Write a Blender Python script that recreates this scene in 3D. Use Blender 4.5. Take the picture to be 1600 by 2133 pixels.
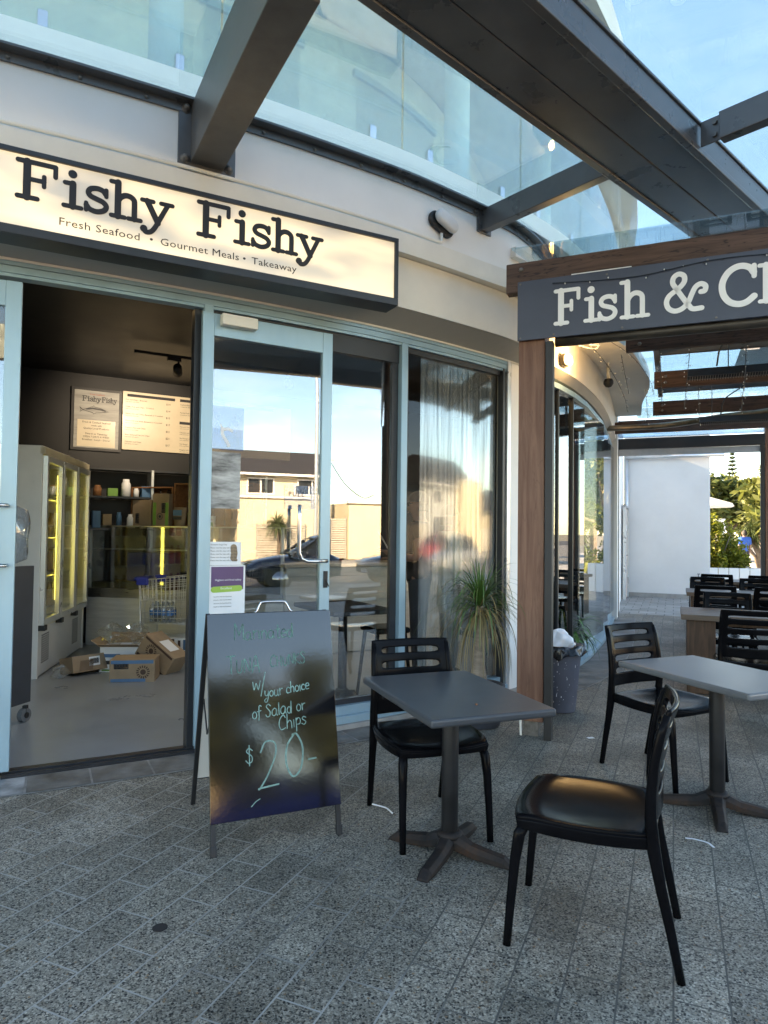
import bpy, bmesh, math, random
from math import sin, cos, pi, radians, atan2, hypot, sqrt
from mathutils import Vector, Matrix
random.seed(11)
scene = bpy.context.scene
for _o in list(bpy.data.objects):
    bpy.data.objects.remove(_o)
col = scene.collection

# ------------------------------------------------------------------ camera
CAM_H = 1.457
PITCH, ROLL = radians(1.70), 0.0124
cd = bpy.data.cameras.new('camera')
cam = bpy.data.objects.new('camera', cd); col.objects.link(cam)
cd.sensor_fit = 'HORIZONTAL'; cd.sensor_width = 36.0; cd.lens = 36.0 * 1400 / 1600
cd.clip_start = 0.05; cd.clip_end = 3000
_F = Vector((0, cos(PITCH), sin(PITCH))); _X = Vector((1, 0, 0)); _U = Vector((0, -sin(PITCH), cos(PITCH)))
_R = cos(ROLL) * _X + sin(ROLL) * _U; _UU = cos(ROLL) * _U - sin(ROLL) * _X
cam.matrix_world = Matrix(((_R.x, _UU.x, -_F.x, 0), (_R.y, _UU.y, -_F.y, 0), (_R.z, _UU.z, -_F.z, CAM_H), (0, 0, 0, 1)))
scene.camera = cam

# ------------------------------------------------------------------ sky, sun, exposure
SUN_AZ, SUN_EL = atan2(-0.93, 0.37), radians(24)          # azimuth from +Y towards +X
world = bpy.data.worlds.new('World'); scene.world = world; world.use_nodes = True
wn = world.node_tree; wn.nodes.clear()
_out = wn.nodes.new('ShaderNodeOutputWorld'); _bg = wn.nodes.new('ShaderNodeBackground')
_sky = wn.nodes.new('ShaderNodeTexSky'); _sky.sky_type = 'NISHITA'; _sky.sun_disc = False
_sky.sun_elevation = SUN_EL; _sky.sun_rotation = SUN_AZ
_sky.air_density = 1.0; _sky.dust_density = 0.25; _sky.ozone_density = 2.4
# thin broken cloud in the low sky
_tc = wn.nodes.new('ShaderNodeTexCoord'); _mp = wn.nodes.new('ShaderNodeMapping'); _mp.inputs['Scale'].default_value = (1.6, 1.6, 5.0)
_nz = wn.nodes.new('ShaderNodeTexNoise'); _nz.inputs['Scale'].default_value = 2.3; _nz.inputs['Detail'].default_value = 7; _nz.inputs['Roughness'].default_value = 0.58
_cr = wn.nodes.new('ShaderNodeValToRGB'); _cr.color_ramp.elements[0].position = 0.54; _cr.color_ramp.elements[1].position = 0.74
_cr.color_ramp.elements[0].color = (0, 0, 0, 1); _cr.color_ramp.elements[1].color = (0.75, 0.75, 0.75, 1)
_mx = wn.nodes.new('ShaderNodeMixRGB'); _mx.inputs[2].default_value = (11.0, 10.6, 10.4, 1)
wn.links.new(_tc.outputs['Generated'], _mp.inputs[0]); wn.links.new(_mp.outputs[0], _nz.inputs['Vector'])
wn.links.new(_nz.outputs['Fac'], _cr.inputs[0]); _sx = wn.nodes.new('ShaderNodeSeparateXYZ'); _lr = wn.nodes.new('ShaderNodeMapRange'); _lr.inputs[1].default_value = 0.05; _lr.inputs[2].default_value = 0.24; _lr.inputs[3].default_value = 1; _lr.inputs[4].default_value = 0.04
wn.links.new(_tc.outputs['Generated'], _sx.inputs[0]); wn.links.new(_sx.outputs[2], _lr.inputs[0])
_ml = wn.nodes.new('ShaderNodeMath'); _ml.operation = 'MULTIPLY'; wn.links.new(_cr.outputs[0], _ml.inputs[0]); wn.links.new(_lr.outputs[0], _ml.inputs[1])
wn.links.new(_ml.outputs[0], _mx.inputs[0]); _hs = wn.nodes.new('ShaderNodeHueSaturation'); _hs.inputs['Saturation'].default_value = 1.06; _hs.inputs['Value'].default_value = 1.0; wn.links.new(_sky.outputs[0], _hs.inputs['Color']); wn.links.new(_hs.outputs[0], _mx.inputs[1])
wn.links.new(_mx.outputs[0], _bg.inputs[0]); _bg.inputs[1].default_value = 0.115
wn.links.new(_bg.outputs[0], _out.inputs[0])
sl = bpy.data.lights.new('sun', 'SUN'); sl.energy = 4.6; sl.angle = radians(0.5); sl.color = (1.0, 0.83, 0.62)
sun = bpy.data.objects.new('sun', sl); col.objects.link(sun)
_sd = Vector((sin(SUN_AZ) * cos(SUN_EL), cos(SUN_AZ) * cos(SUN_EL), sin(SUN_EL)))
sun.rotation_euler = _sd.to_track_quat('Z', 'Y').to_euler(); sun.location = (-30, 18, 30)
scene.view_settings.view_transform = 'Standard'; scene.view_settings.look = 'None'
scene.view_settings.exposure = 2.95; scene.view_settings.gamma = 1.0; scene.view_settings.use_curve_mapping = False
scene.view_settings.use_white_balance = True; scene.view_settings.white_balance_temperature = 8500; scene.view_settings.white_balance_tint = 14   # camera balanced for open shade
try:
    scene.cycles.max_bounces = 10; scene.cycles.transparent_max_bounces = 24; scene.cycles.glossy_bounces = 5
    scene.cycles.sample_clamp_indirect = 6.0
    scene.cycles.caustics_reflective = False; scene.cycles.caustics_refractive = False
except Exception:
    pass

# ------------------------------------------------------------------ object helpers
def tag(o, label=None, cat=None, group=None, kind=None):
    if label: o['label'] = label
    if cat: o['category'] = cat
    if group: o['group'] = group
    if kind: o['kind'] = kind
    return o

def empty(name, loc=(0, 0, 0), rz=0.0, label=None, cat=None, group=None):
    o = bpy.data.objects.new(name, None); col.objects.link(o)
    o.empty_display_size = 0.1
    o.location = loc; o.rotation_euler = (0, 0, rz)
    return tag(o, label, cat, group)

def root_matrix(o):
    m = Matrix.Translation(o.location) @ o.rotation_euler.to_matrix().to_4x4()
    if o.parent: m = root_matrix(o.parent) @ o.matrix_parent_inverse @ m
    return m

def copy_tree(o, parent=None):
    c = o.copy(); col.objects.link(c)
    if parent: c.parent = parent
    for ch in list(o.children):
        copy_tree(ch, c)
    return c

class MB:
    """collects shapes, then builds one mesh object"""
    def __init__(s): s.v = []; s.f = []; s.m = []; s.mi = 0
    def add(s, vs, fs):
        n = len(s.v); s.v += [tuple(v) for v in vs]
        for f in fs: s.f.append(tuple(i + n for i in f)); s.m.append(s.mi)
    def box(s, c, d, rz=0.0, M=None):
        hx, hy, hz = d[0] / 2, d[1] / 2, d[2] / 2
        R = M if M is not None else Matrix.Rotation(rz, 3, 'Z')
        c = Vector(c)
        vs = [c + R @ Vector((x * hx, y * hy, z * hz)) for z in (-1, 1) for x, y in ((-1, -1), (1, -1), (1, 1), (-1, 1))]
        s.add(vs, [(3, 2, 1, 0), (4, 5, 6, 7), (0, 1, 5, 4), (1, 2, 6, 5), (2, 3, 7, 6), (3, 0, 4, 7)]); return s
    def bar(s, a, b, w, h, up=(0, 0, 1)):
        a = Vector(a); b = Vector(b); d = (b - a); L = d.length; d.normalize(); up = Vector(up)
        x = d.cross(up)
        if x.length < 1e-5: x = d.cross(Vector((0, 1, 0)))
        x.normalize(); z = x.cross(d)
        s.box((a + b) / 2, (w, L, h), M=Matrix((x, d, z)).transposed()); return s
    def tube(s, pts, r, n=8, cap=True, sq=None):
        P = [Vector(p) for p in pts]; k = len(P)
        rs = r if isinstance(r, (list, tuple)) else [r] * k
        prev = None; rings = []
        for i in range(k):
            t = (P[min(i + 1, k - 1)] - P[max(i - 1, 0)])
            if t.length < 1e-9: t = Vector((0, 0, 1))
            t.normalize()
            if prev is None:
                ref = Vector((0, 0, 1)) if abs(t.z) < 0.9 else Vector((1, 0, 0))
                x = t.cross(ref).normalized()
            else:
                x = (prev - t * prev.dot(t))
                x = x.normalized() if x.length > 1e-6 else t.cross(Vector((0, 0, 1))).normalized()
            prev = x; y = t.cross(x)
            ring = []
            for j in range(n):
                a = 2 * pi * j / n
                ca, sa = cos(a), sin(a)
                if sq:
                    ca = math.copysign(abs(ca) ** sq, ca); sa = math.copysign(abs(sa) ** sq, sa)
                ring.append(P[i] + (x * ca + y * sa) * rs[i])
            rings.append(ring)
        vs = [v for R_ in rings for v in R_]; fs = []
        for i in range(k - 1):
            for j in range(n):
                fs.append((i * n + j, i * n + (j + 1) % n, (i + 1) * n + (j + 1) % n, (i + 1) * n + j))
        if cap:
            fs.append(tuple(range(n - 1, -1, -1))); fs.append(tuple((k - 1) * n + j for j in range(n)))
        s.add(vs, fs); return s
    def lathe(s, prof, c=(0, 0, 0), n=20, cap=True, M=None):
        c = Vector(c); vs = []; fs = []; k = len(prof)
        for r, z in prof:
            for j in range(n):
                a = 2 * pi * j / n; p = Vector((r * cos(a), r * sin(a), z))
                vs.append(c + (M @ p if M is not None else p))
        for i in range(k - 1):
            for j in range(n):
                fs.append((i * n + j, i * n + (j + 1) % n, (i + 1) * n + (j + 1) % n, (i + 1) * n + j))
        if cap:
            fs.append(tuple(range(n - 1, -1, -1))); fs.append(tuple((k - 1) * n + j for j in range(n)))
        s.add(vs, fs); return s
    def poly(s, pts): s.add(pts, [tuple(range(len(pts)))]); return s
    def prism(s, pts, off):
        off = Vector(off); n = len(pts); a = [Vector(p) for p in pts]; b = [p + off for p in a]
        fs = [tuple(range(n - 1, -1, -1)), tuple(range(n, 2 * n))] + [(i, (i + 1) % n, n + (i + 1) % n, n + i) for i in range(n)]
        s.add(a + b, fs); return s
    def grid(s, rows):
        n = len(rows[0]); vs = [p for r in rows for p in r]
        fs = [(i * n + j, i * n + j + 1, (i + 1) * n + j + 1, (i + 1) * n + j) for i in range(len(rows) - 1) for j in range(n - 1)]
        s.add(vs, fs); return s
    def build(s, name, mats, parent=None, smooth=False, bevel=0.0, seg=2, local=False, sub=0, solid=0.0, fix=True, loc=None):
        me = bpy.data.meshes.new(name)
        vs = s.v
        if loc is not None: vs = [tuple(Vector(v) - Vector(loc)) for v in s.v]
        me.from_pydata(vs, [], s.f)
        for m in (mats if isinstance(mats, (list, tuple)) else [mats]): me.materials.append(m)
        if any(s.m): me.polygons.foreach_set('material_index', s.m)
        if fix:
            bm = bmesh.new(); bm.from_mesh(me); bmesh.ops.recalc_face_normals(bm, faces=bm.faces); bm.to_mesh(me); bm.free()
        if smooth: me.polygons.foreach_set('use_smooth', [True] * len(me.polygons))
        me.update()
        o = bpy.data.objects.new(name, me); col.objects.link(o)
        if loc is not None: o.location = loc
        if parent is not None:
            o.parent = parent
            if not local: o.matrix_parent_inverse = root_matrix(parent).inverted()
        if solid:
            md = o.modifiers.new('solid', 'SOLIDIFY'); md.thickness = solid; md.offset = 0
        if bevel:
            md = o.modifiers.new('bevel', 'BEVEL'); md.width = bevel; md.segments = seg; md.limit_method = 'ANGLE'; md.angle_limit = radians(40)
        if sub:
            md = o.modifiers.new('sub', 'SUBSURF'); md.levels = sub; md.render_levels = sub
        return o

# ------------------------------------------------------------------ materials
def _mat(name):
    m = bpy.data.materials.new(name); m.use_nodes = True; nt = m.node_tree; nt.nodes.clear()
    out = nt.nodes.new('ShaderNodeOutputMaterial'); return m, nt, out
def N(nt, t, **kw):
    n = nt.nodes.new(t)
    for k, v in kw.items():
        if k.startswith('i_'):
            key = k[2:].replace('_', ' ')
            n.inputs[key].default_value = v
        else: setattr(n, k, v)
    return n
def rgb(c): return (c[0], c[1], c[2], 1.0)
def pmat(name, c, rough=0.5, metal=0.0, var=0.12, scale=6.0, bump=0.0, bscale=60.0, spec=0.5, rvar=0.12, stretch=(1, 1, 1), c2=None, coat=0.0, dirt=0.0):
    """principled with object-space noise in colour, roughness and bump"""
    m, nt, out = _mat(name)
    p = N(nt, 'ShaderNodeBsdfPrincipled'); p.inputs['Metallic'].default_value = metal
    p.inputs['Specular IOR Level'].default_value = spec
    if coat: p.inputs['Coat Weight'].default_value = coat; p.inputs['Coat Roughness'].default_value = 0.08
    tc = N(nt, 'ShaderNodeTexCoord'); mp = N(nt, 'ShaderNodeMapping'); mp.inputs['Scale'].default_value = stretch
    nt.links.new(tc.outputs['Object'], mp.inputs[0])
    nz = N(nt, 'ShaderNodeTexNoise', i_Scale=scale, i_Detail=6.0, i_Roughness=0.6); nt.links.new(mp.outputs[0], nz.inputs['Vector'])
    cr = N(nt, 'ShaderNodeValToRGB')
    a = c2 if c2 else tuple(x * (1 - var) for x in c); b = tuple(min(1, x * (1 + var)) for x in c)
    cr.color_ramp.elements[0].color = rgb(a); cr.color_ramp.elements[1].color = rgb(b)
    cr.color_ramp.elements[0].position = 0.32; cr.color_ramp.elements[1].position = 0.68
    nt.links.new(nz.outputs['Fac'], cr.inputs[0])
    last = cr.outputs[0]
    if dirt:
        n3 = N(nt, 'ShaderNodeTexNoise', i_Scale=scale * 0.37, i_Detail=8.0, i_Roughness=0.7); nt.links.new(mp.outputs[0], n3.inputs['Vector'])
        c3 = N(nt, 'ShaderNodeValToRGB'); c3.color_ramp.elements[0].position = 0.5; c3.color_ramp.elements[1].position = 0.72
        c3.color_ramp.elements[0].color = (0, 0, 0, 1); c3.color_ramp.elements[1].color = (dirt, dirt, dirt, 1)
        nt.links.new(n3.outputs['Fac'], c3.inputs[0])
        mx = N(nt, 'ShaderNodeMixRGB'); mx.inputs[2].default_value = rgb([x * 0.35 + 0.02 for x in c])
        nt.links.new(c3.outputs[0], mx.inputs[0]); nt.links.new(last, mx.inputs[1]); last = mx.outputs[0]
    nt.links.new(last, p.inputs['Base Color'])
    mr = N(nt, 'ShaderNodeMapRange'); mr.inputs[3].default_value = max(0.02, rough - rvar); mr.inputs[4].default_value = min(1, rough + rvar)
    nt.links.new(nz.outputs['Fac'], mr.inputs[0]); nt.links.new(mr.outputs[0], p.inputs['Roughness'])
    if bump:
        n2 = N(nt, 'ShaderNodeTexNoise', i_Scale=bscale, i_Detail=4.0); nt.links.new(mp.outputs[0], n2.inputs['Vector'])
        bp = N(nt, 'ShaderNodeBump'); bp.inputs['Strength'].default_value = bump; bp.inputs['Distance'].default_value = 0.004
        nt.links.new(n2.outputs['Fac'], bp.inputs['Height']); nt.links.new(bp.outputs[0], p.inputs['Normal'])
    nt.links.new(p.outputs[0], out.inputs[0]); return m
def emat(name, c, s):
    m, nt, out = _mat(name); e = N(nt, 'ShaderNodeEmission'); e.inputs[0].default_value = rgb(c); e.inputs[1].default_value = s
    nt.links.new(e.outputs[0], out.inputs[0]); return m
def glass(name, refl=0.1, tint=(0.92, 0.96, 0.95), fr=0.9, rough=0.0, haze=0.0, hazec=(0.7, 0.75, 0.75)):
    """thin coated sheet: clear transmission plus mirror reflection, fresnel weighted"""
    m, nt, out = _mat(name)
    t = N(nt, 'ShaderNodeBsdfTransparent'); t.inputs[0].default_value = rgb(tint)
    g = N(nt, 'ShaderNodeBsdfGlossy'); g.inputs['Roughness'].default_value = rough; g.inputs[0].default_value = (0.95, 0.97, 1, 1)
    lw = N(nt, 'ShaderNodeLayerWeight'); lw.inputs[0].default_value = 0.5
    pw = N(nt, 'ShaderNodeMath', operation='POWER'); pw.inputs[1].default_value = 3.0; nt.links.new(lw.outputs['Facing'], pw.inputs[0])
    ma = N(nt, 'ShaderNodeMath', operation='MULTIPLY_ADD'); ma.inputs[1].default_value = fr; ma.inputs[2].default_value = refl; ma.use_clamp = True
    nt.links.new(pw.outputs[0], ma.inputs[0])
    mx = N(nt, 'ShaderNodeMixShader'); nt.links.new(ma.outputs[0], mx.inputs[0])
    base = t.outputs[0]
    if haze:
        d = N(nt, 'ShaderNodeBsdfDiffuse'); d.inputs[0].default_value = rgb(hazec)
        tr = N(nt, 'ShaderNodeBsdfTranslucent'); tr.inputs[0].default_value = rgb(hazec)
        ad = N(nt, 'ShaderNodeMixShader'); ad.inputs[0].default_value = 0.5; nt.links.new(d.outputs[0], ad.inputs[1]); nt.links.new(tr.outputs[0], ad.inputs[2])
        m2 = N(nt, 'ShaderNodeMixShader')
        tc = N(nt, 'ShaderNodeTexCoord'); nz = N(nt, 'ShaderNodeTexNoise', i_Scale=1.7, i_Detail=8.0, i_Roughness=0.7); nt.links.new(tc.outputs['Object'], nz.inputs['Vector'])
        mr = N(nt, 'ShaderNodeMapRange'); mr.inputs[1].default_value = 0.3; mr.inputs[2].default_value = 0.75; mr.inputs[3].default_value = haze * 0.4; mr.inputs[4].default_value = haze * 1.8
        nt.links.new(nz.outputs['Fac'], mr.inputs[0]); nt.links.new(mr.outputs[0], m2.inputs[0])
        nt.links.new(t.outputs[0], m2.inputs[1]); nt.links.new(ad.outputs[0], m2.inputs[2]); base = m2.outputs[0]
    nt.links.new(base, mx.inputs[1]); nt.links.new(g.outputs[0], mx.inputs[2]); nt.links.new(mx.outputs[0], out.inputs[0]); return m

PA = radians(-23.3)                      # bearing of the pergola / paving cross axis
AX = Vector((cos(PA), sin(PA), 0)); BX = Vector((-sin(PA), cos(PA), 0))

def paving_mat():
    m, nt, out = _mat('exposed aggregate pavers'); L = nt.links.new
    p = N(nt, 'ShaderNodeBsdfPrincipled'); p.inputs['Specular IOR Level'].default_value = 0.35
    tc = N(nt, 'ShaderNodeTexCoord'); mp = N(nt, 'ShaderNodeMapping', vector_type='POINT')
    mp.inputs['Rotation'].default_value = (0, 0, -(PA + pi / 2))      # texture X runs along the long joints
    L(tc.outputs['Object'], mp.inputs[0])
    br = N(nt, 'ShaderNodeTexBrick', offset=0.5)
    br.inputs['Scale'].default_value = 1.0; br.inputs['Mortar Size'].default_value = 0.0036; br.inputs['Mortar Smooth'].default_value = 0.25
    br.inputs['Brick Width'].default_value = 0.335; br.inputs['Row Height'].default_value = 0.163; br.inputs['Bias'].default_value = 0.0
    br.inputs['Color1'].default_value = (0.82, 0.81, 0.785, 1); br.inputs['Color2'].default_value = (1.18, 1.16, 1.12, 1); br.inputs['Mortar'].default_value = (1, 1, 1, 1)
    L(mp.outputs[0], br.inputs['Vector'])
    def cells(scale, ramp):
        v = N(nt, 'ShaderNodeTexVoronoi', feature='F1'); v.inputs['Scale'].default_value = scale; v.inputs['Randomness'].default_value = 1.0
        nw = N(nt, 'ShaderNodeTexNoise', i_Scale=scale * 0.8, i_Detail=2.0); L(tc.outputs['Object'], nw.inputs['Vector'])
        ad = N(nt, 'ShaderNodeVectorMath', operation='MULTIPLY_ADD'); ad.inputs[1].default_value = (0.006, 0.006, 0.006)
        L(nw.outputs['Color'], ad.inputs[0]); L(tc.outputs['Object'], ad.inputs[2]); L(ad.outputs[0], v.inputs['Vector'])
        r = N(nt, 'ShaderNodeValToRGB'); r.color_ramp.interpolation = 'CONSTANT'
        e = r.color_ramp.elements
        while len(e) > 1: e.remove(e[0])
        e[0].position = 0; e[0].color = rgb(ramp[0][1])
        for pos, c in ramp[1:]: q = e.new(pos); q.color = rgb(c)
        sp = N(nt, 'ShaderNodeSeparateColor'); L(v.outputs['Color'], sp.inputs[0]); L(sp.outputs[0], r.inputs[0])
        return v, r, sp
    v1, r1, s1 = cells(76, [(0, (0.022, 0.023, 0.026)), (0.30, (0.07, 0.068, 0.066)), (0.45, (0.16, 0.15, 0.135)), (0.62, (0.30, 0.28, 0.25)), (0.80, (0.52, 0.49, 0.45)), (0.94, (0.30, 0.20, 0.13))])
    v2, r2, s2 = cells(185, [(0, (0.075, 0.074, 0.073)), (0.14, (0.20, 0.19, 0.175)), (0.40, (0.31, 0.295, 0.27)), (0.78, (0.46, 0.44, 0.41)), (0.95, (0.04, 0.04, 0.042))])
    # big pebbles only near their cell centre, fine grit between
    lt = N(nt, 'ShaderNodeMapRange'); lt.inputs[1].default_value = 0.30; lt.inputs[2].default_value = 0.42; lt.inputs[3].default_value = 1; lt.inputs[4].default_value = 0
    L(v1.outputs['Distance'], lt.inputs[0])
    sel = N(nt, 'ShaderNodeMath', operation='LESS_THAN'); sel.inputs[1].default_value = 0.55; L(s1.outputs[1], sel.inputs[0])
    mu = N(nt, 'ShaderNodeMath', operation='MULTIPLY'); L(lt.outputs[0], mu.inputs[0]); L(sel.outputs[0], mu.inputs[1])
    mx = N(nt, 'ShaderNodeMixRGB'); L(mu.outputs[0], mx.inputs[0]); L(r2.outputs[0], mx.inputs[1]); L(r1.outputs[0], mx.inputs[2])
    t1 = N(nt, 'ShaderNodeMixRGB', blend_type='MULTIPLY'); t1.inputs[0].default_value = 1; L(mx.outputs[0], t1.inputs[1]); L(br.outputs['Color'], t1.inputs[2])
    # worn, stained and cleaner patches
    n1 = N(nt, 'ShaderNodeTexNoise', i_Scale=1.1, i_Detail=7.0, i_Roughness=0.65); L(tc.outputs['Object'], n1.inputs['Vector'])
    c1 = N(nt, 'ShaderNodeValToRGB'); c1.color_ramp.elements[0].position = 0.34; c1.color_ramp.elements[1].position = 0.68
    c1.color_ramp.elements[0].color = (0.48, 0.45, 0.395, 1); c1.color_ramp.elements[1].color = (1.10, 1.05, 0.97, 1); L(n1.outputs['Fac'], c1.inputs[0])
    t2 = N(nt, 'ShaderNodeMixRGB', blend_type='MULTIPLY'); t2.inputs[0].default_value = 1; L(t1.outputs[0], t2.inputs[1]); L(c1.outputs[0], t2.inputs[2])
    gv = N(nt, 'ShaderNodeTexVoronoi', feature='F1'); gv.inputs['Scale'].default_value = 2.1; L(tc.outputs['Object'], gv.inputs['Vector'])
    gs = N(nt, 'ShaderNodeSeparateColor'); L(gv.outputs['Color'], gs.inputs[0])
    gr = N(nt, 'ShaderNodeMath', operation='MULTIPLY'); gr.inputs[1].default_value = 0.040; L(gs.outputs[0], gr.inputs[0])
    gd = N(nt, 'ShaderNodeMath', operation='LESS_THAN'); L(gv.outputs['Distance'], gd.inputs[0]); L(gr.outputs[0], gd.inputs[1])
    gm = N(nt, 'ShaderNodeMixRGB'); gm.inputs[2].default_value = (0.055, 0.052, 0.048, 1); gf = N(nt, 'ShaderNodeMath', operation='MULTIPLY'); gf.inputs[1].default_value = 0.75; L(gd.outputs[0], gf.inputs[0]); L(gf.outputs[0], gm.inputs[0]); L(t2.outputs[0], gm.inputs[1]); t2 = gm
    n4 = N(nt, 'ShaderNodeTexNoise', i_Scale=3.6, i_Detail=6.0, i_Roughness=0.7, i_Distortion=0.8); L(tc.outputs['Object'], n4.inputs['Vector'])
    c4 = N(nt, 'ShaderNodeValToRGB'); c4.color_ramp.elements[0].position = 0.60; c4.color_ramp.elements[0].color = (1, 1, 1, 1); c4.color_ramp.elements[1].position = 0.70; c4.color_ramp.elements[1].color = (0.70, 0.67, 0.62, 1); L(n4.outputs['Fac'], c4.inputs[0])
    t5 = N(nt, 'ShaderNodeMixRGB', blend_type='MULTIPLY'); t5.inputs[0].default_value = 1; L(t2.outputs[0], t5.inputs[1]); L(c4.outputs[0], t5.inputs[2]); t2 = t5
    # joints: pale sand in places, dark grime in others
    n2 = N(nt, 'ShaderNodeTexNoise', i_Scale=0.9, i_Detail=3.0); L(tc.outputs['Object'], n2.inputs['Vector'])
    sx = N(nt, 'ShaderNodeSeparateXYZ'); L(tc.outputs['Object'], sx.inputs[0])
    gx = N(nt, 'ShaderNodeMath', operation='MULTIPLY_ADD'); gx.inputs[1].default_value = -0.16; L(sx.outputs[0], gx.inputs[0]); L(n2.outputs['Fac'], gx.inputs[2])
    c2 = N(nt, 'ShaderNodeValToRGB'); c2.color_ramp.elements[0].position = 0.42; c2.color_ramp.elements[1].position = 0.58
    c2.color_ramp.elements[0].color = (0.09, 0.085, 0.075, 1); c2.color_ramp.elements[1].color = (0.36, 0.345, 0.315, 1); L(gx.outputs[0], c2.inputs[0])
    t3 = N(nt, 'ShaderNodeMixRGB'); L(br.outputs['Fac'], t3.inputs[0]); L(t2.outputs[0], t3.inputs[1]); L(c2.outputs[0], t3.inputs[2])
    L(t3.outputs[0], p.inputs['Base Color'])
    mr = N(nt, 'ShaderNodeMapRange'); mr.inputs[3].default_value = 0.42; mr.inputs[4].default_value = 0.75; L(n1.outputs['Fac'], mr.inputs[0]); L(mr.outputs[0], p.inputs['Roughness'])
    hs = N(nt, 'ShaderNodeMath', operation='MULTIPLY_ADD'); hs.inputs[1].default_value = -2.2; L(br.outputs['Fac'], hs.inputs[0])
    sub = N(nt, 'ShaderNodeMath', operation='SUBTRACT'); sub.inputs[0].default_value = 1; L(v2.outputs['Distance'], sub.inputs[1]); L(sub.outputs[0], hs.inputs[2])
    bp = N(nt, 'ShaderNodeBump'); bp.inputs['Strength'].default_value = 0.35; bp.inputs['Distance'].default_value = 0.003
    L(hs.outputs[0], bp.inputs['Height']); L(bp.outputs[0], p.inputs['Normal'])
    L(p.outputs[0], out.inputs[0]); return m

def wood_mat(name, c1, c2, axis='X', rough=0.6, knots=True, scale=1.0, crack=0.5):
    m, nt, out = _mat(name); L = nt.links.new
    p = N(nt, 'ShaderNodeBsdfPrincipled'); p.inputs['Specular IOR Level'].default_value = 0.35
    tc = N(nt, 'ShaderNodeTexCoord'); mp = N(nt, 'ShaderNodeMapping')
    st = {'X': (1.2, 16, 16), 'Y': (16, 1.2, 16), 'Z': (16, 16, 1.2)}[axis]
    mp.inputs['Scale'].default_value = [x * scale for x in st]; L(tc.outputs['Object'], mp.inputs[0])
    nz = N(nt, 'ShaderNodeTexNoise', i_Scale=1.6, i_Detail=9.0, i_Roughness=0.62, i_Distortion=0.6); L(mp.outputs[0], nz.inputs['Vector'])
    cr = N(nt, 'ShaderNodeValToRGB'); cr.color_ramp.elements[0].color = rgb(c1); cr.color_ramp.elements[1].color = rgb(c2)
    cr.color_ramp.elements[0].position = 0.33; cr.color_ramp.elements[1].position = 0.66; L(nz.outputs['Fac'], cr.inputs[0])
    mp2 = N(nt, 'ShaderNodeMapping'); st2 = {'X': (0.9, 9, 9), 'Y': (9, 0.9, 9), 'Z': (9, 9, 0.9)}[axis]; mp2.inputs['Scale'].default_value = st2; L(tc.outputs['Object'], mp2.inputs[0])
    n2 = N(nt, 'ShaderNodeTexNoise', i_Scale=2.0, i_Detail=3.0, i_Distortion=0.8); L(mp2.outputs[0], n2.inputs['Vector'])
    c2r = N(nt, 'ShaderNodeValToRGB'); e = c2r.color_ramp.elements; e[0].position = 0.485; e[0].color = (0, 0, 0, 1); e[1].position = 0.50; e[1].color = (1, 1, 1, 1); q = e.new(0.515); q.color = (0, 0, 0, 1)
    L(n2.outputs['Fac'], c2r.inputs[0])
    ml = N(nt, 'ShaderNodeMath', operation='MULTIPLY'); ml.inputs[1].default_value = crack; L(c2r.outputs[0], ml.inputs[0])
    mx = N(nt, 'ShaderNodeMixRGB'); mx.inputs[2].default_value = (0.012, 0.009, 0.007, 1); L(ml.outputs[0], mx.inputs[0]); L(cr.outputs[0], mx.inputs[1])
    L(mx.outputs[0], p.inputs['Base Color']); p.inputs['Roughness'].default_value = rough
    bp = N(nt, 'ShaderNodeBump'); bp.inputs['Strength'].default_value = 0.25; bp.inputs['Distance'].default_value = 0.004
    sb = N(nt, 'ShaderNodeMath', operation='SUBTRACT'); L(nz.outputs['Fac'], sb.inputs[0]); L(ml.outputs[0], sb.inputs[1]); L(sb.outputs[0], bp.inputs['Height'])
    L(bp.outputs[0], p.inputs['Normal']); L(p.outputs[0], out.inputs[0]); return m

M = {}
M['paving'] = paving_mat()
M['slate'] = pmat('slate border tile', (0.15, 0.145, 0.135), 0.55, var=0.45, scale=5, bump=0.6, bscale=25, c2=(0.075, 0.065, 0.055), dirt=0.35)
M['slate_pale'] = pmat('pale slate border tile', (0.30, 0.30, 0.30), 0.6, var=0.35, scale=6, bump=0.5, bscale=25, c2=(0.12, 0.12, 0.115))
M['grout'] = pmat('grout', (0.30, 0.29, 0.27), 0.9, var=0.3, scale=9)
M['farpave'] = None
M['cream'] = pmat('cream painted render', (0.88, 0.825, 0.72), 0.62, var=0.05, scale=2.2, bump=0.08, bscale=120, dirt=0.0)
M['white_render'] = pmat('white painted render', (0.86, 0.85, 0.82), 0.65, var=0.04, scale=1.5, bump=0.06, bscale=90, dirt=0.04)
M['offwhite'] = pmat('off white paint', (0.82, 0.79, 0.71), 0.5, var=0.05, scale=3)
M['soffit'] = pmat('grey soffit lining', (0.48, 0.455, 0.41), 0.6, var=0.05, scale=3)
M['alu'] = pmat('pale blue grey anodised aluminium', (0.31, 0.47, 0.55), 0.34, metal=0.25, var=0.07, scale=5, stretch=(1, 1, .3), rvar=.08)
M['alu_trim'] = pmat('silver aluminium trim', (0.60, 0.62, 0.63), 0.3, metal=0.55, var=0.08, scale=4)
M['dark_frame'] = pmat('dark window frame', (0.018, 0.021, 0.026), 0.4, var=0.2)
M['steel'] = pmat('charcoal painted steel', (0.105, 0.104, 0.105), 0.30, metal=0.15, var=0.14, scale=4, bump=0.10, bscale=140, dirt=0.06)
M['steel_dusty'] = pmat('dusty charcoal steel', (0.115, 0.108, 0.100), 0.4, metal=0.1, var=0.2, scale=7, bump=0.12, bscale=90, dirt=0.08)
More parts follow.
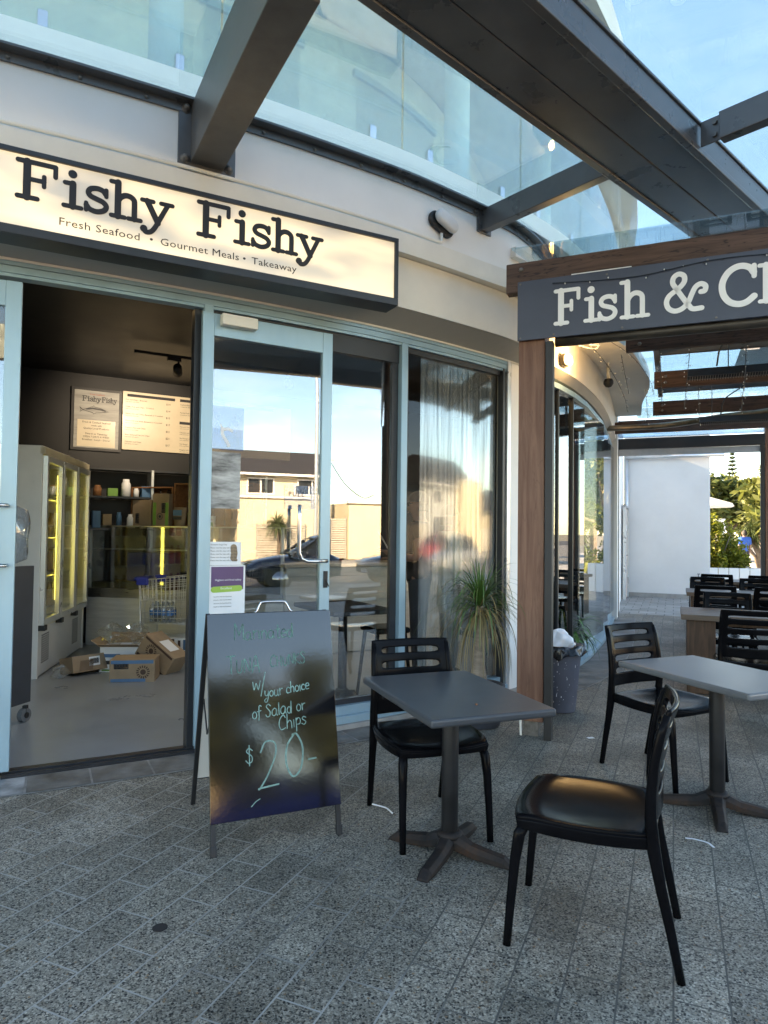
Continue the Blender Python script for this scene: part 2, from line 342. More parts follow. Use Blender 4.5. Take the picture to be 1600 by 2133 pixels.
M['bolt'] = pmat('galvanised bolt', (0.16, 0.15, 0.14), 0.5, metal=0.5, var=0.3, scale=30)
M['black'] = pmat('matt black', (0.014, 0.015, 0.017), 0.5, var=0.25)
M['black_plastic'] = pmat('black moulded plastic', (0.005, 0.005, 0.006), 0.17, var=0.25, scale=9, rvar=0.07, bump=0.03, bscale=260, spec=0.05)
M['chrome'] = pmat('polished stainless', (0.62, 0.62, 0.62), 0.14, metal=1.0, var=0.06, rvar=0.05)
M['stainless'] = pmat('brushed stainless', (0.50, 0.51, 0.52), 0.3, metal=0.95, var=0.12, scale=3, stretch=(1, 1, 14), rvar=0.1)
M['shop_glass'] = glass('coated shopfront glass', 0.145, (0.86, 0.89, 0.89), 0.75)
M['curve_glass'] = glass('curved dining room glass', 0.09, (0.5, 0.55, 0.55), 0.75)
M['canopy_glass'] = glass('dusty green canopy glass', 0.06, (0.86, 0.93, 0.92), 0.75, haze=0.06, hazec=(0.68, 0.70, 0.68))
M['balu_glass'] = glass('sea green balustrade glass', 0.10, (0.74, 0.90, 0.89), 0.6, haze=0.22, hazec=(0.62, 0.74, 0.73))
M['low_glass'] = glass('plain window glass', 0.018, (0.85, 0.88, 0.88), 0.28)
M['clear_glass'] = glass('clear glass', 0.06, (0.95, 0.97, 0.96), 0.7)
M['post_wood'] = wood_mat('oiled hardwood post', (0.145, 0.063, 0.040), (0.25, 0.125, 0.080), 'Z', 0.5, crack=0.22)
M['beam_wood'] = wood_mat('weathered hardwood beam', (0.055, 0.030, 0.022), (0.125, 0.072, 0.052), 'X', 0.62, crack=0.85)
M['table_wood'] = wood_mat('stained table timber', (0.10, 0.070, 0.050), (0.185, 0.13, 0.095), 'X', 0.5, crack=0.3)
M['leg_wood'] = wood_mat('stained table leg', (0.060, 0.032, 0.020), (0.14, 0.075, 0.045), 'Z', 0.5, crack=0.3)
M['crate_wood'] = wood_mat('orange crate timber', (0.20, 0.085, 0.035), (0.32, 0.15, 0.065), 'X', 0.6, crack=0.2)
M['navy'] = pmat('navy sign panel', (0.050, 0.062, 0.092), 0.42, var=0.12, scale=3, dirt=0.12)
M['sign_white'] = pmat('white vinyl lettering', (0.86, 0.85, 0.82), 0.5, var=0.03)
M['sign_black'] = pmat('black vinyl lettering', (0.016, 0.017, 0.022), 0.5, var=0.1)
M['paper'] = pmat('white paper', (0.78, 0.79, 0.80), 0.6, var=0.03)
M['ink'] = pmat('ink', (0.03, 0.03, 0.035), 0.7, var=0.1)
M['cardboard'] = pmat('brown cardboard', (0.30, 0.215, 0.14), 0.8, var=0.12, scale=6, bump=0.1, bscale=60)
M['carton_dark'] = pmat('cardboard inside', (0.19, 0.13, 0.085), 0.85, var=0.15)
M['print_blue'] = pmat('blue carton print', (0.06, 0.16, 0.30), 0.6, var=0.1)
M['print_green'] = pmat('green carton print', (0.16, 0.34, 0.07), 0.6, var=0.1)
M['print_brown'] = pmat('brown carton print', (0.06, 0.03, 0.02), 0.6, var=0.1)
M['counter_steel'] = pmat('satin counter steel', (0.74, 0.74, 0.72), 0.42, metal=0.25, var=0.10, scale=3, stretch=(1, 1, 10))
M['zinc'] = pmat('bright zinc wire', (0.62, 0.64, 0.66), 0.35, metal=0.35, var=0.08)
M['blue_plastic'] = pmat('royal blue plastic', (0.012, 0.03, 0.30), 0.35, var=0.1)
M['white_plastic'] = pmat('white enamel', (0.70, 0.70, 0.68), 0.32, var=0.04, dirt=0.03)
M['bin_plastic'] = pmat('paint spotted grey plastic', (0.075, 0.082, 0.11), 0.5, var=0.15, scale=5)
M['poly_white'] = pmat('white plastic bag', (0.70, 0.72, 0.76), 0.4, var=0.05)
M['bin_bag'] = pmat('black bin liner', (0.01, 0.01, 0.012), 0.25, var=0.3)
M['pot'] = pmat('charcoal plant pot', (0.04, 0.046, 0.06), 0.45, var=0.15)
M['soil'] = pmat('potting soil', (0.05, 0.035, 0.025), 0.9, var=0.4, scale=40)
M['trunk'] = pmat('corky palm trunk', (0.30, 0.23, 0.17), 0.85, var=0.3, scale=14, bump=0.8, bscale=40, stretch=(1, 1, 3))
M['chalk'] = pmat('pale chalk pen', (0.19, 0.33, 0.29), 0.8, var=0.35, scale=60)
M['chalk_faint'] = pmat('rubbed chalk pen', (0.07, 0.17, 0.14), 0.7, var=0.6, scale=45)
# ------------------------------------------------------------------ the curved facade line
_FP = [(-4.2, 3.15), (-3.1, 3.57), (-2.18, 3.98), (-1.25, 4.46), (-.5, 4.90), (.16, 5.35), (1.1, 6.15), (1.80, 6.98), (2.36, 7.93), (2.89, 9.06), (3.45, 10.45), (3.91, 11.64)]
def _catmull(P, n=16):
    P = [Vector(p) for p in P]; Q = [2 * P[0] - P[1]] + P + [2 * P[-1] - P[-2]]; out = []
    for i in range(1, len(Q) - 2):
        a, b, c, d = Q[i - 1], Q[i], Q[i + 1], Q[i + 2]
        for k in range(n):
            t = k / n
            out.append(.5 * ((2 * b) + (-a + c) * t + (2 * a - 5 * b + 4 * c - d) * t * t + (-a + 3 * b - 3 * c + d) * t ** 3))
    out.append(P[-1]); return out
_FL = _catmull(_FP); _FS = [0.0]
for _i in range(len(_FL) - 1): _FS.append(_FS[-1] + (_FL[_i + 1] - _FL[_i]).length)
S_END = _FS[-1]
def fpt(s):
    if s <= 0: t = (_FL[1] - _FL[0]).normalized(); return _FL[0] + t * s
    if s >= S_END: t = (_FL[-1] - _FL[-2]).normalized(); return _FL[-1] + t * (s - S_END)
    lo, hi = 0, len(_FS) - 1
    while hi - lo > 1:
        m = (lo + hi) // 2
        if _FS[m] <= s: lo = m
        else: hi = m
    k = (s - _FS[lo]) / (_FS[hi] - _FS[lo]); return _FL[lo].lerp(_FL[hi], k)
def ftan(s): return (fpt(s + .05) - fpt(s - .05)).normalized()
def fac(s, o=0.0, z=0.0):
    p = fpt(s); t = ftan(s); return Vector((p.x + t.y * o, p.y - t.x * o, z))
def fdir(s): t = ftan(s); return Vector((t.x, t.y, 0))
def fnor(s): t = ftan(s); return Vector((t.y, -t.x, 0))
def lerp_tab(x, tab):
    if x <= tab[0][0]: return tab[0][1]
    for (a, va), (b, vb) in zip(tab, tab[1:]):
        if x <= b: k = (x - a) / (b - a); k = k * k * (3 - 2 * k); return va + (vb - va) * k
    return tab[-1][1]
def fo(s): return lerp_tab(s, [(5.7, .30), (7.0, .10)])
def go(s): return lerp_tab(s, [(5.2, .365), (6.9, .44), (8.4, .58), (9.8, .64), (11.5, .52), (13, .5)])
def srange(a, b, d=0.12):
    n = max(1, int(round((b - a) / d))); return [a + (b - a) * i / n for i in range(n + 1)]
def sweep(mb, prof, s0, s1, closed=True, d=0.12):
    """profile entries (offset or function of s, z) swept along the facade"""
    S = srange(s0, s1, d); rows = []
    for s in S:
        rows.append([fac(s, o(s) if callable(o) else o, z(s) if callable(z) else z) for o, z in prof])
    n = len(prof); vs = [p for r in rows for p in r]; fs = []
    for i in range(len(rows) - 1):
        for j in range(n if closed else n - 1):
            k = (j + 1) % n; fs.append((i * n + j, i * n + k, (i + 1) * n + k, (i + 1) * n + j))
    if closed: fs.append(tuple(range(n))); fs.append(tuple((len(rows) - 1) * n + j for j in range(n))[::-1])
    mb.add(vs, fs); return mb
def rect(o0, o1, z0, z1): return [(o0, z0), (o1, z0), (o1, z1), (o0, z1)]
def chord_panel(mb, s0, s1, o, z0, z1, th):
    a, b = fac(s0, o), fac(s1, o); d = (b - a); L = d.length; d.normalize()
    mb.box(((a + b) / 2) + Vector((0, 0, (z0 + z1) / 2)), (L, th, z1 - z0), rz=atan2(d.y, d.x)); return mb

# ------------------------------------------------------------------ ground, paving, road
def sheet(name, pts, z, mat):
    o = MB().poly([(x, y, z) for x, y in pts]).build(name, mat); return tag(o, kind='structure')
M['ground'] = pmat('sandy coastal ground', (0.20, 0.175, 0.12), 0.9, var=0.3, scale=.6, bump=.4, bscale=8)
M['asphalt'] = pmat('grey asphalt', (0.055, 0.055, 0.057), 0.85, var=0.25, scale=12, bump=0.5, bscale=150, dirt=.2)
M['kerb'] = pmat('concrete kerb', (0.34, 0.33, 0.31), 0.8, var=0.15, scale=8)
M['line'] = pmat('white road paint', (0.72, 0.72, 0.70), 0.7, var=0.08)
tag(MB().poly([(-1500, -1500, -.16), (1500, -1500, -.16), (1500, 1500, -.16), (-1500, 1500, -.16)]).build('ground', M['ground']), kind='structure')
RD = radians(40.0); RT = Vector((cos(RD), sin(RD), 0)); RN = Vector((sin(RD), -cos(RD), 0))     # along / across the street
def rp(t, n, z=0.0): v = RT * t + RN * n; return Vector((v.x, v.y, z))
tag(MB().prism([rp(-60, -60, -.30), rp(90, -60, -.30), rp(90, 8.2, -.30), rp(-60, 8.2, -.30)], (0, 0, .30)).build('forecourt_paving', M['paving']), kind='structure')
tag(MB().prism([rp(-60, 8.2, -.30), rp(90, 8.2, -.30), rp(90, 8.36, -.30), rp(-60, 8.36, -.30)], (0, 0, .303)).build('kerb', M['kerb'], bevel=.02), kind='structure')
sheet('road', [rp(-120, 8.36).xy, rp(160, 8.36).xy, rp(160, 19.0).xy, rp(-120, 19.0).xy], -.13, M['asphalt'])
_mb = MB()
for k in range(-12, 20):
    a, b = rp(k * 6, 13.6), rp(k * 6 + 2.6, 13.6); _mb.box((a + b) / 2 + Vector((0, 0, -.124)), (2.6, .12, .004), rz=RD)
tag(_mb.build('road_marking', M['line']), kind='structure')
tag(MB().prism([rp(-60, 19.0, -.30), rp(90, 19.0, -.30), rp(90, 22.5, -.30), rp(-60, 22.5, -.30)], (0, 0, .31)).build('far_footpath', M['kerb']), kind='structure')
# stone tile border along the shopfront
def bw(s): return lerp_tab(s, [(4.5, .35), (7.5, .46), (12.5, .42)])
_mb = MB(); _rnd = random.Random(3)
_mb.mi = 2
sweep(_mb, [(.02, .0035), (bw, .0035)], -.4, 12.6, closed=False)
s = -.4
while s < 12.5:
    L_ = .335; g_ = .012
    _mb.mi = 1 if (_rnd.random() < .30 or s < 2.15) else 0
    S = srange(s + g_ / 2, s + L_ - g_ / 2, .16); h = .0065 + _rnd.random() * .001
    _mb.grid([[fac(q, .065, h) for q in S], [fac(q, bw(q) - .012, h) for q in S]])
    s += L_
tag(_mb.build('border_paving', [M['slate'], M['slate_pale'], M['grout']], fix=False), kind='structure')
# far courtyard of small pale setts beyond the pergola
def sett_mat():
    m, nt, out = _mat('pale setts'); L = nt.links.new
    p = N(nt, 'ShaderNodeBsdfPrincipled'); p.inputs['Roughness'].default_value = .7
    tc = N(nt, 'ShaderNodeTexCoord'); mp = N(nt, 'ShaderNodeMapping'); mp.inputs['Rotation'].default_value = (0, 0, -PA); L(tc.outputs['Object'], mp.inputs[0])
    br = N(nt, 'ShaderNodeTexBrick', offset=.5); br.inputs['Scale'].default_value = 1; br.inputs['Brick Width'].default_value = .30; br.inputs['Row Height'].default_value = .30; br.inputs['Mortar Size'].default_value = .007
    br.inputs['Color1'].default_value = (.30, .29, .27, 1); br.inputs['Color2'].default_value = (.22, .215, .20, 1); br.inputs['Mortar'].default_value = (.09, .085, .08, 1); L(mp.outputs[0], br.inputs['Vector'])
    nz = N(nt, 'ShaderNodeTexNoise', i_Scale=2.0, i_Detail=7.0); L(tc.outputs['Object'], nz.inputs['Vector'])
    mr = N(nt, 'ShaderNodeMapRange'); mr.inputs[3].default_value = .6; mr.inputs[4].default_value = 1.35; L(nz.outputs['Fac'], mr.inputs[0])
    mx = N(nt, 'ShaderNodeMixRGB', blend_type='MULTIPLY'); mx.inputs[0].default_value = 1; L(br.outputs['Color'], mx.inputs[1]); L(mr.outputs[0], mx.inputs[2])
    L(mx.outputs[0], p.inputs['Base Color']); L(p.outputs[0], out.inputs[0]); return m
M['setts'] = sett_mat()
_c = Vector((4.35, 12.55, 0))
sheet('courtyard_paving', [(_c + AX * x + BX * y).xy for x, y in ((-.9, -.02), (4.2, -.02), (4.2, 6.5), (-.9, 6.5))], .004, M['setts'])
sheet('path', [(_c + AX * x + BX * y).xy for x, y in ((1.6, 4.8), (12, 4.8), (22, 45), (1.0, 45))], .008, pmat('pale concrete path', (.42, .40, .37), .8, var=.1, scale=2))

# ------------------------------------------------------------------ shop building
bld = empty('shop_building', (-1, 8, 0), label='cream rendered shop building with a curved glazed front and glass balcony above', cat='building')
def part(mb, name, mat, parent=None, **k): return mb.build(name, mat, parent or bld, **k)
M['floor'] = pmat('grey blue epoxy floor', (0.235, 0.262, 0.285), 0.32, var=0.10, scale=1.6, rvar=.14, dirt=.22)
_fl = [fac(s, -.04).xy for s in srange(-.6, S_END, .4)]
sheet('shop_floor', [tuple(p) for p in _fl] + [(3.7, 12.9), (-5.6, 7.55)], .010, M['floor'])
# interior shell
M['int_dark'] = pmat('charcoal interior wall', (0.008, 0.009, 0.0105), 0.6, var=0.2, scale=2)
M['int_ceil'] = pmat('charcoal ceiling', (0.013, 0.014, 0.0155), 0.45, var=0.2, scale=3, rvar=.1)
W30 = radians(30); _wd = Vector((cos(W30), sin(W30), 0)); _wn = Vector((sin(W30), -cos(W30), 0))
_b0 = Vector((-3.75, 8.62, 0))
part(MB().bar(_b0 - _wd * 1.9 + Vector((0, 0, 1.8)), _b0 + _wd * 8.6 + Vector((0, 0, 1.8)), .12, 3.6), 'back_wall', M['int_dark'])
part(MB().bar((-3.9, 3.35, 1.8), (-5.35, 7.8, 1.8), .12, 3.6), 'side_wall', M['int_dark'])
part(MB().poly([(p[0], p[1], 3.42) for p in [tuple(fac(s, .02).xy) for s in srange(-.6, S_END, .4)] + [(3.7, 12.9), (-5.6, 7.55)]]), 'ceiling', M['int_ceil'])
# lower facade band, soffit, ledge, upper wall
part(sweep(MB(), [(-.05, 3.125), (fo, 3.125), (fo, 3.50), (-.05, 3.50)], -.8, S_END), 'fascia', M['cream'])
part(sweep(MB(), [(-.05, 3.046), (.035, 3.046), (fo, 3.118), (-.05, 3.118)], -.8, S_END), 'soffit', M['soffit'])
part(sweep(MB(), [(-.4, 3.505), (go, 3.505), (go, 3.655), (lambda s: fo(s) + .02, 3.675), (-.4, 3.675)], -.8, S_END), 'ledge', M['offwhite'])
part(sweep(MB(), [(lambda s: fo(s) - .12, 3.68), (fo, 3.68), (fo, 4.142), (lambda s: fo(s) - .12, 4.142)], -.8, S_END), 'upper_wall', M['white_render'])
part(sweep(MB(), [(-.3, 4.15), (.315, 4.15), (.315, 4.302), (-.3, 4.302)], -.8, S_END), 'slab_edge', M['white_render'])
part(sweep(MB(), [(.036, 3.030), (.046, 3.030), (.046, 3.045), (.036, 3.045)], -.8, 6.3, d=.1), 'sealant_bead', M['offwhite'])
# heads, sills
part(sweep(sweep(sweep(MB(), rect(-.05, .034, 3.006, 3.044), -.8, 6.3, d=.1), rect(-.05, .030, 2.962, 3.003), -.8, 6.3, d=.1), rect(-.05, .024, 2.94, 2.960), -.8, 6.3, d=.1), 'head_frame', M['alu'])
part(sweep(sweep(MB(), rect(-.06, .020, .10, .165), 3.30, 6.13, d=.1), rect(-.06, .055, .045, .098), 3.30, 6.13, d=.1), 'sill_frame', M['alu'])
part(sweep(MB(), rect(-.08, .075, .004, .042), 3.28, 6.3, d=.1), 'sill_base', M['kerb'])
part(sweep(sweep(sweep(MB(), rect(-.10, .055, .002, .016), 2.15, 3.27, d=.1), rect(-.02, -.01, .016, .026), 2.15, 3.27, d=.1), rect(.03, .04, .016, .022), 2.15, 3.27, d=.1), 'door_track', M['dark_frame'])
def stile(s, w, o0, o1, z0, z1, mat, name='mullion'):
    c = fac(s, (o0 + o1) / 2, (z0 + z1) / 2); d = fdir(s)
    return part(MB().box(c, (w, o1 - o0, z1 - z0), rz=atan2(d.y, d.x)), name, mat, bevel=.004)
stile(3.285, .062, -.06, .036, .0, 2.961, M['alu'])
stile(4.868, .062, -.06, .032, .10, 2.961, M['alu'])
stile(3.225, .045, -.10, -.01, .0, 2.94, M['dark_frame'], 'door_jamb')
# wide silver end trim with a white reveal, up to the pergola post
stile(6.085, .035, -.03, .030, .05, 2.961, M['dark_frame'])
stile(6.145, .05, -.03, .045, .0, 3.03, M['alu_trim'])
stile(6.235, .115, -.05, .040, .0, 3.03, M['white_render'], 'end_pier')
stile(6.42, .24, -.20, .028, .0, 3.03, M['white_render'], 'end_pier')
# left sliding leaf, the open doorway, right sliding leaf
def leaf(sa, sb, o, name='sliding_door', w=.085, zt=2.90):
    mb = MB()
    a, b = fac(sa, o), fac(sb, o); d = (b - a); L = d.length; d.normalize(); rz = atan2(d.y, d.x)
    P = lambda x, z: a + d * x + Vector((0, 0, z))
    mb.box(P(w / 2, (zt + .05) / 2), (w, .042, zt - .05), rz); mb.box(P(L - w / 2, (zt + .05) / 2), (w, .042, zt - .05), rz)
    mb.box(P(L / 2, zt - .075), (L - 2 * w, .040, .15), rz); mb.box(P(L / 2, .115), (L - 2 * w, .040, .13), rz)
    o_ = part(mb, name, M['alu'], bevel=.003)
    g = MB().box(P(L / 2, (zt - .15 + .18) / 2), (L - 2 * w, .008, zt - .15 - .18), rz).build('glass', M['shop_glass'], o_)
    return o_, P, d, rz, L
ld, LP, ldd, lrz, lL = leaf(.95, 2.19, .055)
tag(ld, 'open sliding door leaf with two short chrome standoffs')
_ln = Vector((ldd.y, -ldd.x, 0))
_h = MB(); 
for zz in (1.237, 1.583): _h.tube([LP(lL - .042, zz) + _ln * .02, LP(lL - .042, zz) + _ln * .085, LP(lL - .115, zz) + _ln * .10], .011, 10)
_h.tube([LP(lL - .115, 1.10) + _ln * .10, LP(lL - .115, 1.74) + _ln * .10], .012, 10)
_h.build('pull_handle', M['chrome'], ld, smooth=True)
rd, RP_, rdd, rrz, rL = leaf(3.235, 4.185, .055, w=.078)
_rn = Vector((rdd.y, -rdd.x, 0)); 
_h = MB(); _x = rL - .078 / 2
_h.tube([RP_(_x - .01, 1.245) + _rn * .02, RP_(_x - .01, 1.245) + _rn * .075, RP_(_x - .09, 1.245) + _rn * .095, RP_(_x - .17, 1.245) + _rn * .095, RP_(_x - .215, 1.262) + _rn * .095, RP_(_x - .235, 1.305) + _rn * .095, RP_(_x - .235, 1.56) + _rn * .095, RP_(_x - .235, 1.64) + _rn * .095], .0135, 10)
_h.build('pull_handle', M['chrome'], rd, smooth=True)
_h = MB(); _h.tube([RP_(_x, 1.245) - _rn * .02, RP_(_x - .05, 1.245) - _rn * .09, RP_(_x - .13, 1.25) - _rn * .095, RP_(_x - .16, 1.29) - _rn * .095, RP_(_x - .16, 1.6) - _rn * .095], .0135, 10)
_h.build('pull_handle', M['chrome'], rd, smooth=True)
_l = MB(); _l.box(RP_(_x + .005, 1.11) + _rn * .026, (.03, .012, .12), rrz); _l.bar(RP_(_x + .005, 1.11) + _rn * .035, RP_(_x + .022, 1.06) + _rn * .045, .010, .008)
_l.build('lock', M['black'], rd, bevel=.002)
# door closer box high on the leaf
_c = MB(); _c.box(RP_(.235, 2.855) + _rn * .055, (.245, .065, .075), rrz); _c.build('door_closer', M['offwhite'], rd, bevel=.006)
# fixed pane beside the leaf, dark inner frame
_f = MB(); sweep(_f, rect(-.055, -.005, 2.80, 2.94), 3.32, 4.84, d=.1)
chord_panel(_f, 4.775, 4.835, -.03, .165, 2.80, .035); chord_panel(_f, 3.32, 4.775, -.03, .165, .205, .05)
fw = part(_f, 'fixed_window', M['dark_frame'])
chord_panel(MB(), 4.13, 4.775, -.03, .205, 2.80, .008).build('glass', M['shop_glass'], fw)
_f = MB(); sweep(_f, rect(-.05, -.005, 2.90, 2.94), 4.90, 6.07, d=.1); chord_panel(_f, 4.905, 4.935, -.03, .165, 2.90, .05)
fw = part(_f, 'fixed_window', M['dark_frame'])
sweep(MB(), [(-.028, .165), (-.028, 2.90)], 4.935, 6.07, closed=False, d=.06).build('glass', M['low_glass'], fw, smooth=True)
# glazing left of the doors (out of frame)
_f = MB(); chord_panel(_f, -.6, .95, -.02, .0, .10, .06); chord_panel(_f, .90, .96, -.02, .1, 2.94, .06)
fw = part(_f, 'fixed_window', M['dark_frame'])
chord_panel(MB(), -.6, .90, -.02, .10, 2.94, .008).build('glass', M['shop_glass'], fw)
# curved dining room glass beyond the pergola post: flat facets, butt jointed, aluminium rails
_sg = [6.58, 7.18, 7.66, 8.28, 9.67, 10.81, 12.4]
for a, b in zip(_sg, _sg[1:]):
    fw = part(chord_panel(MB(), a, b, .0, .055, .165, .07), 'curved_window', M['alu'])
    chord_panel(MB(), a, b, .01, 2.955, 3.01, .07).build('head_rail', M['alu'], fw); chord_panel(MB(), a, b, .035, .012, .052, .10).build('sill', M['alu'], fw)
    if a in (7.18, 7.66): chord_panel(MB(), a - .012, a + .012, 0, .165, 2.955, .06).build('stile', M['dark_frame'], fw)
    p, q = fac(a + .004, -.03), fac(b - .004, -.03 + .062 * (b - a)); d_ = q - p
    MB().box((p + q) / 2 + Vector((0, 0, 1.56)), (d_.length, .010, 2.79), atan2(d_.y, d_.x)).build('glass', M['curve_glass'], fw)
# back and side mass of the building, roof
_wall = lambda p, q, z0, z1, th=.25: MB().bar(Vector((p[0], p[1], (z0 + z1) / 2)), Vector((q[0], q[1], (z0 + z1) / 2)), th, z1 - z0)
_e = fac(S_END, 0)
part(_wall((_e.x, _e.y), (4.52, 13.25), 0, 6.8), 'outer_wall', M['white_render'])
_s0 = fac(-.8, 0)
part(_wall((_s0.x, _s0.y), (-17, -1.2), 0, 6.8), 'outer_wall', M['white_render'])
part(_wall((-17, -1.2), (-23, 12), 0, 6.8), 'outer_wall', M['white_render'])
part(_wall((-23, 12), (-4, 18.4), 0, 6.8), 'outer_wall', M['white_render'])
_rf = [tuple(fac(s, .45).xy) for s in srange(-.8, S_END, .6)] + [(4.9, 13.3), (5.75, 16.15), (-4, 18.4), (-23, 12), (-17.1, -1.6)]
part(MB().prism([(x, y, 6.82) for x, y in _rf], (0, 0, .35)), 'roof', M['white_render'])
# balcony: floor, back wall with windows, columns, glass balustrade with clamps
part(MB().poly([(p[0], p[1], 4.306) for p in [tuple(fac(s, .24).xy) for s in srange(-.8, S_END, .4)] + [tuple(fac(s, -1.75).xy) for s in reversed(srange(-.8, S_END, .4))]]), 'balcony_floor', M['kerb'])
part(sweep(MB(), rect(-1.9, -1.7, 4.31, 6.8), -.8, S_END), 'balcony_wall', M['cream'])
for a, b in ((.2, 1.9), (3.6, 4.9), (5.6, 7.6), (8.4, 10.6)):
    fr_ = part(sweep(MB(), rect(-1.70, -1.66, 6.35, 6.42), a, b), 'balcony_window', M['alu']); sweep(MB(), rect(-1.70, -1.66, 4.315, 4.40), a, b).build('sill', M['alu'], fr_)
    sweep(MB(), [(-1.68, 4.40), (-1.68, 6.35)], a + .05, b - .05, closed=False).build('glass', M['shop_glass'], fr_)
for s_ in (.0, 3.1, 6.35, 9.4): part(MB().tube([fac(s_, -.75, 4.31), fac(s_, -.75, 6.8)], .13, 18, cap=False), 'balcony_column', M['white_render'], smooth=True)
_bj = [-.75, .62, 2.0, 3.28, 4.657, 6.018, 7.21, 8.39, 9.62, 10.9, 12.0]
for a, b in zip(_bj, _bj[1:]):
    g = part(sweep(MB(), rect(.228, .240, 4.335, 5.36), a + .008, b - .008), 'balustrade_panel', M['balu_glass'])
    for q in (a + .26, b - .26):
        d = fdir(q); MB().box(fac(q, .236, 4.372), (.055, .04, .14), rz=atan2(d.y, d.x)).build('clamp', M['chrome'], g, bevel=.006)

# ------------------------------------------------------------------ glass canopy on steel beams
can = empty('glass_canopy', (0, 4, 0), label='charcoal steel and glass awning bolted along the shop wall above the signs', cat='canopy')
def cpart(mb, name, mat, **k): return mb.build(name, mat, can, **k)
CZ = 4.115                                              # underside of the glass
_lg = sweep(MB(), [(lambda s: fo(s) + .004, 4.045), (lambda s: fo(s) + .018, 4.045), (lambda s: fo(s) + .020, 4.095), (lambda s: fo(s) + .085, 4.098), (lambda s: fo(s) + .085, 4.112), (lambda s: fo(s) + .004, 4.112)], -.8, 9.5)
lg = cpart(_lg, 'ledger_angle', M['steel'])
for s_ in srange(.3, 9.3, .36):
    if 2.95 < s_ < 3.4: continue
    MB().lathe([(.001, .012), (.011, .012), (.013, 0), (.013, -.004)], fac(s_, fo(s_) + .022, 4.066), 8, M=Matrix.Rotation(atan2(fnor(s_).y, fnor(s_).x), 3, 'Z') @ Matrix.Rotation(pi / 2, 3, 'Y')).build('bolt', M['bolt'], lg, smooth=True)
# long main beam: twin channels with lipped flanges
CDIR = radians(42.5); CT = Vector((cos(CDIR), sin(CDIR), 0)); CN = Vector((sin(CDIR), -cos(CDIR), 0))
C0 = Vector((.40, 3.15, 0))                              # on the centre line
def cp(t, n, z): return C0 + CT * t + CN * n + Vector((0, 0, z))
CB = 3.905
_c = MB()
def cbox(n0, n1, z0, z1, t0=-7.5, t1=8.5): _c.bar(cp(t0, (n0 + n1) / 2, (z0 + z1) / 2), cp(t1, (n0 + n1) / 2, (z0 + z1) / 2), n1 - n0, z1 - z0)
W_ = .285
cbox(-W_ + .052, -.003, CB + .012, CB + .027); cbox(.003, W_ - .052, CB + .014, CB + .029)      # soffit plates
cbox(-W_, -W_ + .05, CB, CB + .040); cbox(W_ - .05, W_, CB, CB + .040)                       # bottom flange lips
cbox(-W_ + .012, -W_ + .028, CB + .042, CZ - .022); cbox(W_ - .028, W_ - .012, CB + .042, CZ - .022)  # webs
cbox(-W_, W_, CZ - .020, CZ - .002)
cb = cpart(_c, 'main_beam', M['steel'], bevel=.005)
# rafters
def rafter(s_, w, z0, name, plate, reach_to_beam=True, length=None):
    a = fac(s_, fo(s_) + .012, 0); n = fnor(s_)
    # distance along n to the beam's near flange
    den = n.dot(CN); L = ((C0 - a).dot(CN) - W_) / den if length is None else length
    b = a + n * (L + .02)
    r = cpart(MB().bar(a + Vector((0, 0, (z0 + CZ - .006) / 2)), b + Vector((0, 0, (z0 + CZ - .006) / 2)), w, CZ - .006 - z0), name, M['steel_dusty'] if plate else M['steel'], bevel=.006)
    d = fdir(s_); rz = atan2(d.y, d.x)
    if plate:
        p = MB().box(fac(s_, fo(s_) + .008, (z0 - .04 + 4.125) / 2), (.36, .014, 4.125 - z0 + .04), rz).build('wall_plate', M['steel'], r, bevel=.003)
        for du, zz in ((-.135, z0 + .02), (.135, z0 + .02), (-.135, 4.07), (.135, 4.07)):
            MB().lathe([(.001, .036), (.014, .034), (.021, .022), (.023, .004), (.032, .003), (.032, 0)], fac(s_, fo(s_) + .015, zz) + d * du, 12, M=Matrix.Rotation(atan2(n.y, n.x), 3, 'Z') @ Matrix.Rotation(pi / 2, 3, 'Y')).build('bolt', M['bolt'], r, smooth=True)
    else:
        MB().box(fac(s_, fo(s_) + .01, (z0 + CZ) / 2), (w + .08, .014, CZ - z0 + .03), rz).build('wall_plate', M['steel'], r, bevel=.003)
        t = MB().box(b - n * .06 + d * (w / 2 + .008) + Vector((0, 0, z0 + .095)), (.012, .16, .13), rz).build('fin_plate', M['steel'], r, bevel=.003)
        for zz in (z0 + .06, z0 + .13): MB().lathe([(.001, .016), (.014, .016), (.014, 0)], b - n * .07 + d * (w / 2 + .014) + Vector((0, 0, zz)), 6, M=Matrix.Rotation(rz, 3, 'Z') @ Matrix.Rotation(pi / 2, 3, 'Y')).build('bolt', M['bolt'], r)
    return r
rafter(3.185, .205, 3.735, 'rafter', True)
rafter(5.46, .085, 3.935, 'rafter', False)
rafter(.55, .085, 3.935, 'rafter', False)
rafter(7.3, .085, 3.935, 'rafter', False)
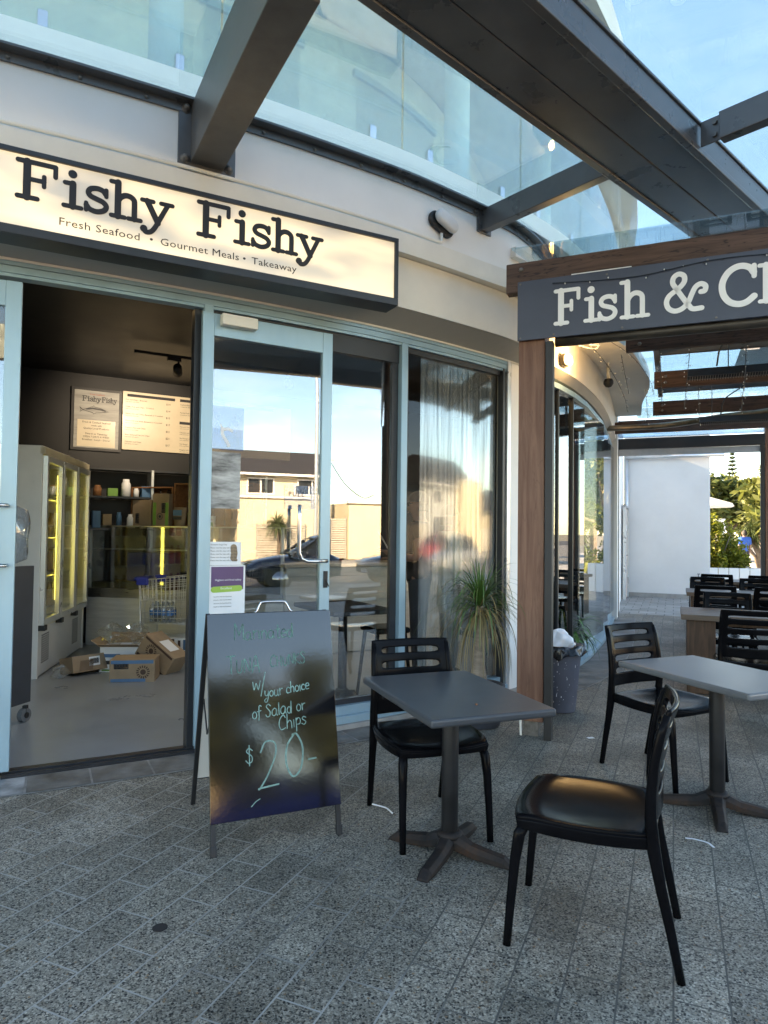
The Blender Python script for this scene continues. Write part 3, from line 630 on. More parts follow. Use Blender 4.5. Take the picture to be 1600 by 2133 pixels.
# outer rafters on the street side of the main beam
for t_ in (-4.6, -1.7, 1.92, 4.6):
    a = cp(t_, W_ - .01, 0); b = cp(t_, W_ + 3.25, 0); a.z = b.z = (3.935 + CZ - .006) / 2
    r = cpart(MB().bar(a + CN * .13, b, .085, CZ - .006 - 3.935), 'rafter', M['steel'], bevel=.006)
    MB().box(a + CN * .085 - CT * .012 + Vector((0, 0, 0)), (.012, .15, .16), CDIR).build('fin_plate', M['steel'], r, bevel=.003)
    for zz in (-.04, .04): MB().lathe([(.001, .016), (.016, .016), (.016, 0)], a + CN * .10 - CT * .018 + Vector((0, 0, zz)), 6, M=Matrix.Rotation(CDIR, 3, 'Z') @ Matrix.Rotation(-pi / 2, 3, 'Y')).build('bolt', M['bolt'], r)
_c = MB(); _c.bar(cp(-7.5, W_ + 3.35, 4.12), cp(8.5, W_ + 3.35, 4.12), .16, .50); cpart(_c, 'edge_beam', M['steel'], bevel=.006)
# glass sheets: wall side between ledger and beam, street side beyond the beam
def gpanel(pts, name='glass_panel'): 
    cpart(MB().prism([(p.x, p.y, CZ + .004) for p in pts], (0, 0, .012)), name, M['canopy_glass'])
_sj = [-.75, .55, 3.185, 5.46, 7.3, 8.6]
for a, b in zip(_sj, _sj[1:]):
    S = srange(a + .004, b - .004, .25)
    w_ = [fac(s, fo(s) + .012) for s in S]; o_ = []
    for s in S:
        p = fac(s, fo(s) + .012); n = fnor(s); L = ((C0 - p).dot(CN) - .01) / n.dot(CN); o_.append(p + n * L)
    gpanel(w_ + o_[::-1])
_tj = [-7.4, -4.6, -1.7, 1.92, 4.6, 8.4]
for a, b in zip(_tj, _tj[1:]): gpanel([cp(a + .004, .01, 0), cp(b - .004, .01, 0), cp(b - .004, W_ + 3.25, 0), cp(a + .004, W_ + 3.25, 0)])
# rubber gaskets under the glass, dark line
for a in _sj[2:4] + [7.3]:
    p = fac(a, fo(a) + .1); n = fnor(a); L = ((C0 - p).dot(CN)) / n.dot(CN)
cpart(MB().bar(cp(-7.5, W_ - .03, CZ + .001), cp(8.5, W_ - .03, CZ + .001), .05, .005), 'gasket', M['black'])
# ------------------------------------------------------------------ lettering
def cr2(P, n=7, closed=False):
    P = [Vector(p) for p in P]
    if len(P) < 3: return P
    Q = ([P[-1]] + P + [P[0], P[1]]) if closed else ([2 * P[0] - P[1]] + P + [2 * P[-1] - P[-2]])
    out = []
    for i in range(1, len(Q) - 2):
        a, b, c, d = Q[i - 1], Q[i], Q[i + 1], Q[i + 2]
        for k in range(n):
            t = k / n; out.append(.5 * ((2 * b) + (-a + c) * t + (2 * a - 5 * b + 4 * c - d) * t * t + (-a + 3 * b - 3 * c + d) * t ** 3))
    out.append(Q[-2]); return out
# slab serif typewriter glyphs: strokes (points, smooth?, width factor), advance
SLAB = {
 'F': ([([(.24, 0), (.24, 1)], 0, 1.25), ([(.05, 0), (.46, 0)], 0, .85), ([(.05, 1), (.84, 1)], 0, .85), ([(.84, 1), (.84, .72)], 0, .8), ([(.24, .52), (.60, .52)], 0, .8), ([(.60, .66), (.60, .38)], 0, .75)], 1.0),
 'i': ([([(.22, 0), (.22, .66)], 0, 1.15), ([(.03, 0), (.41, 0)], 0, .8), ([(.05, .655), (.22, .655)], 0, .8), ([(.21, .93), (.211, .93)], 0, 1.5)], .47),
 's': ([([(.50, .68), (.50, .49)], 0, .75), ([(.05, .20), (.05, 0)], 0, .75), ([(.49, .55), (.42, .645), (.29, .675), (.15, .63), (.095, .52), (.15, .42), (.29, .365), (.43, .31), (.505, .20), (.45, .07), (.29, .0), (.13, .04), (.055, .14)], 1, .95)], .60),
 'h': ([([(.17, 0), (.17, 1)], 0, 1.15), ([(.01, .995), (.17, .995)], 0, .8), ([(.02, 0), (.33, 0)], 0, .8), ([(.17, .44), (.23, .57), (.34, .655), (.46, .65), (.545, .57), (.56, .44), (.56, .2), (.56, 0)], 1, 1.0), ([(.42, 0), (.71, 0)], 0, .8)], .76),
 'y': ([([(.10, .65), (.37, .04)], 0, 1.1), ([(-.02, .655), (.25, .655)], 0, .8), ([(.44, .655), (.72, .655)], 0, .8), ([(.61, .65), (.50, .38), (.37, .06), (.29, -.13), (.20, -.26), (.09, -.29), (.02, -.22)], 1, .9), ([(.03, -.20), (.031, -.20)], 0, 1.35)], .76),
 'C': ([([(.86, .98), (.86, .70)], 0, .85), ([(.85, .80), (.76, .93), (.60, 1.0), (.42, .985), (.24, .87), (.12, .67), (.09, .47), (.14, .25), (.28, .07), (.48, -.005), (.68, .03), (.86, .17)], 1, 1.1)], .98),
 'p': ([([(.17, -.28), (.17, .655)], 0, 1.15), ([(.01, .655), (.17, .655)], 0, .8), ([(.02, -.28), (.34, -.28)], 0, .8), ([(.17, .40), (.26, .60), (.42, .675), (.57, .61), (.65, .45), (.65, .23), (.57, .06), (.42, -.01), (.26, .06), (.17, .25)], 1, 1.0)], .76),
 '&': ([([(1.02, .005), (.78, .005), (.66, .13), (.50, .36), (.33, .62), (.24, .78), (.27, .93), (.40, 1.01), (.54, .95), (.56, .80), (.46, .66), (.28, .53), (.13, .41), (.07, .25), (.13, .08), (.30, -.01), (.50, .04), (.66, .20), (.76, .42), (.86, .60), (1.0, .67), (1.12, .60), (1.10, .47), (1.0, .45)], 1, .95)], 1.20),
 ' ': ([], .42),
}
HAND = {
 'M': ([[(.02, 0), (.05, .95), (.10, 1), (.30, .35), (.34, .33), (.55, .95), (.60, .95), (.62, 0)]], .72),
 'a': ([[(.42, .50), (.25, .60), (.06, .40), (.05, .12), (.2, 0), (.36, .12), (.44, .5), (.44, .14), (.5, .02)]], .56),
 'r': ([[(.06, .56), (.10, 0)], [(.09, .36), (.2, .52), (.34, .55)]], .38),
 'i': ([[(.08, .55), (.10, 0)]], .2),
 'n': ([[(.06, .56), (.08, 0)], [(.08, .35), (.24, .56), (.38, .45), (.42, 0)]], .5),
 'u': ([[(.05, .55), (.07, .12), (.22, 0), (.36, .14), (.40, .55), (.41, .1), (.47, 0)]], .52),
 't': ([[(.20, .95), (.18, .1), (.28, 0)], [(.02, .62), (.36, .66)]], .38),
 'e': ([[(.06, .28), (.38, .34), (.33, .55), (.16, .55), (.05, .3), (.14, .02), (.38, .06)]], .44),
 'd': ([[(.36, .45), (.18, .52), (.05, .28), (.14, .02), (.34, .1), (.42, 1), (.42, .0)]], .52),
 'o': ([[(.22, .56), (.06, .40), (.06, .12), (.22, 0), (.38, .14), (.38, .42), (.22, .56), (.14, .52)]], .46),
 'y': ([[(.06, .55), (.08, .2), (.22, .1), (.36, .24), (.42, .55), (.38, 0), (.26, -.42), (.08, -.46), (.02, -.28), (.2, -.12)]], .5),
 'c': ([[(.36, .46), (.2, .56), (.05, .32), (.12, .03), (.36, .06)]], .42),
 'h': ([[(.08, 1), (.06, 0)], [(.07, .36), (.24, .56), (.37, .42), (.40, 0)]], .48),
 'f': ([[(.36, .92), (.22, 1), (.14, .8), (.14, .1), (.1, -.2)], [(0, .5), (.32, .56)]], .36),
 'l': ([[(.08, 1), (.09, 0)]], .2),
 'p': ([[(.06, .55), (.08, -.42)], [(.07, .36), (.22, .56), (.38, .44), (.34, .12), (.1, .08)]], .46),
 's': ([[(.34, .50), (.18, .58), (.07, .42), (.32, .2), (.2, 0), (.02, .08)]], .40),
 'S': ([[(.44, .85), (.24, 1), (.08, .78), (.38, .40), (.34, .06), (.12, 0), (.02, .16)]], .52),
 'w': ([[(.04, .60), (.12, 0), (.28, .5), (.42, 0), (.58, .65)]], .62),
 '/': ([[(.34, 1.25), (.0, -.5)]], .3),
 'C': ([[(.50, .82), (.36, 1), (.12, .72), (.06, .3), (.2, 0), (.50, .10)]], .58),
 'T': ([[(0, .97), (.56, 1)], [(.28, .98), (.30, 0)]], .60),
 'U': ([[(.05, .7), (.08, .14), (.22, 0), (.36, .14), (.42, .7)]], .5),
 'N': ([[(.05, 0), (.08, .8), (.42, .05), (.46, .85)]], .56),
 'A': ([[(.0, 0), (.24, .95), (.46, 0)], [(.1, .36), (.4, .38)]], .54),
 'H': ([[(.06, .85), (.06, 0)], [(.42, .85), (.44, 0)], [(.06, .42), (.43, .44)]], .54),
 'K': ([[(.06, .9), (.06, 0)], [(.42, .85), (.08, .42), (.46, 0)]], .52),
 '$': ([[(.42, .78), (.2, .92), (.05, .72), (.36, .45), (.38, .14), (.16, .04), (.0, .2)], [(.22, 1.1), (.22, -.12)]], .5),
 '2': ([[(.04, .78), (.2, 1), (.46, .96), (.48, .7), (.24, .28), (.0, 0), (.0, .0), (.54, .04)]], .62),
 '0': ([[(.26, 1), (.06, .72), (.03, .3), (.2, 0), (.42, .2), (.48, .66), (.34, .98), (.22, .99)]], .56),
 '-': ([[(0, .45), (.3, .48)]], .4), ' ': ([], .34),
}
def stroke_ribbon(mb, pts, w, fr, th, lift, nc=6):
    """2D polyline with round ends as a raised ribbon; fr maps (x, y, h) to 3D"""
    P = [Vector((p[0], p[1])) for p in pts]
    if (P[0] - P[-1]).length < 1e-6 and len(P) == 2: P[1] = P[0] + Vector((1e-5, 0))
    n = len(P); h = w / 2; L, R_ = [], []
    for i in range(n):
        t = (P[min(i + 1, n - 1)] - P[max(i - 1, 0)]); t = t.normalized() if t.length > 0 else Vector((1, 0)); q = Vector((-t.y, t.x))
        L.append(P[i] + q * h); R_.append(P[i] - q * h)
    t1 = (P[-1] - P[-2]).normalized(); t0 = (P[0] - P[1]).normalized()
    def arc(c, t): a0 = atan2(t.y, t.x); return [c + Vector((cos(a0 + pi / 2 - pi * k / nc), sin(a0 + pi / 2 - pi * k / nc))) * h for k in range(1, nc)]
    top = th + lift
    # strip faces on top + side walls
    vs = []; fs = []
    for i in range(n): vs += [fr(L[i].x, L[i].y, top), fr(R_[i].x, R_[i].y, top), fr(L[i].x, L[i].y, 0), fr(R_[i].x, R_[i].y, 0)]
    for i in range(n - 1):
        a, b = 4 * i, 4 * i + 4; fs += [(a, a + 1, b + 1, b), (a + 2, a, b, b + 2), (a + 1, a + 3, b + 3, b + 1)]
    mb.add(vs, fs)
    for c, t in ((P[-1], t1), (P[0], t0)):
        q = Vector((-t.y, t.x)); A = [c + q * h] + arc(c, t) + [c - q * h]
        k = len(A); vs = [fr(p.x, p.y, top) for p in A] + [fr(p.x, p.y, 0) for p in A]
        mb.add(vs, [tuple(range(k))] + [(j, j + 1, k + j + 1, k + j) for j in range(k - 1)])
def slab_text(mb, s, x, y, cap, w, fr, th=.004, xs=1.0, adv=1.0):
    k = 0
    for ch in s:
        strokes, a = SLAB[ch]
        for pts, sm, wf in strokes:
            P = cr2([(p[0], p[1]) for p in pts]) if sm else [Vector(p) for p in pts]
            stroke_ribbon(mb, [(x + p[0] * cap * xs, y + p[1] * cap) for p in P], w * wf, fr, th, k * 6e-5); k += 1
        x += a * cap * xs * adv
    return x
def hand_text(mb, s, x, y, h, w, fr, xs=1.0, slant=.0, rise=0.0, seed=1, th=.0006):
    rn = random.Random(seed); k = 0; x0 = x
    for ch in s:
        strokes, a = HAND[ch]; jy = (rn.random() - .5) * .08 * h; sc = 1 + (rn.random() - .5) * .10
        for pts in strokes:
            P = cr2([(p[0], p[1]) for p in pts], 5)
            stroke_ribbon(mb, [(x + (p[0] + slant * p[1]) * h * xs * sc, y + jy + rise * (x - x0) + p[1] * h * sc) for p in P], w, fr, th, k * 2.5e-5, nc=4); k += 1
        x += a * h * xs
    return x
def type_text(body, size, mat, origin, xd, yd, parent=None, name='lettering', align='LEFT', th=.0008, xs=1.0, spacing=1.0, bold=0.0):
    cu = bpy.data.curves.new('type', 'FONT'); cu.body = body; cu.size = size; cu.align_x = align; cu.extrude = th / 2; cu.resolution_u = 2; cu.space_character = spacing; cu.offset = size * bold
    t = bpy.data.objects.new('type', cu); col.objects.link(t)
    dg = bpy.context.evaluated_depsgraph_get(); me = bpy.data.meshes.new_from_object(t.evaluated_get(dg)); bpy.data.objects.remove(t); bpy.data.curves.remove(cu)
    xd = Vector(xd).normalized(); yd = Vector(yd).normalized(); zd = xd.cross(yd); o_ = Vector(origin)
    me.transform(Matrix(((xd.x * xs, yd.x, zd.x, o_.x), (xd.y * xs, yd.y, zd.y, o_.y), (xd.z * xs, yd.z, zd.z, o_.z), (0, 0, 0, 1))))
    me.materials.clear(); me.materials.append(mat); me.name = name
    o = bpy.data.objects.new(name, me); col.objects.link(o)
    if parent is not None: o.parent = parent; o.matrix_parent_inverse = root_matrix(parent).inverted()
    return o
UPZ = Vector((0, 0, 1))

# ------------------------------------------------------------------ lit shop sign over the doors
S0 = Vector((-2.065, 3.513, 0)); SD = Vector((.889, .459, 0)).normalized(); SN = Vector((SD.y, -SD.x, 0)); SRZ = atan2(SD.y, SD.x)
def sg(x, z, d=0.0): return S0 + SD * x + SN * d + Vector((0, 0, z))
box_sign = empty('lightbox_sign', sg(1.0, 3.0, -.1), label='long backlit white sign box with black slab lettering over the shop doors', cat='sign')
SL, SRt, SB, ST = -.62, 2.415, 3.028, 3.500
def lit_sign_mat():
    m, nt, out = _mat('backlit acrylic'); L = nt.links.new
    tc = N(nt, 'ShaderNodeTexCoord'); mp = N(nt, 'ShaderNodeMapping'); mp.inputs['Rotation'].default_value = (0, 0, -SRZ); mp.inputs['Scale'].default_value = (1.0, 1, 3.2); L(tc.outputs['Object'], mp.inputs[0])
    nz = N(nt, 'ShaderNodeTexNoise', i_Scale=1.45, i_Detail=2.0); L(mp.outputs[0], nz.inputs['Vector'])
    cr = N(nt, 'ShaderNodeValToRGB'); e = cr.color_ramp.elements; e[0].position = .36; e[0].color = (.17, .17, .165, 1); e[1].position = .66; e[1].color = (.95, .80, .52, 1); L(nz.outputs['Fac'], cr.inputs[0])
    em = N(nt, 'ShaderNodeEmission'); L(cr.outputs[0], em.inputs[0]); em.inputs[1].default_value = .155
    p = N(nt, 'ShaderNodeBsdfPrincipled'); p.inputs['Base Color'].default_value = (.66, .64, .60, 1); p.inputs['Roughness'].default_value = .25
    ad = N(nt, 'ShaderNodeAddShader'); L(em.outputs[0], ad.inputs[0]); L(p.outputs[0], ad.inputs[1]); L(ad.outputs[0], out.inputs[0]); return m
M['lit_acrylic'] = lit_sign_mat()
_c = MB(); w_ = .028
for x0, x1, z0, z1 in ((SL, SRt, SB, SB + .05), (SL, SRt, ST - w_, ST), (SL, SL + w_, SB + .05, ST - w_), (SRt - w_, SRt, SB + .05, ST - w_)):
    _c.box(sg((x0 + x1) / 2, (z0 + z1) / 2, -.09), (x1 - x0, .18, z1 - z0), SRZ)
_c.box(sg((SL + SRt) / 2, (SB + ST) / 2, -.176), (SRt - SL - .06, .006, ST - SB - .08), SRZ)
M['sign_case'] = pmat('dark slate sign case', (.030, .036, .046), .38, var=.15, dirt=.2)
_c.build('case', M['sign_case'], box_sign, bevel=.004)
MB().box(sg((SL + SRt) / 2, (SB + .05 + ST - w_) / 2, -.02), (SRt - SL - 2 * w_, .008, ST - SB - .05 - w_), SRZ).build('acrylic_face', M['lit_acrylic'], box_sign)
_sf = lambda x, y, h: sg(x, y, -.0155 + h)
_t = MB()
slab_text(_t, 'Fishy', .075, 3.245, .196, .031, _sf, xs=1.175, adv=1.0); _t.build('lettering', M['sign_black'], box_sign); _t = MB()
slab_text(_t, 'Fishy', 1.035, 3.243, .196, .031, _sf, xs=1.165, adv=1.0)
_t.build('lettering', M['sign_black'], box_sign)
for txt, x, z in (('Fresh Seafood', .287, 3.130), ('\u2022', .765, 3.130), ('Gourmet Meals', .826, 3.129), ('\u2022', 1.318, 3.127), ('Takeaway', 1.376, 3.125)):
    type_text(txt, .0615, M['sign_black'], sg(x, z, -.0148), SD, UPZ, box_sign, 'small_lettering', xs=1.17, spacing=1.04, bold=0)

# ------------------------------------------------------------------ small fittings on the wall
_p = MB(); _p.tube([fac(s, fo(s) + .035, 3.692) for s in srange(.2, 4.93, .12)] + [fac(4.965, fo(5) + .03, 3.70), fac(4.975, fo(5) + .025, 3.725), fac(4.978, fo(5) + .02, 3.80)], .013, 8)
cdt = _p.build('conduit_pipe', M['offwhite'], smooth=True); tag(cdt, 'cream conduit pipe running along the wall ledge above the lit sign', 'pipe')
bl = empty('bulkhead_light', fac(4.98, .30, 3.84), label='unlit white capsule wall light with black crescent base below the awning', cat='wall light')
def capsule(c, ax, r, half, n, sy, nrm, k=10):
    """flattened capsule outline extruded along nrm"""
    up = ax.cross(nrm).normalized(); P = []
    for i in range(k + 1): a = -pi / 2 + pi * i / k; P.append(c + ax * (half + r * cos(a)) + up * r * sin(a))
    for i in range(k + 1): a = pi / 2 + pi * i / k; P.append(c + ax * (-half + r * cos(a)) + up * r * sin(a))
    return P
_n = fnor(4.98); _d = fdir(4.98)
_ax = (_d * .93 - UPZ * .36).normalized()
MB().prism(capsule(fac(4.975, fo(5) + .002, 3.845), _ax, .066, .062, 1, 1, _n), _n * .035).build('base', M['black'], bl, bevel=.008)
MB().prism(capsule(fac(4.995, fo(5) + .037, 3.862), _ax, .055, .062, 1, 1, _n), _n * .055).build('lens', M['white_plastic'], bl, bevel=.024, seg=4, smooth=True)
_n = fnor(7.08); _d = fdir(7.08)
bl2 = empty('bulkhead_light', fac(7.08, .12, 3.13), label='glowing oval wall light on the curved wall behind the hardwood post', cat='wall light')
MB().prism(capsule(fac(7.08, fo(7.08) + .0, 3.225), _d, .062, .03, 1, 1, _n), _n * .05).build('base', pmat('bronze light base', (.06, .045, .03), .4), bl2, bevel=.008)
MB().prism(capsule(fac(7.08, fo(7.08) + .05, 3.225), _d, .052, .028, 1, 1, _n), _n * .04).build('lens', emat('warm lamp', (1.0, .72, .36), 1.9), bl2, bevel=.016, seg=3, smooth=True)
_pl = bpy.data.lights.new('bulkhead_lamp', 'POINT'); _pl.energy = 3; _pl.color = (1, .7, .36); _pl.shadow_soft_size = .05
_po = bpy.data.objects.new('lamp_glow', _pl); col.objects.link(_po); _po.location = fac(7.08, fo(7.08) + .18, 3.225); _po.parent = bl2; _po.matrix_parent_inverse = root_matrix(bl2).inverted()
jb = MB().box(fac(5.98, fo(6) + .035, 3.87), (.34, .07, .09), atan2(fdir(5.98).y, fdir(5.98).x)).build('junction_box', M['offwhite'], bevel=.006, loc=fac(5.98, .3, 3.87)); tag(jb, 'flat cream junction box on the wall above the timber beam end', 'junction box')
sc_ = empty('security_camera', fac(8.6, .3, 3.3), label='small black dome camera hung under the curved white soffit', cat='camera')
MB().tube([fac(8.7, .22, 3.50), fac(8.7, .22, 3.36)], .022, 10).build('bracket', M['offwhite'], sc_, smooth=True)
MB().lathe([(.002, -.055), (.035, -.045), (.058, -.01), (.06, .02), (.045, .05), (.002, .055)], fac(8.7, .22, 3.31), 16).build('dome', M['black'], sc_, smooth=True)

# ------------------------------------------------------------------ pergola of hardwood posts and beams
P0 = Vector((.963, 4.87, 0))
def pg(a, b, z=0.0): return P0 + AX * a + BX * b + Vector((0, 0, z))
per = empty('pergola', pg(.1, .1), label='hardwood and steel pergola with glass roof over the outdoor dining tables', cat='pergola')
def ppart(mb, name, mat, par=None, **k): return mb.build(name, mat, par or per, **k)
def abar(mb, a0, a1, b, z, w, h): mb.bar(pg(a0, b, z), pg(a1, b, z), w, h); return mb
def woodbeam(a0, a1, b, z0, z1, th=.075):
    # built in its own axes so the grain follows the length
    c = pg((a0 + a1) / 2, b, (z0 + z1) / 2); mb = MB().box((0, 0, 0), (a1 - a0, th, z1 - z0))
    o = mb.build('beam', M['beam_wood'], per, local=True, bevel=.006); o.matrix_parent_inverse = root_matrix(per).inverted(); o.location = c; o.rotation_euler = (0, 0, PA); return o
def woodpost(a, b, z0, z1, w=.19, d=.19, track=1):
    c = pg(a, b, (z0 + z1) / 2); o = MB().box((0, 0, 0), (w, d, z1 - z0)).build('post', M['post_wood'], per, local=True, bevel=.006)
    o.matrix_parent_inverse = root_matrix(per).inverted(); o.location = c; o.rotation_euler = (0, 0, PA)
    MB().box(pg(a, b, z0 / 2 + .001), (w * .55, d * .55, z0 - .002), PA).build('post_shoe', M['bolt'], o)
    return o
fp_ = woodpost(.097, .115, .115, 3.215)
_mb = MB().tube([pg(.035, .02, .01), pg(.03, .025, .12)], .009, 6); ppart(_mb, 'cable_end', M['offwhite'], fp_)
ppart(MB().box(pg(.226, .035, 1.42), (.052, .08, 2.84), PA), 'blind_track', M['black'], bevel=.003)
woodpost(2.60, .115, .115, 3.215); ppart(MB().box(pg(2.45, .035, 1.42), (.052, .08, 2.84), PA), 'blind_track', M['black'], bevel=.003)
fb = woodbeam(-.09, 2.80, .045, 3.222, 3.440, .09)
for a_, z_ in ((.02, 3.275), (.02, 3.385)):
    MB().lathe([(.001, .012), (.014, .010), (.018, 0), (.018, -.006)], pg(a_, -.001, z_), 10, M=Matrix.Rotation(PA, 3, 'Z') @ Matrix.Rotation(pi / 2, 3, 'X')).build('bolt', M['bolt'], fb, smooth=True)
for b_, a0 in ((1.68, .64), (3.43, .84), (5.28, .78), (6.95, .14)):
    o = woodbeam(a0, 2.75, b_, 3.14, 3.33, .07)
    for zz in (3.20, 3.27): MB().lathe([(.001, .012), (.012, .01), (.018, 0), (.018, -.004)], pg(a0 + .12, b_ - .036, zz), 10, M=Matrix.Rotation(PA, 3, 'Z') @ Matrix.Rotation(pi / 2, 3, 'X')).build('bolt', M['bolt'], o, smooth=True)
for b_ in (2.85, 4.9): ppart(abar(MB(), .86, 2.75, b_, 3.455, .07, .15), 'purlin', M['steel'], bevel=.004)
for a_ in (2.66,): ppart(MB().bar(pg(a_, .1, 3.43), pg(a_, 8.0, 3.43), .10, .18), 'side_rail', M['steel'], bevel=.004)
ppart(MB().bar(pg(.88, 2.3, 3.44), pg(.88, 5.2, 3.44), .06, .13), 'side_rail', M['steel'], bevel=.004)
M['roof_glass'] = glass('pergola roof glass', .06, (.80, .90, .92), .7, haze=.05)
ppart(MB().prism([pg(-.05, .0, 3.545), pg(2.75, .0, 3.545), pg(2.75, 8.0, 3.545), pg(.45, 8.0, 3.545), pg(.55, 2.4, 3.545)], (0, 0, .012)), 'roof_glass', M['roof_glass'])
def translucent(name, c):
    m, nt, out = _mat(name); a = N(nt, 'ShaderNodeBsdfDiffuse'); b = N(nt, 'ShaderNodeBsdfTranslucent'); a.inputs[0].default_value = b.inputs[0].default_value = rgb(c)
    x = N(nt, 'ShaderNodeMixShader'); x.inputs[0].default_value = .65; nt.links.new(a.outputs[0], x.inputs[1]); nt.links.new(b.outputs[0], x.inputs[2]); nt.links.new(x.outputs[0], out.inputs[0]); return m
M['shade'] = translucent('white shade panel', (.85, .84, .80))
ppart(MB().prism([pg(1.75, 3.0, 3.585), pg(2.42, 3.0, 3.585), pg(2.42, 4.7, 3.585), pg(1.75, 4.7, 3.585)], (0, 0, .008)), 'shade_panel', M['shade'])
# far end frame with rolled clear blind
woodpost(.0, 8.0, .10, 3.30, .13, .16); ppart(MB().box(pg(.105, 7.96, 1.5), (.07, .09, 3.0), PA), 'blind_track', M['black'], bevel=.003)
woodpost(2.56, 8.0, .10, 3.30, .22, .18); ppart(MB().box(pg(2.415, 7.96, 1.5), (.06, .09, 3.0), PA), 'blind_track', M['black'], bevel=.003)
ppart(abar(MB(), .1, 2.45, 7.97, 3.09, .12, .19), 'blind_box', M['black'], bevel=.006)
woodbeam(-.1, 2.75, 8.02, 3.36, 3.52, .10)
M['clear_vinyl'] = glass('rolled clear vinyl', .16, (.55, .68, .80), .5, rough=.12, haze=.25, hazec=(.35, .45, .55))
ppart(MB().tube([pg(.12, 7.93, 3.275), pg(2.43, 7.93, 3.275)], .078, 16), 'rolled_blind', M['clear_vinyl'], smooth=True)
ppart(abar(MB(), .14, 2.385, 7.95, 2.93, .012, .11), 'blind_valance', pmat('grey blind hem', (.42, .43, .44), .6), bevel=.002)
# rolled blind just under the sign
ppart(MB().tube([pg(.26, .06, 2.845), pg(2.42, .06, 2.845)], .038, 14), 'blind_roller', pmat('bronze blind roller', (.040, .034, .028), .45, var=.35, scale=8, stretch=(1, 1, 1)), smooth=True)

# painted sign on the pergola beam
FS = empty('painted_sign', pg(1.2, -.02, 2.85), label='navy painted board with white slab letters along the front pergola beam', cat='sign')
MB().box(pg(1.30, -.013, 3.074), (2.60, .014, .432), PA).build('board', M['navy'], FS, bevel=.002)
MB().box(pg(.58, -.012, 3.2945), (.40, .010, .006), PA).build('edge_strip', M['sign_white'], FS)
_ff = lambda x, y, h: pg(x, -.0205 - h, y)
_t = MB(); _cap = .232
slab_text(_t, 'F', .262, 2.953, _cap, .0325, _ff, xs=.86); slab_text(_t, 'i', .470, 2.951, _cap, .0325, _ff, xs=.92); slab_text(_t, 's', .560, 2.948, _cap, .0325, _ff, xs=.98); slab_text(_t, 'h', .712, 2.946, _cap * 1.04, .0325, _ff, xs=1.02)
slab_text(_t, '&', .985, 2.953, _cap * 1.04, .0345, _ff, xs=.93)
x_ = slab_text(_t, 'C', 1.312, 2.953, _cap * 1.05, .036, _ff, xs=.98); slab_text(_t, 'hips', x_ + .0, 2.953, _cap, .0325, _ff, xs=.98)
_t.build('lettering', M['sign_white'], FS)
_t = MB()
for a_, z_ in ((.02, 3.27), (.02, 2.875), (.72, 2.878), (.62, 3.262), (1.30, 2.88), (1.25, 3.268), (1.9, 3.27), (.26, 2.88)): _t.lathe([(.001, .005), (.007, .004), (.008, 0)], pg(a_, -.0205, z_), 8, M=Matrix.Rotation(PA, 3, 'Z') @ Matrix.Rotation(pi / 2, 3, 'X'))
_t.build('screw_heads', M['bolt'], FS)

# fairy lights: wires swagged along the beams, hanging tails
M['wire'] = pmat('black cable', (.012, .013, .014), .5)
M['led'] = pmat('clear bulb', (.75, .75, .72), .2)
def strand(pts, nb, seed, label, tail=None):
    rn = random.Random(seed); root = empty('string_light', pts[0], label=label, cat='string lights', group='fairy light strands hanging in the pergola')
    P = cr2([Vector(p) for p in pts], 8) if len(pts) > 2 else [Vector(pts[0]).lerp(Vector(pts[1]), k / 8) for k in range(9)]
    w = MB().tube(P, .0028, 5); bb = MB()
    tot = len(P) - 1
    for k in range(nb):
        u = (k + .5 + (rn.random() - .5) * .5) / nb * tot; i = min(int(u), tot - 1); p = P[i].lerp(P[i + 1], u - i)
        d = Vector((rn.uniform(-1, 1), rn.uniform(-1, 1), rn.uniform(-.9, .2))).normalized(); q = p + d * .030
        w.tube([p, q], .0022, 4); bb.lathe([(.001, -.006), (.0052, 0), (.001, .007)], q, 6)
    w.build('wire', M['wire'], root); bb.build('bulbs', M['led'], root)
_tails = [((.60, 1.66, 3.12), (.66, 1.8, 2.78)), ((.93, 1.60, 3.12), (.95, 1.62, 2.62)), ((1.18, 1.62, 3.12), (1.13, 1.64, 2.58)), ((1.62, 1.62, 3.14), (1.60, 1.62, 2.70)),
          ((.75, 3.36, 3.13), (.78, 3.36, 2.72)), ((1.30, 3.36, 3.13), (1.31, 3.36, 2.66)), ((1.75, 3.36, 3.13), (1.72, 3.37, 2.80)), ((2.05, 1.62, 3.14), (1.95, 1.62, 2.66))]
_tl = ['short curly strand beside the curved soffit, nearest the post', 'straight strand hanging from the first cross beam, second from the soffit', 'longest strand dropping past the second cross beam', 'strand hanging beside the heater bracket',
       'strand hanging on the second cross beam beside the soffit edge', 'strand in the middle of the second cross beam', 'strand on the second cross beam nearest the heater end', 'strand nearest the right pergola post, in front of the white shade']
for k, (p, q) in enumerate(_tails): strand([pg(*p), pg(*q)], 12, 20 + k, _tl[k])
strand([pg(.25, -.028, 3.245), pg(.8, -.030, 3.215), pg(1.3, -.028, 3.26), pg(1.9, -.03, 3.24), pg(2.4, -.028, 3.27)], 16, 40, 'thin dark fairy light wire strung across the front of the navy sign')
strand([fac(7.1, .30, 3.46), fac(7.7, .40, 3.25), fac(8.3, .45, 3.06), fac(8.9, .42, 2.98)], 18, 41, 'fairy light wire drooping under the curved white soffit')
strand([fac(7.0, .42, 3.47), fac(7.7, .62, 3.36), fac(8.6, .70, 3.28), fac(9.6, .70, 3.30)], 16, 43, 'fairy light wire pinned along the soffit edge')
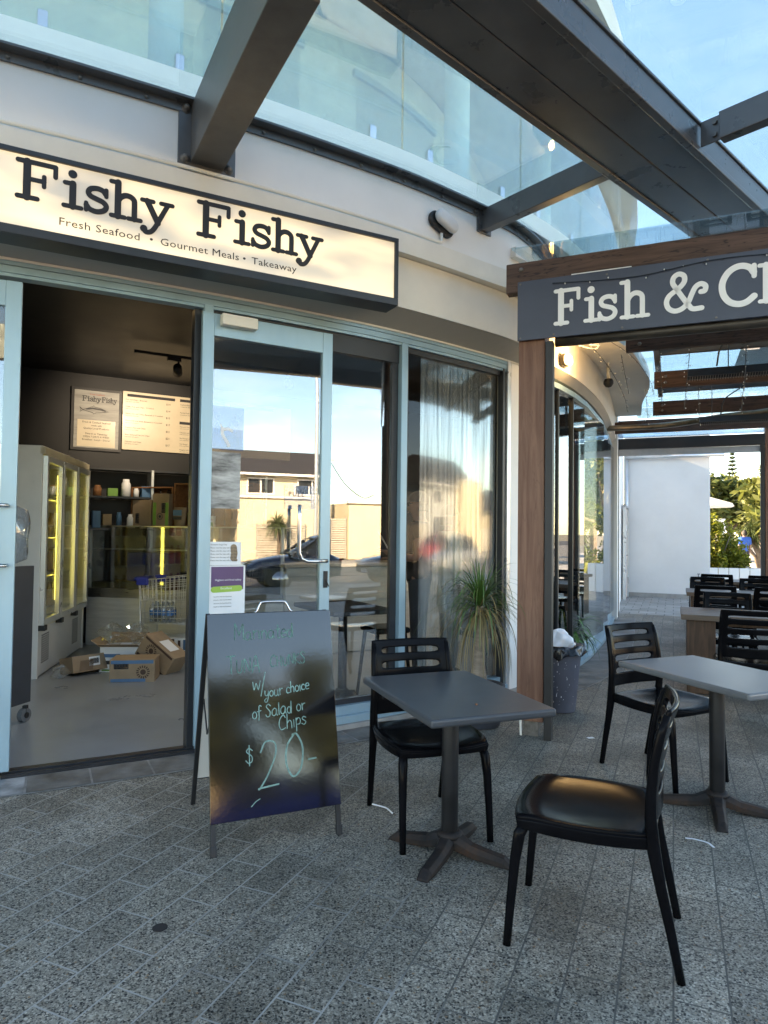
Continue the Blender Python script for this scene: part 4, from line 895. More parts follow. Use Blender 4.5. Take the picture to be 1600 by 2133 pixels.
# white plug lead taped under the soffit
pl_ = empty('power_lead', fac(7.2, .3, 3.45), label='white extension lead with black plugs hanging under the soffit', cat='cable')
MB().tube(cr2([fac(6.9, .22, 3.47), fac(7.15, .20, 3.41), fac(7.4, .34, 3.39), fac(7.25, .42, 3.43)], 8), .006, 6).build('cord', M['offwhite'], pl_, smooth=True)
MB().box(fac(7.3, .36, 3.415), (.12, .035, .035), .4).build('socket', M['white_plastic'], pl_, bevel=.006)
MB().box(fac(7.18, .34, 3.405), (.05, .04, .04), .4).build('plug', M['black'], pl_, bevel=.006)
# heaters slung under the beams
def heater(a0, a1, b, z, label, hang):
    h = empty('patio_heater', pg(a0, b, z), label=label, cat='heater', group='dark strip heaters slung in the pergola')
    prof = [(-.085, -.045), (-.06, .03), (.06, .03), (.085, -.045), (.07, -.045), (.05, .018), (-.05, .018), (-.07, -.045)]
    mb = MB(); vs = [pg(a, b + y, z + zz) for a in (a0, a1) for y, zz in prof]; k = len(prof)
    mb.add(vs, [(i, (i + 1) % k, k + (i + 1) % k, k + i) for i in range(k)] + [(0, 1, 6, 7), (1, 2, 5, 6), (2, 3, 4, 5), (k + 0, k + 7, k + 6, k + 1), (k + 1, k + 6, k + 5, k + 2), (k + 2, k + 5, k + 4, k + 3)])
    mb.build('reflector', M['black'], h)
    g = MB(); n = int((a1 - a0) / .022)
    for i in range(n): x = a0 + .02 + i * .022; g.tube([pg(x, b - .075, z - .047), pg(x, b, z - .075), pg(x, b + .075, z - .047)], .0022, 4)
    g.build('guard', M['bolt'], h)
    for x in hang: MB().bar(pg(x, b, z + .03), pg(x, b, 3.5), .045, .008, up=AX).build('hanger', M['steel'], h)
    MB().tube(cr2([pg(a0 + .25, b - .02, z + .05), pg(a0 + .30, b - .03, z + .25), pg(a0 + .52, b - .03, z + .42), pg(a0 + .35, b - .02, 3.45)], 7), .008, 6).build('cord', M['wire'], h, smooth=True)
heater(1.17, 2.5, 2.22, 3.02, 'long dark strip heater under the first roof bay beside the white shade', (1.52, 2.4))
heater(1.35, 2.3, 4.72, 2.96, 'dark strip heater deeper in the pergola, seen beyond the metal pipe', (1.5,))
_p = MB().tube(cr2([pg(.0, 5.75, 3.06), pg(.9, 5.70, 3.055), pg(1.6, 5.35, 3.08), pg(2.15, 5.10, 3.085), pg(2.36, 5.0, 3.12), pg(2.42, 4.97, 3.28), pg(2.43, 4.96, 3.50)], 8), .042, 14)
dp = _p.build('metal_duct', pmat('tarnished galvanised duct', (.30, .25, .19), .34, metal=.8, var=.35, scale=5), smooth=True); tag(dp, 'tarnished metal pipe curving up beside the right pergola post', 'pipe')
# ------------------------------------------------------------------ outdoor chairs
def squircle(x, y): return x * sqrt(max(0, 1 - y * y * .22)), y * sqrt(max(0, 1 - x * x * .22))
def chair_proto(label, group):
    t = empty('chair', (0, 0, 0), label=label, cat='chair', group=group)
    # seat shell, gently dished, front edge rolled down
    n = 14; rows = []
    for i in range(n + 1):
        r = []
        for j in range(n + 1):
            u, v = -1 + 2 * j / n, -1 + 2 * i / n; x, y = squircle(u, v)
            z = .454 - .013 * (1 - min(1, (u * u + v * v))) - (.012 * max(0, v - .6) ** 2 / .16) + .006 * abs(u) ** 3
            r.append((x * .250, .012 + y * .245, z))
        rows.append(r)
    MB().grid(rows).build('seat', M['black_plastic'], t, smooth=True, local=True, solid=.016, bevel=.005)
    # skirt under the seat
    sk = MB(); ring = []
    for k in range(48):
        a = 2 * pi * k / 48; c_, s_ = cos(a), sin(a); q = max(abs(c_), abs(s_)); x, y = squircle(c_ / q, s_ / q); ring.append((x * .2500, .012 + y * .2450))
    vs = [(x, y, .457 - .012 * max(0, y - .15) / .1) for x, y in ring] + [(x * .975, y * .975, (.420 - .006 * abs(x) / .24)) for x, y in ring]
    sk.add(vs, [(k, (k + 1) % 48, 48 + (k + 1) % 48, 48 + k) for k in range(48)]); sk.build('seat_frame', M['black_plastic'], t, smooth=True, local=True, solid=.012, bevel=.004)
    # legs
    def rear(z):
        K = [(0, -.305), (.21, -.262), (.42, -.221), (.56, -.212), (.70, -.224), (.80, -.244), (.88, -.268)]
        for i in range(len(K) - 1):
            if z <= K[i + 1][0] or i == len(K) - 2:
                t = (z - K[i][0]) / (K[i + 1][0] - K[i][0]); a, b = K[max(i - 1, 0)][1], K[i][1]; c, d = K[i + 1][1], K[min(i + 2, len(K) - 1)][1]
                return .5 * (2 * b + (c - a) * t + (2 * a - 5 * b + 4 * c - d) * t * t + (3 * b - a - 3 * c + d) * t ** 3)
    for sx in (-1, 1):
        P = [(sx * (.205 + .0), rear(0), 0), (sx * .208, rear(.15), .15), (sx * .212, rear(.3), .3), (sx * .214, rear(.42), .42), (sx * .218, rear(.52), .52), (sx * .216, rear(.60), .60), (sx * .213, rear(.70), .70), (sx * .210, rear(.80), .80), (sx * .207, rear(.862), .862)]
        MB().tube(P, [.0145, .016, .0185, .022, .0195, .0175, .016, .015, .012], 12, sq=.75).build('leg', M['black_plastic'], t, smooth=True, local=True)
        P = [(sx * .220, .262, 0), (sx * .218, .250, .15), (sx * .214, .236, .3), (sx * .209, .222, .39), (sx * .200, .200, .432)]
        MB().tube(P, [.0145, .016, .0185, .0215, .018], 12, sq=.75).build('leg', M['black_plastic'], t, smooth=True, local=True)
    # slotted back
    xs = [-.228, -.212, -.186, -.172, -.10, 0, .10, .172, .186, .212, .228]
    zs = [.50, .515, .572, .580, .612, .620, .648, .656, .688, .696, .724, .732, .764, .772, .800, .808, .836, .844, .868, .880]
    slots = [(.580, .612), (.656, .688), (.732, .764), (.808, .836)]
    def bp(x, z):
        k = 1 - (x / .228) ** 2
        w = 1 - .05 * max(0, (z - .5) / .38)
        return (x * w, rear(z) - .034 * k, z)
    mb = MB()
    for i in range(len(zs) - 1):
        for j in range(len(xs) - 1):
            hole = any(a - 1e-6 <= zs[i] and zs[i + 1] <= b + 1e-6 for a, b in slots) and 3 <= j <= 6
            if hole: continue
            mb.add([bp(xs[j], zs[i]), bp(xs[j + 1], zs[i]), bp(xs[j + 1], zs[i + 1]), bp(xs[j], zs[i + 1])], [(0, 1, 2, 3)])
    o = mb.build('backrest', M['black_plastic'], t, smooth=True, local=True)
    bm = bmesh.new(); bm.from_mesh(o.data); bmesh.ops.remove_doubles(bm, verts=bm.verts, dist=1e-5); bm.to_mesh(o.data); bm.free()
    o.data.polygons.foreach_set('use_smooth', [True] * len(o.data.polygons))
    md = o.modifiers.new('solid', 'SOLIDIFY'); md.thickness = .020; md.offset = 0
    md = o.modifiers.new('sub', 'SUBSURF'); md.levels = 2; md.render_levels = 2
    return t
CH_G = 'black slotted plastic cafe chairs'
ch0 = chair_proto('black chair pulled out in the open paving, seat turned to the near pedestal table', CH_G)
ch0.location = (.780, 2.535, 0); ch0.rotation_euler = (0, 0, radians(158 - 90))
def put_chair(x, y, fwd, label, group=CH_G):
    c = copy_tree(ch0); c.location = (x, y, 0); c.rotation_euler = (0, 0, radians(fwd - 90)); c['label'] = label; c['group'] = group; return c
put_chair(.232, 3.405, -72, 'black chair tucked under the near pedestal table, in front of the palm')
put_chair(1.735, 4.165, -62, 'black chair with sheen on its slats behind the second pedestal table')
_bdeg = degrees_b = math.degrees(PA) + 90
for x, y, f, l in ((2.98, 5.50, _bdeg, 'large black chair with its back to the viewer at the first timber table'),
                   (3.42, 6.66, _bdeg + 180, 'black chair on the far side of the first timber table, left of two'),
                   (3.98, 6.42, _bdeg + 180, 'black chair on the far side of the first timber table, right of two'),
                   (3.98, 8.10, _bdeg, 'black chair with its back to the viewer at the second timber table, left of two'),
                   (4.55, 7.86, _bdeg, 'black chair with its back to the viewer at the second timber table, right of two'),
                   (4.45, 9.22, _bdeg + 180, 'black chair on the far side of the second timber table, left of two'),
                   (5.02, 8.98, _bdeg + 180, 'black chair on the far side of the second timber table, right of two'),
                   (5.16, 10.45, _bdeg, 'black chair at the farthest timber table, left of two'),
                   (5.75, 10.20, _bdeg, 'black chair at the farthest timber table, right of two')):
    put_chair(x, y, f, l)

# ------------------------------------------------------------------ pedestal tables
M['table_top'] = pmat('grey laminate table top', (.050, .056, .063), .40, var=.10, scale=4, rvar=.08, bump=.05, bscale=220, spec=.5)
M['table_top_worn'] = pmat('silvery worn laminate table top', (.125, .13, .135), .34, var=.18, scale=3, rvar=.10, spec=.6)
M['ped'] = pmat('rust marked black pedestal', (.014, .014, .015), .45, var=.3, scale=6, spec=.25)
def rust_mat():
    m, nt, out = _mat('rusting cast base'); L = nt.links.new; p = N(nt, 'ShaderNodeBsdfPrincipled')
    tc = N(nt, 'ShaderNodeTexCoord'); nz = N(nt, 'ShaderNodeTexNoise', i_Scale=5.0, i_Detail=9.0, i_Roughness=.7); L(tc.outputs['Object'], nz.inputs['Vector'])
    cr = N(nt, 'ShaderNodeValToRGB'); e = cr.color_ramp.elements; e[0].position = .42; e[0].color = (.014, .0135, .0145, 1); e[1].position = .75; e[1].color = (.085, .036, .017, 1); q = e.new(.56); q.color = (.032, .023, .019, 1)
    L(nz.outputs['Fac'], cr.inputs[0]); L(cr.outputs[0], p.inputs['Base Color']); p.inputs['Roughness'].default_value = .6; p.inputs['Specular IOR Level'].default_value = .2
    bp = N(nt, 'ShaderNodeBump'); bp.inputs['Strength'].default_value = .3; bp.inputs['Distance'].default_value = .003; L(nz.outputs['Fac'], bp.inputs['Height']); L(bp.outputs[0], p.inputs['Normal'])
    L(p.outputs[0], out.inputs[0]); return m
M['rust'] = rust_mat()
def ped_table(x, y, rz, top, label, sx=.575, sy=.83, arm=radians(-28)):
    t = empty('pedestal_table', (x, y, 0), rz, label=label, cat='table', group='square topped pedestal tables')
    o = MB().box((0, 0, .7125), (sx, sy, .035)).build('tabletop', top, t, local=True, bevel=.011, seg=3)
    MB().box((0, 0, .6865), (.30, .30, .008)).build('mount_plate', M['ped'], t, local=True)
    MB().tube([(0, 0, .05), (0, 0, .683)], .0385, 24).build('column', M['ped'], t, local=True, smooth=True, bevel=.002)
    for k in range(4):
        a = arm - rz + k * pi / 2; d = Vector((cos(a), sin(a), 0)); q = Vector((-d.y, d.x, 0)); mb = MB(); secs = []
        for r, w, z0, z1 in ((.0, .040, .035, .098), (.05, .036, .026, .092), (.11, .033, .012, .062), (.19, .032, .004, .050), (.262, .029, .0, .040), (.300, .026, .0, .010)):
            secs.append([d * r + q * w * s + Vector((0, 0, z)) for s, z in ((-1, z0), (1, z0), (1, z0 + (z1 - z0) * .55), (.55, z1), (-.55, z1), (-1, z0 + (z1 - z0) * .55))])
        vs = [v for s in secs for v in s]; n = 6; fs = [(i * n + j, i * n + (j + 1) % n, (i + 1) * n + (j + 1) % n, (i + 1) * n + j) for i in range(5) for j in range(n)] + [tuple(range(n)), tuple(5 * n + j for j in range(n))]
        mb.add(vs, fs); mb.build('foot', M['rust'], t, local=True, bevel=.006)
    MB().lathe([(.055, .075), (.060, .088), (.050, .100), (.040, .104)], n=24).build('collar', M['rust'], t, local=True, smooth=True)
    return t
t1 = ped_table(.317, 3.110, radians(20.5), M['table_top'], 'dark grey pedestal table nearest the chalkboard, with a crumb on top')
t2 = ped_table(1.795, 3.625, radians(22.5), M['table_top_worn'], 'silvery worn pedestal table farther right, under the pergola edge', sx=.58, sy=.86, arm=radians(-22))
cr_ = MB().lathe([(.001, .0), (.006, .001), (.007, .004), (.004, .008), (.001, .009)], (0, 0, 0), 7).build('crumb', pmat('brown crumb', (.25, .11, .06), .8), smooth=True); cr_.location = (.40, 2.86, .7305); tag(cr_, 'small brown crumb on the dark grey table top', 'crumb')

# ------------------------------------------------------------------ timber dining tables
def dining(a, b, label, L_=2.1, D_=.74):
    c = pg(a + L_ / 2, b + D_ / 2); t = empty('dining_table', c, PA, label=label, cat='table', group='timber dining tables under the pergola')
    mb = MB(); k = 5
    for i in range(k): mb.box((0, -D_ / 2 + (i + .5) * D_ / k, .705), (L_, D_ / k - .004, .05))
    mb.build('tabletop', M['table_wood'], t, local=True, bevel=.004)
    for sx in (-1, 1):
        o = MB().box((0, 0, 0), (.24, D_ - .12, .675)).build('leg', M['leg_wood'], t, local=True, bevel=.006); o.location = (sx * (L_ / 2 - .17), 0, .3405)
    MB().box((0, 0, .64), (L_ - .7, .05, .08)).build('stretcher', M['leg_wood'], t, local=True, bevel=.004); return t
# left near corners measured on the paving
def ab_of(x, y): v = Vector((x, y, 0)) - P0; return v.dot(AX), v.dot(BX)
_a, _b = ab_of(2.76, 6.24); dining(_a, _b, 'nearest timber dining table with thick plank legs under the pergola')
_a, _b = ab_of(3.92, 9.00 - .30); dining(_a, _b, 'second timber dining table, between the nearest and farthest ones')
_a, _b = ab_of(5.02, 11.35 - .35); dining(_a, _b, 'farthest timber dining table, in front of the white wall')

# ------------------------------------------------------------------ chalkboard A-frame
AF0 = Vector((-.752, 3.035, 0)); AFD = Vector((.915, .404, 0)).normalized(); AFN = Vector((AFD.y, -AFD.x, 0)); AW = .618; AH = 1.045; LEAN = .235
af = empty('chalkboard_sign', AF0 + AFD * AW / 2 - AFN * .3, label='black folding chalkboard with chalked tuna special standing by the shop door', cat='chalkboard')
_up = (UPZ * AH - AFN * LEAN).normalized(); _sl = sqrt(AH * AH + LEAN * LEAN); _fn = AFD.cross(_up); 
if _fn.dot(AFN) < 0: _fn = -_fn
def ap(x, y, h=0.0): return AF0 + AFD * x + _up * y + _fn * h
def framed(pf, nm, y0):
    f = MB(); t_ = .022
    for x in (t_ / 2, AW - t_ / 2): f.bar(pf(x, 0), pf(x, _sl), t_, .022, up=_fn)
    f.bar(pf(t_, _sl - t_ / 2), pf(AW - t_, _sl - t_ / 2), t_, .022, up=_fn); f.bar(pf(t_, y0 + .008), pf(AW - t_, y0 + .008), .016, .016, up=_fn)
    return f
M['board'] = pmat('glossy black writing film', (.006, .006, .008), .08, var=.2, scale=3, rvar=.02, bump=.02, bscale=70, spec=.75)
framed(ap, 'front_frame', .15).build('front_frame', M['black'], af, bevel=.002)
for x in (.011, AW - .011): MB().bar(ap(x, -.002), ap(x, .045), .028, .028, up=_fn).build('rubber_foot', M['black'], af, bevel=.003)
bd = MB().prism([ap(-.002, .135, .0125), ap(AW + .002, .135, .0125), ap(AW + .002, _sl + .002, .0125), ap(-.002, _sl + .002, .0125)], _fn * .005).build('front_board', M['board'], af, bevel=.0015)
_top = ap(AW / 2, _sl); _back = -AFN
def aq(x, y, h=0.0):
    u2 = (UPZ * AH + AFN * (-.41) * -1 * -1 * -1).normalized() if False else (UPZ * AH - AFN * .0 + AFN * .0).normalized()
    base = AF0 + AFD * x - AFN * (LEAN * 2 + .16); topp = AF0 + AFD * x - AFN * (LEAN + .03) + UPZ * AH
    d = (topp - base); return base + d * (y / _sl) - AFN * h
_f = framed(aq, 'rear_frame', .15); _f.build('rear_frame', M['black'], af, bevel=.002)
MB().prism([aq(.02, .15, -.004), aq(AW - .02, .15, -.004), aq(AW - .02, _sl - .02, -.004), aq(.02, _sl - .02, -.004)], AFN * .004).build('rear_board', M['white_plastic'], af)
MB().tube(cr2([ap(.02, .62, -.02), ap(.02, .52, -.16), aq(.02, .50, -.16), aq(.02, .62, -.02)], 5), .004, 6).build('stay_cord', M['wire'], af, smooth=True)
_h = MB(); hc = AW * .53
_h.tube(cr2([ap(hc - .095, _sl + .006), ap(hc - .085, _sl + .012), ap(hc - .068, _sl + .045), ap(hc - .05, _sl + .056), ap(hc + .05, _sl + .056), ap(hc + .068, _sl + .045), ap(hc + .085, _sl + .012), ap(hc + .095, _sl + .006)], 5), .006, 8); _h.build('handle', M['chrome'], af, smooth=True)
_af = lambda x, y, h: ap(x, y, .0178 + h)
bh = _sl - .135                                                # board height; y measured up from its foot
def by(f): return .135 + bh * (1 - f)                          # f = fraction down from the top
_t = MB(); hand_text(_t, 'Marinated', .125, by(.135), .068, .0052, _af, xs=1.02, seed=2)
hand_text(_t, 'TUNA', .085, by(.30), .082, .0052, _af, xs=.90, seed=3); hand_text(_t, 'CHUNKS', .295, by(.28), .058, .0050, _af, xs=.98, seed=4, rise=.04)
_t.build('faint_lettering', M['chalk_faint'], bd)
_t = MB(); hand_text(_t, 'w/', .205, by(.392), .060, .0042, _af, xs=1.1, seed=5)
hand_text(_t, 'your choice', .262, by(.432), .050, .0046, _af, xs=.98, seed=6, rise=.10); hand_text(_t, 'of Salad or', .20, by(.532), .058, .0046, _af, xs=.97, seed=7, rise=.07); hand_text(_t, 'Chips', .325, by(.598), .064, .0046, _af, xs=1.05, seed=8, rise=.10)
hand_text(_t, '$', .165, by(.745), .075, .0050, _af, xs=1.0, seed=9); hand_text(_t, '2', .228, by(.868), .205, .0072, _af, xs=.80, seed=10); hand_text(_t, '0', .352, by(.832), .190, .0085, _af, xs=.95, seed=12); hand_text(_t, '-', .468, by(.80), .085, .0085, _af, xs=1.4, seed=11)
stroke_ribbon(_t, [(p.x, p.y) for p in cr2([(.185, by(.945)), (.205, by(.925)), (.225, by(.915))], 4)], .004, _af, .0006, .0004)
_t.build('lettering', M['chalk'], bd)

# ------------------------------------------------------------------ bin, palm, litter
bn = empty('rubbish_bin', (1.475, 5.62, 0), label='grey paint spotted bin with a black liner and a white bag on top', cat='bin')
bx, byy = 1.475, 5.62
MB().lathe([(.125, .0), (.13, .012), (.178, .52), (.186, .535), (.180, .54), (.165, .52), (.12, .03)], (bx, byy, .004), 32, cap=False).build('body', M['bin_plastic'], bn, smooth=True)
_rn = random.Random(5); _sp = MB()
for k in range(60):
    a = _rn.uniform(pi, 2.1 * pi); z = _rn.uniform(.06, .50); r = .13 + (.178 - .13) * (z - .012) / .508 + .0012
    c = Vector((bx + r * cos(a), byy + r * sin(a), z)); t = Vector((-sin(a), cos(a), 0)); w = _rn.uniform(.0008, .0026); h = w * _rn.choice((1, 1, 1.5, 3, 5))
    _sp.add([c - t * w - UPZ * h, c + t * w - UPZ * h * .8, c + t * w * .7 + UPZ * h, c - t * w * .8 + UPZ * h], [(0, 1, 2, 3)])
_sp.build('paint_spots', M['paper'], bn)
_lin = MB(); rows = []
for i, (r, z) in enumerate([(.150, .50), (.182, .545), (.192, .548), (.200, .520), (.206, .485), (.203, .455)]):
    row = []
    for k in range(61):
        a = 2 * pi * k / 60; wob = .010 * sin(a * 7 + i) + .007 * sin(a * 13 + 2 * i) + (.03 * max(0, cos(a + .3)) if i == 5 else 0)
        row.append((bx + (r + wob * .8) * cos(a), byy + (r + wob * .8) * sin(a), z + wob * (1.3 if i > 2 else .7)))
    rows.append(row)
_lin.grid(rows).build('liner', M['bin_bag'], bn, smooth=True)
wb = MB(); rows = []
for i in range(15):
    ph = pi * i / 14; row = []
    for k in range(37):
        th = 2 * pi * k / 36; r = .118 * (1 + .16 * sin(3 * th + 2 * ph) + .10 * sin(7 * th - 3 * ph) + .07 * sin(11 * ph + 5 * th)) * sin(ph) ** .8
        row.append((bx - .03 + r * cos(th), byy - .05 + r * sin(th), .575 - .09 * cos(ph) * (1 + .15 * sin(2 * th))))
    rows.append(row)
wbo = wb.grid(rows).build('plastic_bag', M['poly_white'], smooth=True, solid=0, loc=(bx - .03, byy - .05, .575)); tag(wbo, 'crumpled white plastic bag stuffed on top of the grey bin', 'bag')

pp = empty('potted_palm', (.745, 5.16, 0), label='spiky ponytail palm with drooping green and tan leaves in a dark pot', cat='plant')
px_, py_ = .745, 5.16
MB().lathe([(.150, .0), (.158, .01), (.185, .27), (.195, .30), (.185, .305), (.170, .29), (.168, .26)], (px_, py_, .005), 32, cap=False).build('pot', M['pot'], pp, smooth=True)
MB().lathe([(.001, .262), (.168, .258)], (px_, py_, .005), 24, cap=False).build('soil', M['soil'], pp)
MB().tube([(px_ - .015, py_, .25), (px_ - .012, py_, .34), (px_ - .01, py_, .45), (px_, py_, .60), (px_, py_, .76), (px_, py_, .90)], [.085, .068, .050, .042, .038, .034], 16).build('trunk', M['trunk'], pp, smooth=True)
M['leaf_green'] = pmat('green strap leaf', (.055, .125, .022), .42, var=.45, scale=3)
M['leaf_tan'] = pmat('dry tan leaf', (.22, .16, .065), .55, var=.35, scale=4)
def strap(mb, base, az, el, L_, w, droop, rn, twist=.0):
    n = 11; p = Vector(base); d = Vector((cos(az) * cos(el), sin(az) * cos(el), sin(el))); rows = []; kink = rn.uniform(.35, .8) if rn.random() < .3 else 2
    for i in range(n + 1):
        t = i / n; side = Vector((-sin(az + twist), cos(az + twist), 0)); ww = w * (1 - t) ** .55 * (.6 + .4 * min(1, t * 8)) + .0004
        rows.append([p - side * ww, p + Vector((0, 0, -.35 * ww)), p + side * ww]); p = p + d * (L_ / n)
        d.z -= droop / n * (1 + 1.6 * t) * (3.2 if abs(t - kink) < .07 else 1); d.normalize()
    mb.grid(rows)
_g = MB(); _tn = MB(); _rn = random.Random(21)
for k in range(150):
    az = _rn.uniform(0, 2 * pi); el = _rn.choice((_rn.uniform(.2, 1.3), _rn.uniform(-.2, 1.0))); L_ = _rn.uniform(.26, .58) * (1.25 if _rn.random() < .12 else 1)
    tan = el < .25 and _rn.random() < .75 or _rn.random() < .10
    strap(_tn if tan else _g, (px_ + .02 * cos(az), py_ + .02 * sin(az), .875 + .05 * el), az, el, L_, _rn.uniform(.0045, .0085), _rn.uniform(1.0, 2.6), _rn)
for k in range(60):
    az = _rn.uniform(0, 2 * pi); strap(_g, (px_ + .012 * cos(az), py_ + .012 * sin(az), .90), az, _rn.uniform(1.0, 1.5), _rn.uniform(.2, .42), .006, _rn.uniform(.2, .9), _rn)
for k in range(46):
    az = _rn.uniform(0, 2 * pi); strap(_tn, (px_ + .035 * cos(az), py_ + .035 * sin(az), .84), az, _rn.uniform(-.9, .0), _rn.uniform(.35, .58), .0055, _rn.uniform(1.6, 3.0), _rn)
_g.build('green_leaves', M['leaf_green'], pp, fix=False, smooth=True); _tn.build('dry_leaves', M['leaf_tan'], pp, fix=False, smooth=True)
st = MB().tube(cr2([(-.056, 3.63, .008), (.0, 3.60, .007), (.035, 3.575, .006), (.062, 3.515, .006)], 5), .004, 8).build('paper_straw', M['paper'], smooth=True); tag(st, 'bent white straw lying on the paving by a chair leg', 'straw')
ck = MB(); stroke_ribbon(ck, [(p.x, p.y) for p in cr2([(1.475, 3.28), (1.51, 3.27), (1.555, 3.235), (1.562, 3.19)], 5)], .012, lambda x, y, h: Vector((x, y, .0015 + h)), .001, 0); tag(ck.build('chalk_mark', M['paper']), 'short white chalk mark on the paving near the second table base', 'chalk mark')
lt = MB().box((1.50, 4.86, .0015), (.05, .03, .002), .3).build('paper_scrap', M['paper']); tag(lt, 'tiny white paper scrap on the paving under the second table chair', 'litter')
dk = MB().lathe([(.001, .003), (.024, .002), (.028, .001)], (0, 0, 0), 14).build('dark_stain', pmat('old gum stain', (.02, .018, .017), .8)); dk.location = (-.80, 2.50, .0012); tag(dk, 'round dark gum spot on a paver joint in the open paving', 'stain')
# ------------------------------------------------------------------ people
def person(x, y, face, label, height=1.75, shirt=(.012, .012, .014), trousers=(.02, .02, .024), cap=None, hair=(.03, .02, .015), arms='paper', sleeve=.55, skin=(.36, .19, .125), head_down=.0, long_top=False):
    k = height / 1.75; rz = radians(face - 90)
    t = empty('person', (x, y, .01), rz, label=label, cat='person')
    ms = pmat('skin', skin, .5, var=.08, scale=12); mc = pmat('shirt cloth', shirt, .85, var=.15, scale=9, bump=.2, bscale=40); mt = pmat('trouser cloth', trousers, .85, var=.2, scale=9)
    def skinned(name, verts, edges, rad, mat, par, root=0, sub=1):
        me = bpy.data.meshes.new(name); me.from_pydata([tuple(c * k for c in v) for v in verts], edges, []); me.materials.append(mat)
        o = bpy.data.objects.new(name, me); col.objects.link(o); o.parent = par
        md = o.modifiers.new('skin', 'SKIN'); md.use_smooth_shade = True
        for i, r in enumerate(rad):
            rr = r if isinstance(r, tuple) else (r, r); o.data.skin_vertices[0].data[i].radius = (rr[0] * k, rr[1] * k)
        o.data.skin_vertices[0].data[root].use_root = True
        if sub: s = o.modifiers.new('sub', 'SUBSURF'); s.levels = sub; s.render_levels = sub
        return o
    if arms == 'paper':
        AR = {1: [(.19, -.01, 1.44), (.245, .00, 1.16), (.17, .22, 1.14), (.155, .27, 1.15)], -1: [(-.19, -.01, 1.44), (-.245, .02, 1.17), (-.14, .24, 1.20), (-.12, .29, 1.22)]}
    else:
        AR = {1: [(.19, -.01, 1.44), (.235, .0, 1.15), (.245, .05, .92), (.245, .07, .86)], -1: [(-.19, -.01, 1.44), (-.235, .0, 1.15), (-.25, .04, .92), (-.25, .06, .86)]}
    V = [(0, 0, .95), (0, .005, 1.08), (0, .0, 1.25), (0, -.01, 1.42), (0, -.005, 1.50), (0, .01, 1.56), (0, .022, 1.615), (0, .022, 1.68), (0, .012, 1.735)]
    Rr = [(.15, .105), (.135, .10), (.155, .11), (.14, .09), .058, .058, (.072, .088), (.078, .098), (.055, .07)]
    E_ = [(i, i + 1) for i in range(8)]
    def add(p, r, a): V.append(p); Rr.append(r); E_.append((a, len(V) - 1)); return len(V) - 1
    n0 = add((0, .125, 1.632), .014, 6)
    for s in (1, -1):
        add((s * .088, .01, 1.64), .013, 6)
        i = add(AR[s][0], .062, 3); i = add(AR[s][1], .046, i); i = add(AR[s][2], .034, i); w = add(AR[s][3], (.040, .022), i)
        d = (Vector(AR[s][3]) - Vector(AR[s][2])).normalized(); side = d.cross(Vector((0, 0, 1))); side = side.normalized() if side.length > .1 else Vector((1, 0, 0))
        for q, (sp, ln) in enumerate(((-.030, .066), (-.010, .078), (.010, .074), (.028, .058))):
            b = Vector(AR[s][3]) + d * .045 + side * sp; j = add(tuple(b), .0095, w); m_ = b + d * ln * .55 + Vector((0, 0, -.008)); j = add(tuple(m_), .0085, j); add(tuple(m_ + d * ln * .4 + Vector((0, 0, -.022))), .0075, j)
        b = Vector(AR[s][3]) + d * .01 + side * (-.046 * s); j = add(tuple(b), .010, w); add(tuple(b + d * .045 + side * (-.012 * s)), .0085, j)
        h = add((s * .095, 0, .90), .085, 0); h = add((s * .11, .01, .50), .058, h); h = add((s * .115, -.015, .10), .042, h); h = add((s * .12, .03, .045), .04, h); add((s * .125, .15, .035), .036, h)
    body = skinned('body', V, E_, Rr, ms, t)
    # clothes just proud of the body
    V2 = [(0, 0, .84), (0, .005, 1.08), (0, 0, 1.25), (0, -.01, 1.41), (0, -.008, 1.50)]; R2 = [(.190, .140), (.165, .126), (.180, .132), (.172, .118), (.098, .092)]; E2 = [(i, i + 1) for i in range(4)]
    for s in (1, -1):
        V2.append(AR[s][0]); R2.append(.088); E2.append((3, len(V2) - 1)); a, b = Vector(AR[s][0]), Vector(AR[s][1]); m_ = a.lerp(b, sleeve); V2.append(tuple(m_)); R2.append(.074); E2.append((len(V2) - 2, len(V2) - 1))
        if sleeve > .9: V2.append(tuple(b.lerp(Vector(AR[s][2]), .8))); R2.append(.055); E2.append((len(V2) - 2, len(V2) - 1))
    if long_top: V2[0] = (0, 0, .62); R2[0] = (.205, .16)
    skinned('shirt', V2, E2, R2, mc, t)
    V3 = [(0, 0, 1.08), (0, 0, .92)]; R3 = [(.165, .12), (.165, .125)]; E3 = [(0, 1)]
    for s in (1, -1):
        i0 = len(V3); V3 += [(s * .098, 0, .84), (s * .112, .008, .50), (s * .117, -.012, .10)]; R3 += [.100, .078, .066]; E3 += [(1, i0), (i0, i0 + 1), (i0 + 1, i0 + 2)]
    skinned('trousers', V3, E3, R3, mt, t)
    for s in (1, -1):
        MB().tube([(s * .12 * k, -.05 * k, .035 * k), (s * .122 * k, .05 * k, .045 * k), (s * .126 * k, .18 * k, .030 * k)], [.046 * k, .052 * k, .040 * k], 12).build('shoe', M['black'], t, smooth=True, local=True, sub=1)
    hm = pmat('hair', hair, .7, var=.3, scale=30)
    def dome(r0, zc, yc, z0, nm, mat, sy=1.14):
        mb = MB(); rows = []
        for i in range(9):
            ph = (pi / 2) * i / 8; row = []
            for j in range(25):
                th = 2 * pi * j / 24; rr = r0 * cos(ph) * (1 if i else 1.0); row.append((rr * cos(th) * k, (yc + rr * sin(th) * sy) * k, (z0 + (zc - z0) * sin(ph)) * k))
            rows.append(row)
        return mb.grid(rows).build(nm, mat, t, smooth=True, local=True)
